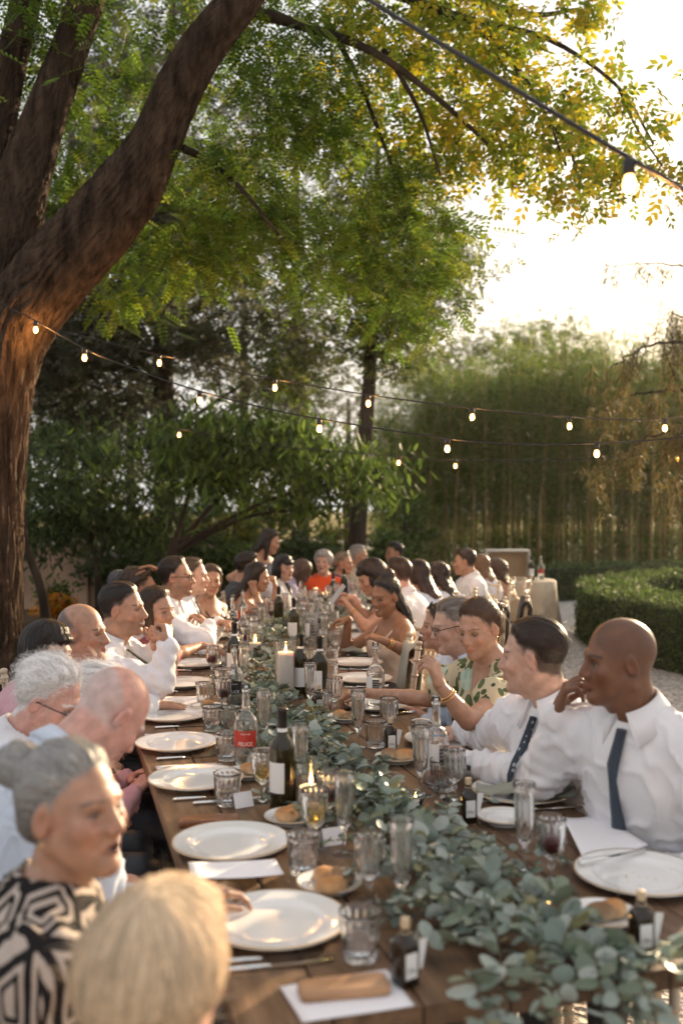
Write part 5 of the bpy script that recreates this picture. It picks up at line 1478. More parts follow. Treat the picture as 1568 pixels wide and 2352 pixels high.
# ------------------------------------------------------------------ chairs
M_CHAIR = mat('chair_wood', (.50, .40, .29), rough=.45, noise=(8, .8, 1.1)); M_CUSH = mat('cushion', (.6, .54, .45), rough=.9, bump=(30, .3, .01))
def bamboo_tube(m, a, b, r, rings):
    m.tube([a, b], r, 8)
    for t in rings:
        p = np.array(a) + (np.array(b) - np.array(a)) * t; u = nrm(np.array(b) - np.array(a)) * .008
        m.tube([p - u, p - u * .3, p + u * .3, p + u], [r, r * 1.35, r * 1.35, r], 8)
def make_chair():
    root = thing('banquet_chair', 'pale wooden banquet chair with turned bamboo style posts under a guest', 'chair', group='chairs occupied by guests')
    for s in (-1, 1):
        m = MB(); bamboo_tube(m, (s * .185, .185, 0), (s * .185, .185, .43), .014, (.3, .55, .8)); obj('leg', m.build('leg', M_CHAIR), root)
        m = MB(); bamboo_tube(m, (s * .17, -.23, 0), (s * .18, -.19, .44), .015, (.3, .6, .85)); obj('leg', m.build('leg', M_CHAIR), root)
        m = MB(); bamboo_tube(m, (s * .18, -.19, .44), (s * .175, -.26, .93), .015, (.15, .32, .5, .68, .84, .96)); m.tube([(s * .175, -.26, .93), (s * .175, -.262, .945), (s * .175, -.263, .952)], [.017, .019, .008], 8); obj('back_post', m.build('post', M_CHAIR), root)
    for z, y in ((.90, -.256), (.80, -.242), (.56, -.208)):
        m = MB(); m.tube([(-.176, y, z), (.176, y, z)], .011, 8); obj('rail', m.build('rail', M_CHAIR), root)
    for x in (-.10, -.05, 0, .05, .10):
        m = MB(); bamboo_tube(m, (x, -.208, .56), (x, -.242, .80), .0075, (.3, .7)); obj('spindle', m.build('spindle', M_CHAIR), root)
    m = MB(); m.box((0, 0, .44), (.40, .40, .03)); obj('seat', m.build('seat', M_CHAIR, False), root)
    m = MB(); m.box((0, .005, .472), (.38, .38, .034), taper=.92); obj('cushion', m.build('cushion', M_CUSH, False), root)
    return root
CH0 = make_chair(); _ch = [False]
def chair(x, y, ang, label=None, group='chairs occupied by guests'):
    if not _ch[0]:
        _ch[0] = True; CH0.location = (x, y, 0); CH0.rotation_euler = (0, 0, ang); c = CH0
    else:
        c = dup(CH0, (x, y, 0), ang)
    if label: c['label'] = label
    c['group'] = group
    return c
for P in GUESTS:
    if P.get('stand'): continue
    q = P['_Pe'] + P['_bf'] * .04
    chair(q[0], q[1], math.radians(P['by']) - PI / 2)
ec = chair(.13, 5.34, math.radians(184) - PI / 2, 'empty pale wooden chair with a grey green napkin hung on its back', 'empty chairs')
j1 = chair(1.22, 8.0, math.radians(172) - PI / 2, 'pale wooden chair with a black jacket over its back, beside the path', 'empty chairs')
j2 = chair(.98, 7.6, math.radians(172) - PI / 2, 'pale wooden chair with a black jacket, nearer the long haired women', 'empty chairs')
# jackets and napkin draped over chair backs
def drape(name, label, cat, ch, wid, drop_f, drop_b, zt, m_, folds=5, slack=.02):
    root_l = ch.location; a = ch.rotation_euler[2]
    nx, ns = 26, 30; rows = []
    path = []
    top = np.array([-.27, zt])           # (y, z) over the top rail
    for t in np.linspace(-1, 1, ns):
        if t < -.12: z = zt - (-.12 - t) / .88 * drop_f; y = -.228 + .012 + (zt - z) * .13
        elif t > .12: z = zt - (t - .12) / .88 * drop_b; y = -.285 - .012 + (zt - z) * .06
        else:
            f = t / .12; z = zt + .014 * (1 - f * f); y = -.256 - .033 * f
        path.append((y, z, t))
    V = []
    for y, z, t in path:
        for i in range(nx):
            u = i / (nx - 1) * 2 - 1
            dr = abs(t)
            w_ = wid * (1 - .25 * dr * (folds > 4)) if cat == 'napkin' else wid * (1 + .12 * dr)
            sag = -.05 * (u * u) * (1 - .2 * dr)
            V.append([u * w_, y + math.copysign(1, t) * -.010 * math.sin(u * folds * 2 + dr * 2) * dr - slack * math.copysign(1, t) * .3 * dr, z + (sag if cat != 'napkin' else -.06 * u * (t > 0))])
    V = np.array(V); Nn = np.zeros_like(V)
    i, j = np.meshgrid(np.arange(ns - 1), np.arange(nx - 1), indexing='ij')
    Q = np.stack([i * nx + j, i * nx + j + 1, (i + 1) * nx + j + 1, (i + 1) * nx + j], -1).reshape(-1, 4)
    me_ = MB(); me_.add(V, Q); o = obj(name, me_.build(name, m_), None, root_l, a)
    md = o.modifiers.new('thick', 'SOLIDIFY'); md.thickness = .004 if cat == 'napkin' else .012; md.offset = 1
    return tag(o, label, cat)
drape('napkin', 'grey green napkin hanging over the back of the empty chair', 'napkin', ec, .15, .24, .34, .905, CLOTH['greygreen'], 5)
drape('jacket', 'black suit jacket hung over the chair beside the path', 'jacket', j1, .23, .42, .52, .93, CLOTH['black'], 3)
drape('jacket', 'black jacket hung over the chair nearer the long haired women', 'jacket', j2, .22, .38, .45, .93, CLOTH['black'], 4)

# ------------------------------------------------------------------ tableware prototypes
M_GLASS = mat('crystal', (1, 1, 1), rough=.0, trans=1.0, ior=1.5)
M_CLEAR = mat('clear_bottle_glass', (.98, .99, .985), rough=.0, trans=1.0, ior=1.45)
M_GREEN = mat('wine_bottle_glass', (.10, .08, .012), rough=.02, trans=.85, ior=1.5)
M_WATER = mat('water', (.98, .99, 1), rough=.0, trans=1.0, ior=1.33)
M_RED = mat('red_wine', (.10, .004, .008), rough=.02, trans=.45, ior=1.34); M_WHITEW = mat('white_wine', (.85, .66, .28), rough=.0, trans=.95, ior=1.34)
M_FOIL = mat('foil', (.014, .011, .012), rough=.35); M_PAPER = mat('paper', (.78, .77, .79), rough=.85); M_LABEL = mat('label_paper', (.74, .73, .71), rough=.8)
M_CHINA = mat('china', (.80, .79, .76), rough=.10, spec=.6, coat=.5); M_GILT = mat('gilt', (.62, .42, .20), rough=.3, metal=.6)
M_STEEL = mat('steel', (.74, .72, .69), rough=.14, metal=1.0); M_WAX = mat('wax', (.80, .76, .70), rough=.5, sss=.3)
M_FLAME = mat('flame', (1, .6, .2), emit=(1, .55, .18, 28)); M_WICK = mat('wick', (.02, .015, .01))
M_DARKG = mat('oil_bottle_glass', (.02, .012, .006), rough=.06, spec=.6); M_CORK = mat('cork', (.55, .42, .27), rough=.7); M_TAG = mat('kraft_tag', (.45, .36, .25), rough=.8); M_KRAFT = mat('kraft', (.34, .25, .17), rough=.85)
M_BREAD = mat('bread', attr=True, rough=.75, noise=(25, .7, 1.25), bump=(40, .5, .006)); M_CASEW = mat('case_wood', (.22, .09, .045), rough=.35, noise=(10, .6, 1.3), stretch=(1, 8, 8)); M_CASEL = mat('case_wood_light', (.42, .24, .13), rough=.4, noise=(10, .6, 1.3), stretch=(1, 8, 8))
M_LBLK = mat('label_black', (.012, .011, .014), rough=.5); M_LRED = mat('label_red', (.45, .035, .02), rough=.5)

def cut(n, amp, z0, z1, inner):
    def f(R, Z, a, i):
        m = ((Z > z0) & (Z < z1) & (i < inner)).astype(float)
        return R * (1 - m * amp * np.abs(np.sin(a * n / 2 + (0 if True else 0))) ** .7)
    return f
def gem(n, amp, z0, z1, zs, inner):
    """cut crystal: flutes above, lozenges below"""
    def f(R, Z, a, i):
        m = ((Z > z0) & (Z < z1) & (i < inner)).astype(float)
        low = np.clip((zs - Z) / .01, 0, 1)
        fl = np.abs(np.sin(a * n / 2)) ** .7
        lo = .5 * (np.abs(np.sin(a * n / 2 + Z * 160)) + np.abs(np.sin(a * n / 2 - Z * 160)))
        return R * (1 - m * amp * (fl * (1 - low) + 1.3 * lo * low))
    return f
def dens(prof, k=3):
    return smooth_path(prof, len(prof) * k)
class Proto:
    def __init__(s, fn): s.fn = fn; s.root = None; s.used = False
    def use(s, loc, rot=None, label=None, group=None, scale=None):
        rot = random.uniform(0, 6.28) if rot is None else rot
        if s.root is None:
            s.root = s.fn(); o = s.root; o.location = [float(v) for v in loc]; o.rotation_euler = (0, 0, rot)
            if label: o['label'] = label
            if group: o['group'] = group
            if scale: o.scale = (scale,) * 3
            return o
        return dup(s.root, loc, rot, label, group, scale)
def lathe_mesh(name, prof, n, m, rib=None):
    mb = MB(); mb.lathe(prof, n, rib=rib); return mb.build(name, m)
def glass_obj(name, label, group, prof, rib, fill=None):
    def fn():
        root = thing(name, label, 'glass', group=group)
        obj('bowl', lathe_mesh('bowl', prof, 72, M_GLASS, rib), root)
        if fill: obj(fill[0], lathe_mesh(fill[0], fill[1], 28, fill[2]), root)
        return root
    return Proto(fn)
T_OUT = dens([(0.0005, 0), (.022, 0), (.030, .001), (.035, .008), (.0385, .03), (.041, .055), (.0425, .08), (.043, .098)], 4); T_IN = dens([(.0425, .0995), (.0418, .0985), (.036, .08), (.0335, .04), (.029, .018), (.02, .013), (.0005, .012)], 2)
tum = np.concatenate([T_OUT, T_IN])
TUMBLER = glass_obj('tumbler', 'short cut crystal tumbler set by a plate', 'cut crystal tumblers', tum, gem(14, .13, .003, .090, .050, len(T_OUT)))
TUMBLER_W = glass_obj('tumbler', 'cut crystal tumbler half full of water', 'tumblers with water', tum, gem(14, .13, .003, .090, .050, len(T_OUT)), ('water', [(.0005, .0125), (.02, .0135), (.0286, .0185), (.0332, .04), (.0342, .052), (.0005, .052)], M_WATER))
G_OUT = dens([(.0005, 0), (.033, 0), (.034, .0015), (.020, .005), (.008, .010), (.0055, .022), (.0065, .034), (.009, .044), (.006, .052), (.014, .060), (.026, .070), (.034, .088), (.0365, .11), (.0365, .135), (.0355, .158)], 3); G_IN = dens([(.035, .1593), (.0343, .1585), (.0305, .13), (.0285, .10), (.0235, .080), (.014, .068), (.0005, .066)], 2)
gob = np.concatenate([G_OUT, G_IN]); grib = gem(12, .15, .062, .150, .102, len(G_OUT))
GOBLET = glass_obj('goblet', 'empty cut crystal wine goblet on the table', 'empty wine goblets', gob, grib)
GOBLET_R = glass_obj('goblet', 'cut crystal goblet holding red wine', 'goblets of red wine', gob, grib, ('wine', [(.0005, .0665), (.0125, .069), (.0230, .0808), (.0281, .1005), (.0284, .108), (.0005, .108)], M_RED))
GOBLET_W = glass_obj('goblet', 'cut crystal goblet holding white wine', 'goblets of white wine', gob, grib, ('wine', [(.0005, .0665), (.0125, .069), (.0230, .0808), (.0281, .1005), (.0288, .114), (.0005, .114)], M_WHITEW))
F_OUT = dens([(.0005, 0), (.029, 0), (.030, .0015), (.017, .005), (.006, .010), (.0048, .03), (.0055, .055), (.009, .064), (.018, .078), (.0245, .10), (.0265, .14), (.0265, .18), (.028, .215)], 3); F_IN = dens([(.0275, .2160), (.0268, .2152), (.0218, .17), (.0200, .12), (.0170, .095), (.010, .078), (.0005, .075)], 2)
FLUTE = glass_obj('flute', 'tall cut crystal champagne flute on the table', 'champagne flutes', np.concatenate([F_OUT, F_IN]), gem(10, .16, .066, .200, .118, len(F_OUT)))

def text_geo(body, size):
    cu = bpy.data.curves.new('txt', 'FONT'); cu.body = body; cu.size = size; cu.align_x = 'CENTER'; cu.resolution_u = 2
    o = bpy.data.objects.new('txt', cu); COL.objects.link(o); bpy.context.view_layer.update()
    me = o.to_mesh(); V = np.array([v.co[:] for v in me.vertices]); Fc = [list(p.vertices) for p in me.polygons]
    o.to_mesh_clear(); bpy.data.objects.remove(o); bpy.data.curves.remove(cu)
    return V, Fc
def wrap_label(m, r, a0, a1, z0, z1, mat_i=0, n=14):
    a = np.linspace(a0, a1, n); V = []
    for t in a:
        for rr_, z in ((r, z0), (r, z1)): V.append([rr_ * math.cos(t), rr_ * math.sin(t), z])
    m.add(V, [[2 * i, 2 * i + 2, 2 * i + 3, 2 * i + 1] for i in range(n - 1)], mat=mat_i)
def wrap_text(parent, body, size, r, ac, z, material):
    V, Fc = text_geo(body, size); a = ac + V[:, 0] / r
    me = bpy.data.meshes.new('lettering'); me.from_pydata(np.stack([r * np.cos(a), r * np.sin(a), z + V[:, 1]], 1).tolist(), [], Fc); me.materials.append(material)
    return obj('lettering', me, parent)
def wine_fn(label, lw=1.0):
    def fn():
        root = thing('wine_bottle', label, 'bottle', group='dark green wine bottles')
        out = dens([(.0005, .006), (.020, .002), (.034, 0), (.0372, .006), (.0375, .05), (.0375, .17), (.0365, .188), (.028, .208), (.0175, .222), (.0142, .236), (.0138, .29), (.0155, .292), (.0155, .300), (.0128, .301)], 3)
        inn = dens([(.0115, .300), (.0115, .235), (.026, .205), (.0345, .185), (.0350, .05), (.034, .008), (.0005, .012)], 2)
        obj('glass', lathe_mesh('glass', np.concatenate([out, inn]), 40, M_GREEN), root)
        obj('wine', lathe_mesh('wine', [(.0005, .0125), (.0335, .0095), (.0347, .05), (.0347, .165), (.0005, .165)], 28, M_RED), root)
        obj('foil', lathe_mesh('foil', [(.0146, .236), (.0145, .29), (.0162, .292), (.0162, .302), (.0005, .3025)], 28, M_FOIL), root)
        m = MB(); m.lathe([(.0149, .232), (.0149, .243)], 28); obj('neck_band', m.build('neck_band', M_LABEL), root)
        m = MB(); wrap_label(m, .0379, -.95, .95, .055, .145); obj('label', m.build('label', M_LABEL), root)
        return root
    return fn
WINE = Proto(wine_fn('dark green wine bottle with black foil and plain white label'))
def water_fn(kind):
    def fn():
        lab = {'red': 'clear glass water bottle with a red label', 'black': 'clear glass water bottle with a black label', 'side': 'clear glass water bottle with a narrow dark back label'}[kind]
        root = thing('water_bottle', lab, 'bottle', group='water bottles with %s labels' % kind)
        out = dens([(.0005, .003), (.030, 0), (.039, .003), (.0415, .012), (.0415, .13), (.0405, .150), (.036, .168), (.026, .182), (.0165, .192), (.0140, .205), (.0135, .262), (.0152, .264), (.0152, .286), (.0135, .288)], 3)
        inn = dens([(.0112, .287), (.0112, .205), (.024, .182), (.034, .166), (.0385, .148), (.0392, .02), (.034, .006), (.0005, .007)], 2)
        obj('glass', lathe_mesh('glass', np.concatenate([out, inn]), 44, M_CLEAR), root)
        obj('water', lathe_mesh('water', [(.0005, .0075), (.0336, .0068), (.0388, .021), (.0388, .085 if kind != 'black' else .06), (.0005, .085 if kind != 'black' else .06)], 30, M_WATER), root)
        m = MB()
        if kind == 'side':
            wrap_label(m, .0419, -.2, .55, .055, .125); lb = obj('label', m.build('label', M_LBLK), root)
            for i in range(6): wrap_text(lb, ['ACQUA', 'minerale', 'naturale', 'A', 'SORGENTE', 'BIO'][i], .009, .0422, .17, .113 - i * .0105, M_LABEL)
            m = MB(); wrap_label(m, .0417, -1.3, -.22, .055, .14); obj('label', m.build('label', M_LABEL), root)
        else:
            wrap_label(m, .0419, -1.35, 1.0, .075, .130); lb = obj('label', m.build('label', M_LRED if kind == 'red' else M_LBLK), root)
            wrap_text(lb, 'FELICE', .018, .0423, -.05, .080, M_LABEL); wrap_text(lb, 'TOSCANA', .008, .0423, -.05, .117, M_LABEL)
        return root
    return fn
WATER = {k: Proto(water_fn(k)) for k in ('red', 'black', 'side')}
def oil_fn():
    root = thing('oil_bottle', 'small square dark bottle with a paper label and twine tag', 'bottle', group='small dark favour bottles')
    m = MB(); s = .020
    rings = []
    for z, h in ((0, .9), (.003, 1), (.075, 1), (.086, .82), (.094, .45), (.10, .40), (.112, .40)):
        a = np.linspace(0, 2 * PI, 24, endpoint=False); rr_ = h * s / np.maximum(np.abs(np.cos(a)), np.abs(np.sin(a))) ** (.85 if z < .09 else 0); rings.append(np.stack([rr_ * np.cos(a), rr_ * np.sin(a), 0 * a + z], 1))
    V = np.concatenate(rings); i, j = np.meshgrid(np.arange(6), np.arange(24), indexing='ij'); j2 = (j + 1) % 24
    m.add(V, np.stack([i * 24 + j, i * 24 + j2, (i + 1) * 24 + j2, (i + 1) * 24 + j], -1).reshape(-1, 4), [list(range(23, -1, -1))]); obj('glass', m.build('glass', M_DARKG), root)
    obj('cap', lathe_mesh('cap', [(.0088, .108), (.0092, .110), (.0092, .124), (.0085, .1265), (.0005, .127)], 20, M_CORK), root)
    m = MB(); m.add([[-.014, -.0202, .018], [.014, -.0202, .018], [.014, -.0202, .066], [-.014, -.0202, .066]], [[0, 1, 2, 3]]); lb = obj('label', m.build('label', M_LABEL), root)
    V, Fc = text_geo('Olio', .012); me = bpy.data.meshes.new('lettering'); me.from_pydata(np.stack([V[:, 0], 0 * V[:, 0] - .0206, .030 + V[:, 1]], 1).tolist(), [], Fc); me.materials.append(M_FOIL); obj('lettering', me, lb)
    m = MB(); a = np.linspace(0, 2 * PI, 17); m.tube(np.stack([.010 * np.cos(a), .010 * np.sin(a), 0 * a + .100], 1), .0013, 5, caps=False); m.tube([[.010, 0, .100], [.017, -.006, .094], [.022, -.012, .085]], .001, 5); obj('twine', m.build('twine', M_TAG), root)
    m = MB(); m.box((.026, -.016, .058), (.018, .0012, .055), np.array(Matrix.Rotation(.22, 3, 'Y'))); obj('tag', m.build('tag', M_LABEL, False), root)
    return root
OIL = Proto(oil_fn)
def plate_fn(r, label, group, cat='plate'):
    def fn():
        root = thing('charger_plate' if r > .1 else 'bread_plate', label, cat, group=group)
        s = r / .155
        prof = dens([(.0005, .006), (.06 * s, .006), (.088 * s, .0065), (.102 * s, .010), (.112 * s, .0165), (.135 * s, .0195), (.1535 * s, .0225), (.155 * s, .0215), (.1535 * s, .019), (.115 * s, .012), (.098 * s, .003), (.09 * s, 0), (.0005, .001)], 3)
        obj('dish', lathe_mesh('dish', prof[::-1], 72, M_CHINA), root)
        obj('gold_rim', lathe_mesh('gold_rim', [(.1530 * s, .0236), (.1552 * s, .0238), (.1562 * s, .0222), (.1545 * s, .0205)], 72, M_GILT), root)
        return root
    return fn
PLATE = Proto(plate_fn(.155, 'large white china charger plate with a thin gold rim', 'charger plates')); BPLATE = Proto(plate_fn(.078, 'small white bread plate with a thin gold rim', 'bread plates'))
def cutlery_fn(kind):
    def fn():
        root = thing(kind, 'polished silver %s laid beside a plate' % ('table knife' if kind == 'knife' else 'dinner fork'), kind, group='table %s' % ('knives' if kind == 'knife' else 'forks'))
        m = MB(); m.tube([[0, -.115, .005], [0, -.11, .0055], [0, -.06, .0055], [0, -.025, .005], [0, -.015, .0045]], [.004, .0062, .0055, .0045, .003], 10); obj('handle', m.build('handle', M_STEEL), root)
        m = MB()
        if kind == 'knife':
            L_ = [(-.004, -.02), (.0055, -.02), (.009, .03), (.0085, .09), (.001, .112), (-.0045, .105), (-.005, .03)]
            V = [[x, y, z] for z in (.0035, .0052) for x, y in L_]; n = 7
            m.add(V, [list(range(n - 1, -1, -1))], [list(range(n, 2 * n))], [[i, (i + 1) % n, (i + 1) % n + n, i + n] for i in range(n)]); obj('blade', m.build('blade', M_STEEL, False), root)
        else:
            m.tube([[0, -.016, .0045], [0, .03, .006], [0, .045, .005]], [.003, .003, .008], 8); m.box((0, .052, .005), (.022, .02, .002))
            for x in (-.0095, -.0032, .0032, .0095): m.tube([[x, .06, .005], [x, .085, .0065], [x, .105, .009]], [.0019, .0017, .001], 5)
            obj('tines', m.build('tines', M_STEEL), root)
        return root
    return fn
KNIFE = Proto(cutlery_fn('knife')); FORK = Proto(cutlery_fn('fork'))
def bread_me(seed, r, h, dark):
    rg = np.random.default_rng(seed); n, k = 20, 10; V = []
    for i in range(k + 1):
        t = i / k * PI
        for j in range(n):
            a = j / n * 2 * PI; V.append([math.sin(t) * math.cos(a) * r * 1.2, math.sin(t) * math.sin(a) * r, h * (.5 + .5 * math.copysign(abs(math.cos(t)) ** .75, math.cos(t)))])
    V = np.array(V); V *= (1 + .07 * wobble(V, 45, seed))[:, None]; V[:, 2] = np.maximum(V[:, 2], 0)
    i, j = np.meshgrid(np.arange(k), np.arange(n), indexing='ij'); j2 = (j + 1) % n
    Q = np.stack([i * n + j, (i + 1) * n + j, (i + 1) * n + j2, i * n + j2], -1).reshape(-1, 4)
    z = (V[:, 2:] / h); c = np.array([.62, .46, .28]) * (1 - z) + np.array([.42, .19, .06] if not dark else [.20, .10, .045]) * z
    m = MB(); m.add(V, Q, col=c); return m.build('bread_roll', M_BREAD)
BREADS = [bread_me(i, .030 + .004 * (i % 2), .036, i == 2) for i in range(3)]
def bread(p, i, rot, lab, grp=None): return tag(obj('bread_roll', BREADS[i], None, p, rot), lab, 'bread', grp)

def candle_set(px, h_glass, r_glass, h_wax, r_wax, lab):
    p = tb(*px)
    m = MB(); e_ = .0008; m.lathe(np.array([(.0005, 0), (r_glass - 3 * e_, 0), (r_glass - e_, e_ * .4), (r_glass, 2 * e_), (r_glass, 4 * e_), (r_glass, h_glass - 3 * e_), (r_glass, h_glass), (r_glass - .0008, h_glass + .0012), (r_glass - .0017, h_glass + .0012), (r_glass - .0025, h_glass), (r_glass - .0025, h_glass - 3 * e_), (r_glass - .0025, .011), (r_glass - .0027, .0095), (r_glass - .0045, .0085), (.0005, .0085)]), 64)
    tag(obj('candle_glass', m.build('candle_glass', M_GLASS), None, p), 'glass cylinder around the %s' % lab.split(' before')[0] + (' facing the woman in ' + lab.split('woman in ')[1] if 'before' in lab else ''), 'candle holder')
    root = thing('pillar_candle', '%s burning inside its glass' % lab, 'candle', p + np.array([0, 0, .0095]))
    obj('wax', lathe_mesh('wax', dens([(.0005, 0), (r_wax, 0), (r_wax, h_wax - .004), (r_wax - .003, h_wax), (r_wax * .6, h_wax - .005), (.0005, h_wax - .007)], 3), 36, M_WAX), root)
    m = MB(); m.tube([[0, 0, h_wax - .008], [.001, 0, h_wax + .006], [.003, 0, h_wax + .012]], .0012, 6); obj('wick', m.build('wick', M_WICK), root)
    m = MB(); m.lathe(dens([(.0003, h_wax + .004), (.0045, h_wax + .010), (.0058, h_wax + .018), (.0038, h_wax + .032), (.0003, h_wax + .046)], 3), 14); obj('flame', m.build('flame', M_FLAME), root)
candle_set((656, 1606), .275, .052, .200, .038, 'tall white pillar candle beside three wine bottles')
candle_set((586, 1510), .14, .050, .075, .036, 'short white pillar candle among the eucalyptus leaves')
candle_set((714, 1862), .15, .052, .060, .036, 'low white candle next to the tall wine bottle in front')
candle_set((725, 1400), .17, .055, .11, .038, 'far white pillar candle before the woman in orange')
candle_set((838, 1372), .17, .05, .11, .036, 'far white pillar candle before the woman in navy')
for i, (x, y, lab) in enumerate([(723, 1668, 'tea light glowing beside the white gypsophila'), (954, 1848, 'tea light glowing beside the eucalyptus next to the bread'), (1068, 1868, 'tea light near the small oil bottle with twine'), (1258, 2118, 'tea light half buried in the leaves by the red wine')]):
    p = tb(x, y); root = thing('tea_light', lab, 'candle', p)
    m = MB(); m.lathe(np.array([(.0005, 0), (.022, 0), (.027, .022), (.0255, .0225), (.0205, .003), (.0005, .003)]), 28); obj('cup', m.build('cup', M_GLASS), root)
    obj('wax', lathe_mesh('wax', [(.0005, .0035), (.0195, .0035), (.0215, .013), (.0005, .0125)], 24, M_WAX), root)
    m = MB(); m.lathe(dens([(.0003, .013), (.0035, .017), (.004, .022), (.0003, .036)], 3), 12); obj('flame', m.build('flame', M_FLAME), root)

# ------------------------------------------------------------------ laying the tables
def seg_angle(p):
    y = p[1]
    return math.radians(16) if y < 4.6 else math.radians(1) if y < 7.4 else math.radians(-21)
LP = [(633, 2131), (531, 1947), (450, 1799), (406, 1715), (397, 1650), (418, 1575), (447, 1530), (466, 1494), (480, 1465), (492, 1442), (508, 1422), (540, 1404)]
RP = [(1468, 2022), (1197, 1828), (1022, 1706), (867, 1625), (832, 1565), (816, 1528), (808, 1497), (818, 1468), (822, 1446), (838, 1428)]
lay = []
for k, (x, y) in enumerate(LP): lay.append((tb(x, y), -1, k))
for k, (x, y) in enumerate(RP): lay.append((tb(x, y), 1, k))
d3 = unit2(PD - PC); n3 = np.array([d3[1], -d3[0]])
for t in (1.35, 1.95, 2.55, 3.15, 3.75):
    for s in (-1, 1): lay.append((np.array([*(PC + d3 * t + n3 * s * .43), TOP]), s, 20))
for p, s, k in lay:
    PLATE.use(p, 0)
    a = seg_angle(p); u = np.array([-math.sin(a), math.cos(a), 0]); v = np.array([math.cos(a), math.sin(a), 0])
    inward = -s * v
    if s < 0 and k not in (0, 1):
        KNIFE.use(p - u * .185 + inward * .02, a - PI / 2 + random.uniform(-.08, .08))
        if p[1] > 3: FORK.use(p + u * .185 + inward * .01, a - PI / 2 + random.uniform(-.08, .08))
    elif s > 0 and k > 2:
        FORK.use(p - u * .18 - inward * .01, a + PI / 2 + random.uniform(-.2, .2)); KNIFE.use(p + u * .18, a + PI / 2 + random.uniform(-.1, .1))
KNIFE.use(tb(640, 2222), math.radians(-76), 'polished silver knife lying next to the menu with the wooden case', 'table knives'); KNIFE.use(tb(622, 2206), math.radians(-78), 'polished silver knife lying next to the menu with the wooden case', 'table knives')
KNIFE.use(tb(1410, 1992) + np.array([0, 0, .024]), math.radians(-62), 'silver knife resting across the plate of the man with hand at mouth', 'table knives')
FORK.use(tb(1255, 1862), math.radians(100)); FORK.use(tb(1140, 1800), math.radians(105)); FORK.use(tb(530, 1815 + 28), math.radians(-75))

NEARG = [(TUMBLER_W, 827, 2205), (GOBLET, 848, 2075), (FLUTE, 922, 2105), (TUMBLER_W, 696, 2006), (GOBLET_W, 722, 1952), (FLUTE, 790, 1962), (GOBLET_R, 756, 1900), (FLUTE, 688, 1818), (GOBLET_W, 603, 1842), (TUMBLER_W, 522, 1849),
         (TUMBLER_W, 522, 1746), (FLUTE, 606, 1716), (TUMBLER_W, 487, 1678), (TUMBLER, 529, 1680), (GOBLET_R, 487, 1552), (GOBLET_R, 512, 1640), (TUMBLER, 470, 1618), (FLUTE, 560, 1580), (TUMBLER, 512, 1582), (TUMBLER, 500, 1530),
         (FLUTE, 822, 1718), (TUMBLER, 862, 1716), (GOBLET, 893, 1697), (FLUTE, 966, 1826), (GOBLET, 1043, 1838), (TUMBLER, 1017, 1816), (FLUTE, 1204, 2000), (GOBLET_R, 1266, 2028), (TUMBLER, 968, 1716), (TUMBLER, 742, 1640), (FLUTE, 712, 1636), (GOBLET, 768, 1640),
         (GOBLET_R, 712, 1560), (TUMBLER, 758, 1565), (TUMBLER, 760, 1530), (FLUTE, 742, 1532), (TUMBLER, 724, 1500), (GOBLET, 770, 1512), (TUMBLER, 760, 1478), (FLUTE, 745, 1490), (TUMBLER, 740, 1440), (GOBLET, 720, 1455)]
rg = np.random.default_rng(5)
for pr, x, y in NEARG: pr.use(tb(x, y))
def table_pt(t, off):
    """t metres along the far runs from the bend at PB, off to the right of the centre"""
    if t < 2.78: return np.array([*(PB + TD[1] * t + TN[1] * off), TOP])
    return np.array([*(PC + d3 * (t - 2.78) + n3 * off), TOP])
for t in np.arange(1.0, 6.7, .31):
    for s in (-1, 1):
        for pr, o in ((TUMBLER, .25), (GOBLET if rg.random() < .7 else GOBLET_R, .20), (FLUTE, .15)):
            if rg.random() < .86 and (t > 1.7 or s < 0): pr.use(table_pt(t + rg.uniform(-.1, .1), s * (o + rg.uniform(-.03, .05))))
for x, y, lab in [(648, 1858, 'tallest looking wine bottle with a white label beside the low candle'), (538, 1563, 'wine bottle with a white label by the red wine goblet'), (690, 1602, 'wine bottle with a white label touching the tall candle'), (734, 1610, 'wine bottle with gold glints beside the tall candle'), (674, 1480, 'wine bottle standing in the leaves at the middle of the table'), (658, 1398, 'wine bottle in front of the woman with the black fringe')]:
    WINE.use(tb(x, y), rg.uniform(-2.4, -1.6) if x > 650 else -2.3, lab, 'dark green wine bottles')
for x, y in [(640, 1440), (765, 1392), (790, 1378), (850, 1375), (905, 1362)]: WINE.use(tb(x, y), None, 'dark wine bottle far along the table', 'far wine bottles')
for k, x, y, rot in [('red', 565, 1760, -1.5), ('black', 538, 1630, -1.5), ('side', 862, 1622, -1.75), ('side', 1001, 1802, -1.2), ('black', 534, 1464, -1.5), ('red', 557, 1445, -1.2), ('black', 558, 1490, -1.7), ('black', 735, 1462, -1.5), ('side', 715, 1480, -1.6), ('red', 700, 1430, -1.4), ('black', 690, 1415, -1.5), ('red', 640, 1408, -1.6), ('side', 770, 1420, -1.6)]:
    lab = {('red', 565): 'clear water bottle with red label beside the tumblers of the bald man', ('black', 538): 'clear water bottle with black label in front of the wine bottle', ('side', 862): 'clear water bottle by the outstretched pale arm', ('side', 1001): 'clear water bottle before the cuff of the man with the dotted tie'}.get((k, x))
    WATER[k].use(tb(x, y), rot, lab or 'clear water bottle with a %s label far along the table' % {'red': 'red', 'black': 'black', 'side': 'narrow'}[k], None if lab else 'far water bottles with %s labels' % k)
for x, y, lab in [(732, 1640, 'small dark bottle with a twine tag near the gypsophila'), (896, 1728, 'small dark bottle beside the bread rolls and eucalyptus'), (1075, 1888, 'small dark bottle with tag beside the napkin covered plate'), (1472, 2190, 'small dark bottle near the table end by the brown bread')]:
    OIL.use(tb(x, y), .25, lab, 'small dark favour bottles')
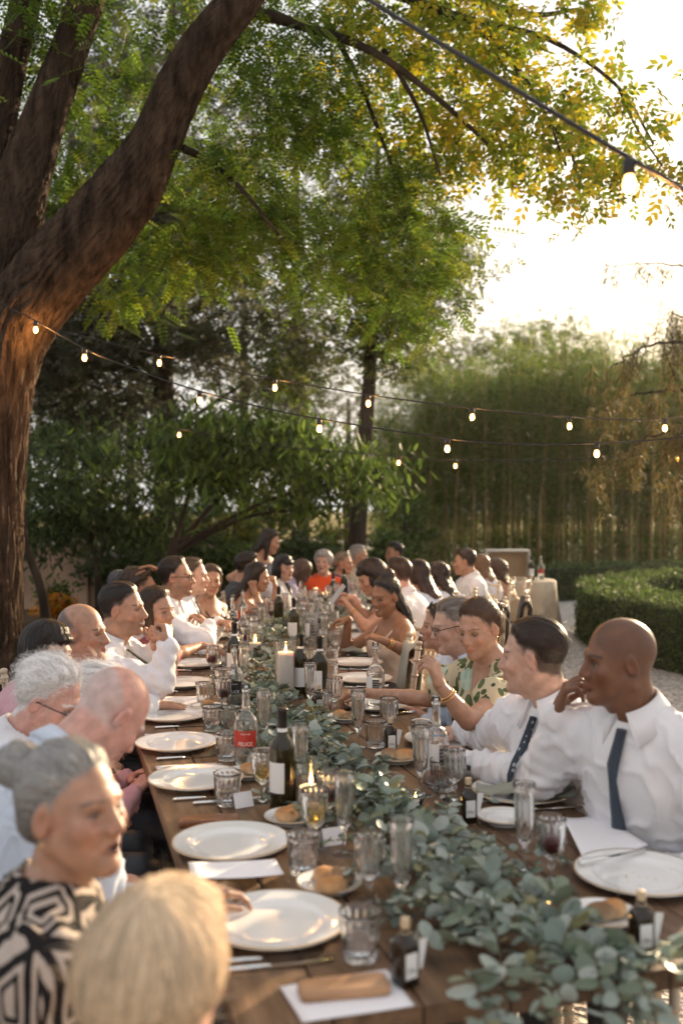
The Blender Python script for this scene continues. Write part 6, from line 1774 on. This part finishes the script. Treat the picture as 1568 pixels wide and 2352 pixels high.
OIL.use(tb(930, 2262), .6, 'small dark bottle half hidden by leaves beside the menu at the table end', 'small dark favour bottles')
for t, s in ((1.6, .3), (2.2, -.28), (2.7, .3), (3.3, -.3)): OIL.use(table_pt(t, s), None, 'small dark favour bottle far along the table', 'far favour bottles')
for i, (x, y, rolls, lab) in enumerate([(669, 1889, ((0, 8, 5), (1, -10, -4)), 'by the tall wine bottle'), (757, 2043, ((0, -10, 8), (2, 26, 6), (1, 2, -18)), 'by the near tumbler'), (1157, 1890, (), 'by the flute'), (1384, 2118, ((2, -6, -2), (0, 24, 4)), 'by the small bottle at the table end'), (911, 1750, ((2, -14, 2), (1, 18, 0)), 'by the eucalyptus'), (792, 1656, ((0, -12, 2), (2, 14, -2)), 'behind the gypsophila'), (478, 1632, ((0, -2, 2),), 'under the menu'), (572, 1785, ((1, 6, 2),), 'by the white wine')]):
    BPLATE.use(tb(x, y), 0, 'small white bread plate %s' % lab, 'bread plates')
    for b_, dx, dy in rolls:
        bread(tb(x + dx, y - dy) + np.array([0, 0, .0075]), b_, rg.uniform(0, 6), '%s bread roll on the plate %s' % ({0: 'golden', 1: 'pale crusty', 2: 'brown'}[b_], lab))
# papers
def paper(label, corners, z, cat='menu', fold=None, m_=M_PAPER, text=False):
    C = [tb(x, y, z) for x, y in corners]; c0 = np.mean(C, 0); m = MB()
    n = 12; V = []
    for i in range(n):
        for j in range(n):
            u, v_ = i / (n - 1), j / (n - 1)
            p = (C[0] * (1 - u) + C[1] * u) * (1 - v_) + (C[3] * (1 - u) + C[2] * u) * v_
            p = p + np.array([0, 0, (fold or 0) * (u - .5) ** 2 * 4 + .002 * math.sin(3 * u + 2 * v_)]); V.append(p - c0)
    i, j = np.meshgrid(np.arange(n - 1), np.arange(n - 1), indexing='ij')
    m.add(V, np.stack([i * n + j, (i + 1) * n + j, (i + 1) * n + j + 1, i * n + j + 1], -1).reshape(-1, 4)[:, ::-1])
    o = obj('menu_card' if cat == 'menu' else 'envelope', m.build('menu', m_), None, c0)
    md = o.modifiers.new('thick', 'SOLIDIFY'); md.thickness = .0012; md.offset = 0
    tag(o, label, cat)
    if text:
        ex = nrm(C[1] - C[0]); ey = nrm(np.cross([0, 0, 1.0], ex)); mm = MB()
        V = []; Fc = []
        for r_ in range(9):
            tv, tf = text_geo(['MENU', 'antipasti misti', 'pane e olio', 'risotto ai funghi', 'tagliata di manzo', 'patate al forno', 'insalata verde', 'torta nuziale', 'caffe'][r_], .010 if r_ else .014)
            k = len(V); base = (C[0] + C[1]) / 2 * .9 + (C[2] + C[3]) / 2 * .1 if False else (C[3] + C[2]) / 2
            base = c0 + ey * (.055 - r_ * .0135) + np.array([0, 0, .0045])
            for q in tv: V.append((base + ex * q[0] + ey * q[1] - c0).tolist())
            Fc += [[k + a for a in f] for f in tf]
        me = bpy.data.meshes.new('lettering'); me.from_pydata(V, [], Fc); me.materials.append(M_WICK); obj('lettering', me, o)
    return o
paper('white menu card at the table end under the wooden case', [(642, 2268), (888, 2228), (952, 2308), (694, 2352)], TOP + .003)
paper('white folded menu leaning over the plate nearest the grey haired woman', [(432, 1985), (632, 1978), (652, 2010), (440, 2024)], TOP + .030, fold=.004)
paper('white menu card tucked under the third plate', [(357, 1761), (496, 1753), (530, 1790), (372, 1800)], TOP + .003)
paper('white menu card tucked behind the fourth plate', [(324, 1692), (448, 1689), (460, 1712), (318, 1718)], TOP + .003)
paper('printed white menu lying by the hand on the table', [(352, 1602), (476, 1600), (456, 1634), (346, 1630)], TOP + .003, text=True)
paper('large folded white sheet beside the man with hand at mouth', [(1292, 1885), (1375, 1876), (1488, 1948), (1336, 1978)], TOP + .012, fold=.010)
paper('white menu below the cuff of the man with the dotted tie', [(1090, 1782), (1190, 1760), (1215, 1768), (1120, 1795)], TOP + .003)
paper('brown kraft envelope between the goblet and the bread plate', [(935, 1668), (1000, 1668), (1000, 1700), (940, 1698)], TOP + .003, cat='envelope', m_=M_KRAFT)
paper('white menu beneath the napkin far along the right', [(800, 1585), (900, 1583), (905, 1596), (800, 1598)], TOP + .026)
def case(label, x, y, rot, m_):
    m = MB(); n = 20; rings = []
    for z, k in ((0, .96), (.002, 1), (.014, 1), (.018, .97), (.0195, .90)):
        a = np.linspace(0, 2 * PI, 48, endpoint=False); c, s = np.cos(a), np.sin(a)
        rings.append(np.stack([.085 * k * np.sign(c) * np.abs(c) ** .22, .030 * k * np.sign(s) * np.abs(s) ** .22, 0 * a + z], 1))
    i, j = np.meshgrid(np.arange(4), np.arange(48), indexing='ij'); j2 = (j + 1) % 48
    m.add(np.concatenate(rings), np.stack([i * 48 + j, i * 48 + j2, (i + 1) * 48 + j2, (i + 1) * 48 + j], -1).reshape(-1, 4), [list(range(192, 240))], [list(range(47, -1, -1))])
    return tag(obj('wooden_case', m.build('case', m_), None, tb(x, y) + np.array([0, 0, .0045 if m_ is M_CASEL else 0]), rot), label, 'case')
case('light wooden case lying on the white menu at the table end', 790, 2286, math.radians(12), M_CASEL); case('reddish brown wooden case by the second plate', 480, 1893, math.radians(10), M_CASEW)
for x, y, rot, lab in ((556, 1852, .5, 'small folded white place card by the white wine goblet'), (762, 1938, .4, 'small folded white place card beside the flute in front')):
    m = MB(); m.add([[-.03, -.02, 0], [.03, -.02, 0], [.03, 0, .042], [-.03, 0, .042], [.03, .02, 0], [-.03, .02, 0]], [[0, 1, 2, 3], [3, 2, 4, 5]]); o = tag(obj('place_card', m.build('card', M_PAPER, False), None, tb(x, y) + np.array([0, 0, .001]), rot), lab, 'place card')
    md = o.modifiers.new('thick', 'SOLIDIFY'); md.thickness = .001
# napkins on plates
def napkin(label, p, rot, L_, W_, seed):
    n, k = 40, 14; V = []
    for i in range(n):
        for j in range(k):
            u, v_ = i / (n - 1) - .5, j / (k - 1) * 2 * PI
            w = W_ * (1 + .15 * math.sin(u * 7 + seed)); h = .012 * (1 + .5 * math.sin(u * 9 + seed * 2))
            V.append([u * L_, w / 2 * math.cos(v_) + .012 * math.sin(u * 8 + seed), h * (1 + math.sin(v_)) + .004 * math.sin(u * 30 + 3 * v_) + .03 * max(0, abs(u) - .38)])
    i, j = np.meshgrid(np.arange(n - 1), np.arange(k), indexing='ij'); j2 = (j + 1) % k; m = MB()
    m.add(V, np.stack([i * k + j, (i + 1) * k + j, (i + 1) * k + j2, i * k + j2], -1).reshape(-1, 4)[:, ::-1], [list(range(k - 1, -1, -1)), list(range((n - 1) * k, n * k))])
    return tag(obj('napkin', m.build('napkin', CLOTH['greygreen']), None, p, rot), label, 'napkin')
napkin('grey green napkin rolled across the plate by the man with the dotted tie', tb(1205, 1838) + np.array([0, 0, .022]), math.radians(-8), .30, .10, 1)
napkin('grey green napkin folded over a plate at the empty seat', tb(850, 1508) + np.array([0, 0, .022]), math.radians(-10), .34, .11, 2.2)
m = MB(); M_CRUMB = mat('crumb', (.55, .45, .30), rough=.9)
for q in [tb(x_, y_, TOP + .0225 if 1360 < x_ < 1560 and y_ < 2080 else TOP + .002) + np.array([a_, b_, 0]) for x_, y_, n_ in ((1440, 2040, 16), (1500, 2010, 10), (740, 2075, 16), (1120, 1905, 12), (560, 1905, 10), (905, 1775, 10), (690, 2150, 8)) for a_, b_ in rg.normal(0, .045, (n_, 2))]:
    m.add(q + rg.normal(size=(4, 3)) * .0022, [[0, 1, 2], [0, 2, 3], [0, 3, 1], [1, 3, 2]])
tag(obj('crumbs', m.build('crumbs', M_CRUMB, False)), kind='stuff')
# phone in hand
P_ = next(P for P in GUESTS if 'phone' in P['label']); pw = P_['_arms'][-1][1]
m = MB(); R_ = np.array(Matrix.Rotation(math.radians(35), 3, 'Y') @ Matrix.Rotation(.3, 3, 'Z')); m.box((0, 0, 0), (.008, .07, .145), R_); tag(obj('phone', m.build('phone', mat('phone', (.35, .36, .38), rough=.2), False), None, pw + np.array([-.075, .01, .085])), 'phone held up by the dark haired woman', 'phone')

# ------------------------------------------------------------------ eucalyptus garland
M_EUC = mat('eucalyptus', attr=True, rough=.36, spec=.5, translucent=.15, noise=(30, .85, 1.12)); M_STEM = mat('garland_stem', (.12, .10, .06), rough=.8)
EV = [[0, 0, 0]]; na = 10
for i in range(na):
    a = -PI / 2 + (i + .5) / na * 2 * PI
    EV.append([.46 * math.cos(a) * (1 + .08 * math.sin(a)), .52 + .52 * math.sin(a), .05 * math.cos(2 * a)])
EV.append([0, .52, -.06]); EV = np.array(EV); EV[0] = [0, -.02, 0]
EF = [[11, 1 + i, 1 + (i + 1) % na] for i in range(na)]
EVS = []
for wx, cup, bend in ((1, 0, 0), (.66, .25, -.25), (.85, -.2, .3), (.52, .1, -.5), (1.08, .5, -.15)):
    q = EV.copy(); q[:, 0] *= wx; q[:, 2] += cup * q[:, 0] ** 2 + bend * q[:, 1] ** 2; EVS.append(q)
EC = [(.22, .27, .225), (.28, .33, .285), (.18, .23, .19), (.36, .40, .355), (.15, .19, .13), (.20, .245, .165)]
rg = np.random.default_rng(17)
path2 = np.array([PA - TD[0] * .02, PA + TD[0] * .7, PA + TD[0] * 1.5, PA + TD[0] * 2.2, PB, PB + TD[1] * .9, PB + TD[1] * 1.9, PC, PC + d3 * 1.0, PC + d3 * 2.2, PC + d3 * 3.6]); gp = smooth_path(path2, 200); gt = np.gradient(gp, axis=0); gt /= np.linalg.norm(gt, axis=1)[:, None]
gl = np.concatenate([[0], np.cumsum(np.linalg.norm(np.diff(gp, axis=0), axis=1))])
LF = []; ST = MB()
garland = thing('eucalyptus_garland', 'runner of grey green eucalyptus branches along the middle of the tables', 'garland', (*PA, TOP))
g0 = np.array([*PA, TOP])
def sprig(p, d, L_, lift, size, hang=0.0):
    k = max(4, int(L_ / .021)); pts = []
    up = np.array([0, 0, 1.0]); side = nrm(np.cross(d, up))
    cv = rg.normal(0, .25)
    for i in range(k):
        t = i / (k - 1); q = p + d * L_ * t + side * cv * L_ * t * t + up * (lift * math.sin(PI * min(1, t * 1.1)) - hang * max(0, t - .2) ** 1.6)
        if q[2] < TOP + .006 and not hang: q[2] = TOP + .006
        pts.append(q)
    pts = np.array(pts); ST.tube(pts - g0, .0016, 4)
    for i in range(1, k):
        td = nrm(pts[i] - pts[i - 1]); sd = nrm(np.cross(td, up)); un = np.cross(sd, td)
        for s in (-1, 1):
            if rg.random() < .1: continue
            f = nrm(td * rg.uniform(.2, .8) + sd * s + un * rg.uniform(-.1, .7)); nn = nrm(un + rg.normal(size=3) * .65); sx = nrm(np.cross(f, nn)); nn = np.cross(sx, f)
            LF.append((pts[i], sx, f, nn, size * rg.uniform(.5, 1.25) * (1 - .35 * i / k), EC[rg.integers(0, len(EC))] if rg.random() < .965 else (.24, .225, .11)))
tt = 0.0
while tt < gl[-1]:
    i = int(np.searchsorted(gl, tt)); i = min(i, 199); p2 = gp[i]; d2 = gt[i]; n2 = np.array([d2[1], -d2[0]])
    near = tt < 2.9; off = rg.normal(0, .085); sgn = -1 if rg.random() < .6 else 1
    ang = math.radians(rg.normal(0, 34)); dd = d2 * sgn; dd = np.array([dd[0] * math.cos(ang) - dd[1] * math.sin(ang), dd[0] * math.sin(ang) + dd[1] * math.cos(ang)])
    p = np.array([*(p2 + n2 * off), TOP + .008 + .05 * math.exp(-(off / .10) ** 2) * rg.random()])
    if tt < .5 and np.dot(dd, d2) < 0: dd = -dd
    sprig(p, np.array([*dd, 0.0]), rg.uniform(.16, .30), rg.uniform(.01, .06), rg.choice([.030, .036, .043, .050]) * (1.0 if near else .92))
    tt += .0165 if near else .028
for k in range(16):      # ends hanging over the table's near edge
    off = rg.uniform(-.16, .36); n2 = TN[0]; p = np.array([*(PA + TD[0] * rg.uniform(.02, .14) + n2 * off), TOP + .03])
    d = -np.array([*TD[0], 0]) + np.array([*n2, 0]) * rg.normal(.1, .35); sprig(p, nrm(d), rg.uniform(.24, .34), .015, rg.choice([.042, .05, .055]), hang=rg.uniform(.25, .55))
order = sorted(range(len(LF)), key=lambda i: LF[i][0][1] - 2.2 * (LF[i][0][2] - TOP))
lm = {}
for c in EC + [(.24, .225, .11)]:
    for v_ in range(5):
        m = MB(); m.add(EVS[v_], EF, col=np.tile(np.array(c), (len(EV), 1))); lm[c, v_] = m.build('leaf', M_EUC)
for i in order[:300]:
    p, sx, f, nn, s, c = LF[i]; o = obj('leaf', lm[c, i % 5], garland); M4 = np.eye(4); M4[:3, 0] = sx * s; M4[:3, 1] = f * s; M4[:3, 2] = nn * s; M4[:3, 3] = p - g0
    o.matrix_local = Matrix(M4.tolist())
m = MB()
for i in order[300:]:
    p, sx, f, nn, s, c = LF[i]; E_ = EVS[i % 5]; m.add(p - g0 + s * (E_[:, :1] * sx + E_[:, 1:2] * f + E_[:, 2:] * nn), EF, col=np.array(c) * rg.uniform(.8, 1.15))
tag(obj('foliage', m.build('foliage', M_EUC), garland), kind='stuff')
obj('stems', ST.build('stems', M_STEM), garland)['kind'] = 'stuff'
# gypsophila
M_GYP = mat('gypsophila', (.62, .60, .50), rough=.8)
OCT = np.array([[1, 0, 0], [-1, 0, 0], [0, 1, 0], [0, -1, 0], [0, 0, 1], [0, 0, -1]], float); OCF = [[0, 2, 4], [2, 1, 4], [1, 3, 4], [3, 0, 4], [2, 0, 5], [1, 2, 5], [3, 1, 5], [0, 3, 5]]
for k, (x, y, r_, lab) in enumerate([(690, 1682, .075, 'bunch of tiny white gypsophila beside the tea light'), (779, 1474, .075, 'bunch of tiny white gypsophila by the hands of the woman with braids')]):
    p = tb(x, y); root = thing('gypsophila_bunch', lab, 'flowers', p); m = MB(); sm = MB()
    d = rg.normal(size=(520, 3)); d /= np.linalg.norm(d, axis=1)[:, None]; d[:, 2] = np.abs(d[:, 2]) * 1.2; q = d * (r_ * rg.uniform(.45, 1.0, 520) ** .5)[:, None]
    for a in q: m.add(a + OCT * rg.uniform(.0028, .0052), OCF)
    for a in q[::5]: sm.tube([[0, 0, .004], a * .6, a], .0007, 3)
    tag(obj('flowers', m.build('flowers', M_GYP), root), kind='stuff'); tag(obj('stems', sm.build('stems', M_STEM), root), kind='stuff')

# ------------------------------------------------------------------ buffet table, crate and bottle behind
bx, by_ = 2.22, 12.3
root = thing('buffet_table', 'small round buffet table under a floor length tan cloth', 'table', (bx, by_, 0))
m = MB(); m.lathe([(.0005, .735), (.40, .735), (.40, .715), (.0005, .715)], 40); obj('top', m.build('top', M_WOODL), root)
m = MB(); bamboo_tube(m, (0, 0, 0), (0, 0, .72), .04, (.5,)); obj('leg', m.build('leg', M_WOODL), root)
def clothf(R, Z, a, i):
    dr = np.clip((.73 - Z) / .7, 0, 1); return R + dr * (.045 * np.sin(a * 9) + .03 * np.sin(a * 5 + 1) + .03)
m = MB(); m.lathe([(.0005, .742), (.30, .742), (.405, .741), (.425, .725), (.43, .60), (.435, .40), (.44, .2), (.445, .02)], 120, rib=clothf)
tag(obj('tablecloth', m.build('tablecloth', mat('tan_cloth', (.54, .43, .30), rough=.85, noise=(8, .85, 1.1))), None, (bx, by_, 0)), 'tan linen cloth hanging in folds to the gravel', 'tablecloth')
root = thing('display_crate', 'white framed open crate with a tan back on the buffet table', 'crate', (bx - .16, by_ + .10, .743))
m = MB(); m.box((0, .11, .17), (.50, .012, .32)); obj('back_panel', m.build('back', mat('crate_back', (.42, .32, .22), rough=.8), False), root)
M_WPAINT = mat('white_paint', (.62, .58, .52), rough=.6, noise=(9, .85, 1.05))
for s in (-1, 1):
    m = MB(); m.box((s * .258, .0, .17), (.022, .24, .34)); obj('side', m.build('side', M_WPAINT, False), root)
m = MB(); m.box((0, 0, .352), (.54, .25, .022)); obj('top_board', m.build('top_board', M_WPAINT, False), root)
WINE.use((bx + .08, by_ - .22, .743), -1.6, 'dark wine bottle with a white label on the buffet table', 'dark green wine bottles'); WATER['red'].use((bx + .24, by_ - .02, .743), -1.5, 'clear bottle at the edge of the buffet table', 'far water bottles with red labels')

# ------------------------------------------------------------------ string lights
M_CABLE = mat('cable', (.012, .011, .012), rough=.45); M_BULB = mat('lit_bulb', (1, .8, .5), emit=(1, .50, .16, 3.2))
BULB = MB(); BULB.lathe(dens([(.0003, -.070), (.008, -.068), (.0138, -.060), (.015, -.052), (.0125, -.041), (.010, -.034), (.010, -.030)], 3), 18); bulb_me = BULB.build('bulb', M_BULB)
SOCK = MB(); SOCK.lathe([(.0005, .006), (.012, .004), (.0145, -.002), (.0145, -.030), (.013, -.032), (.0005, -.032)], 14); sock_me = SOCK.build('socket', M_CABLE)
def string_light(label, pts, bulbs, r=.0045):
    P = np.array([at(*p) for p in pts]); Q = smooth_path(P, 120); c0 = Q[0]
    root = thing('string_light', label, 'string light', c0)
    m = MB(); m.tube(Q - c0, r, 7); obj('cable', m.build('cable', M_CABLE), root)
    px = CX + Q[:, 0] / Q[:, 1] * F_PX
    for x in bulbs:
        q = Q[int(np.argmin(np.abs(px - x)))] - c0 - np.array([0, 0, r])
        so = obj('socket', sock_me, root, q); obj('bulb', bulb_me, so)
        ld = bpy.data.lights.new('bulb_light', 'POINT'); ld.energy = 2.5; ld.color = (1, .46, .13); ld.shadow_soft_size = .018; lo = bpy.data.objects.new('bulb_light', ld); link(lo, so); lo.location = (0, 0, -.092)
string_light('thick cable of the nearest string light crossing the canopy with one bulb', [(700, -110, 2.7), (850, 0, 2.6), (1050, 122, 2.45), (1250, 245, 2.3), (1445, 362, 2.2), (1600, 452, 2.1), (1900, 640, 1.95), (2600, 1040, 1.7)], [1445], .0062)
string_light('string of lit bulbs tied to the leaning tree, second from the canopy', [(-40, 672, 6.12), (20, 705, 6.14), (85, 738, 6.18), (200, 803, 6.0), (320, 852, 5.9), (455, 897, 5.8), (600, 935, 5.7), (735, 962, 5.6), (1033, 1008, 5.4), (1200, 1020, 5.3), (1360, 1018, 5.2), (1600, 998, 5.1), (2100, 900, 4.8), (2900, 600, 4.4)], [85, 200, 455, 735, 1033, 1360, 1640])
string_light('string of lit bulbs starting by the dark trunk and passing above the bamboo', [(60, 742, 7.6), (200, 775, 7.4), (363, 814, 7.0), (500, 845, 6.8), (640, 872, 6.6), (855, 908, 6.4), (1092, 938, 6.2), (1313, 958, 6.1), (1532, 962, 6.0), (2000, 930, 5.8), (2800, 800, 5.5)], [363, 632, 855, 1092, 1313, 1532])
string_light('farthest string of small lit bulbs low before the bamboo', [(300, 960, 9.0), (410, 984, 9.0), (640, 1024, 9.0), (910, 1048, 9.0), (1052, 1056, 9.0), (1300, 1056, 9.0), (1560, 1034, 9.0), (1950, 980, 9.0), (2600, 820, 9.0)], [410, 910, 1052, 1560])
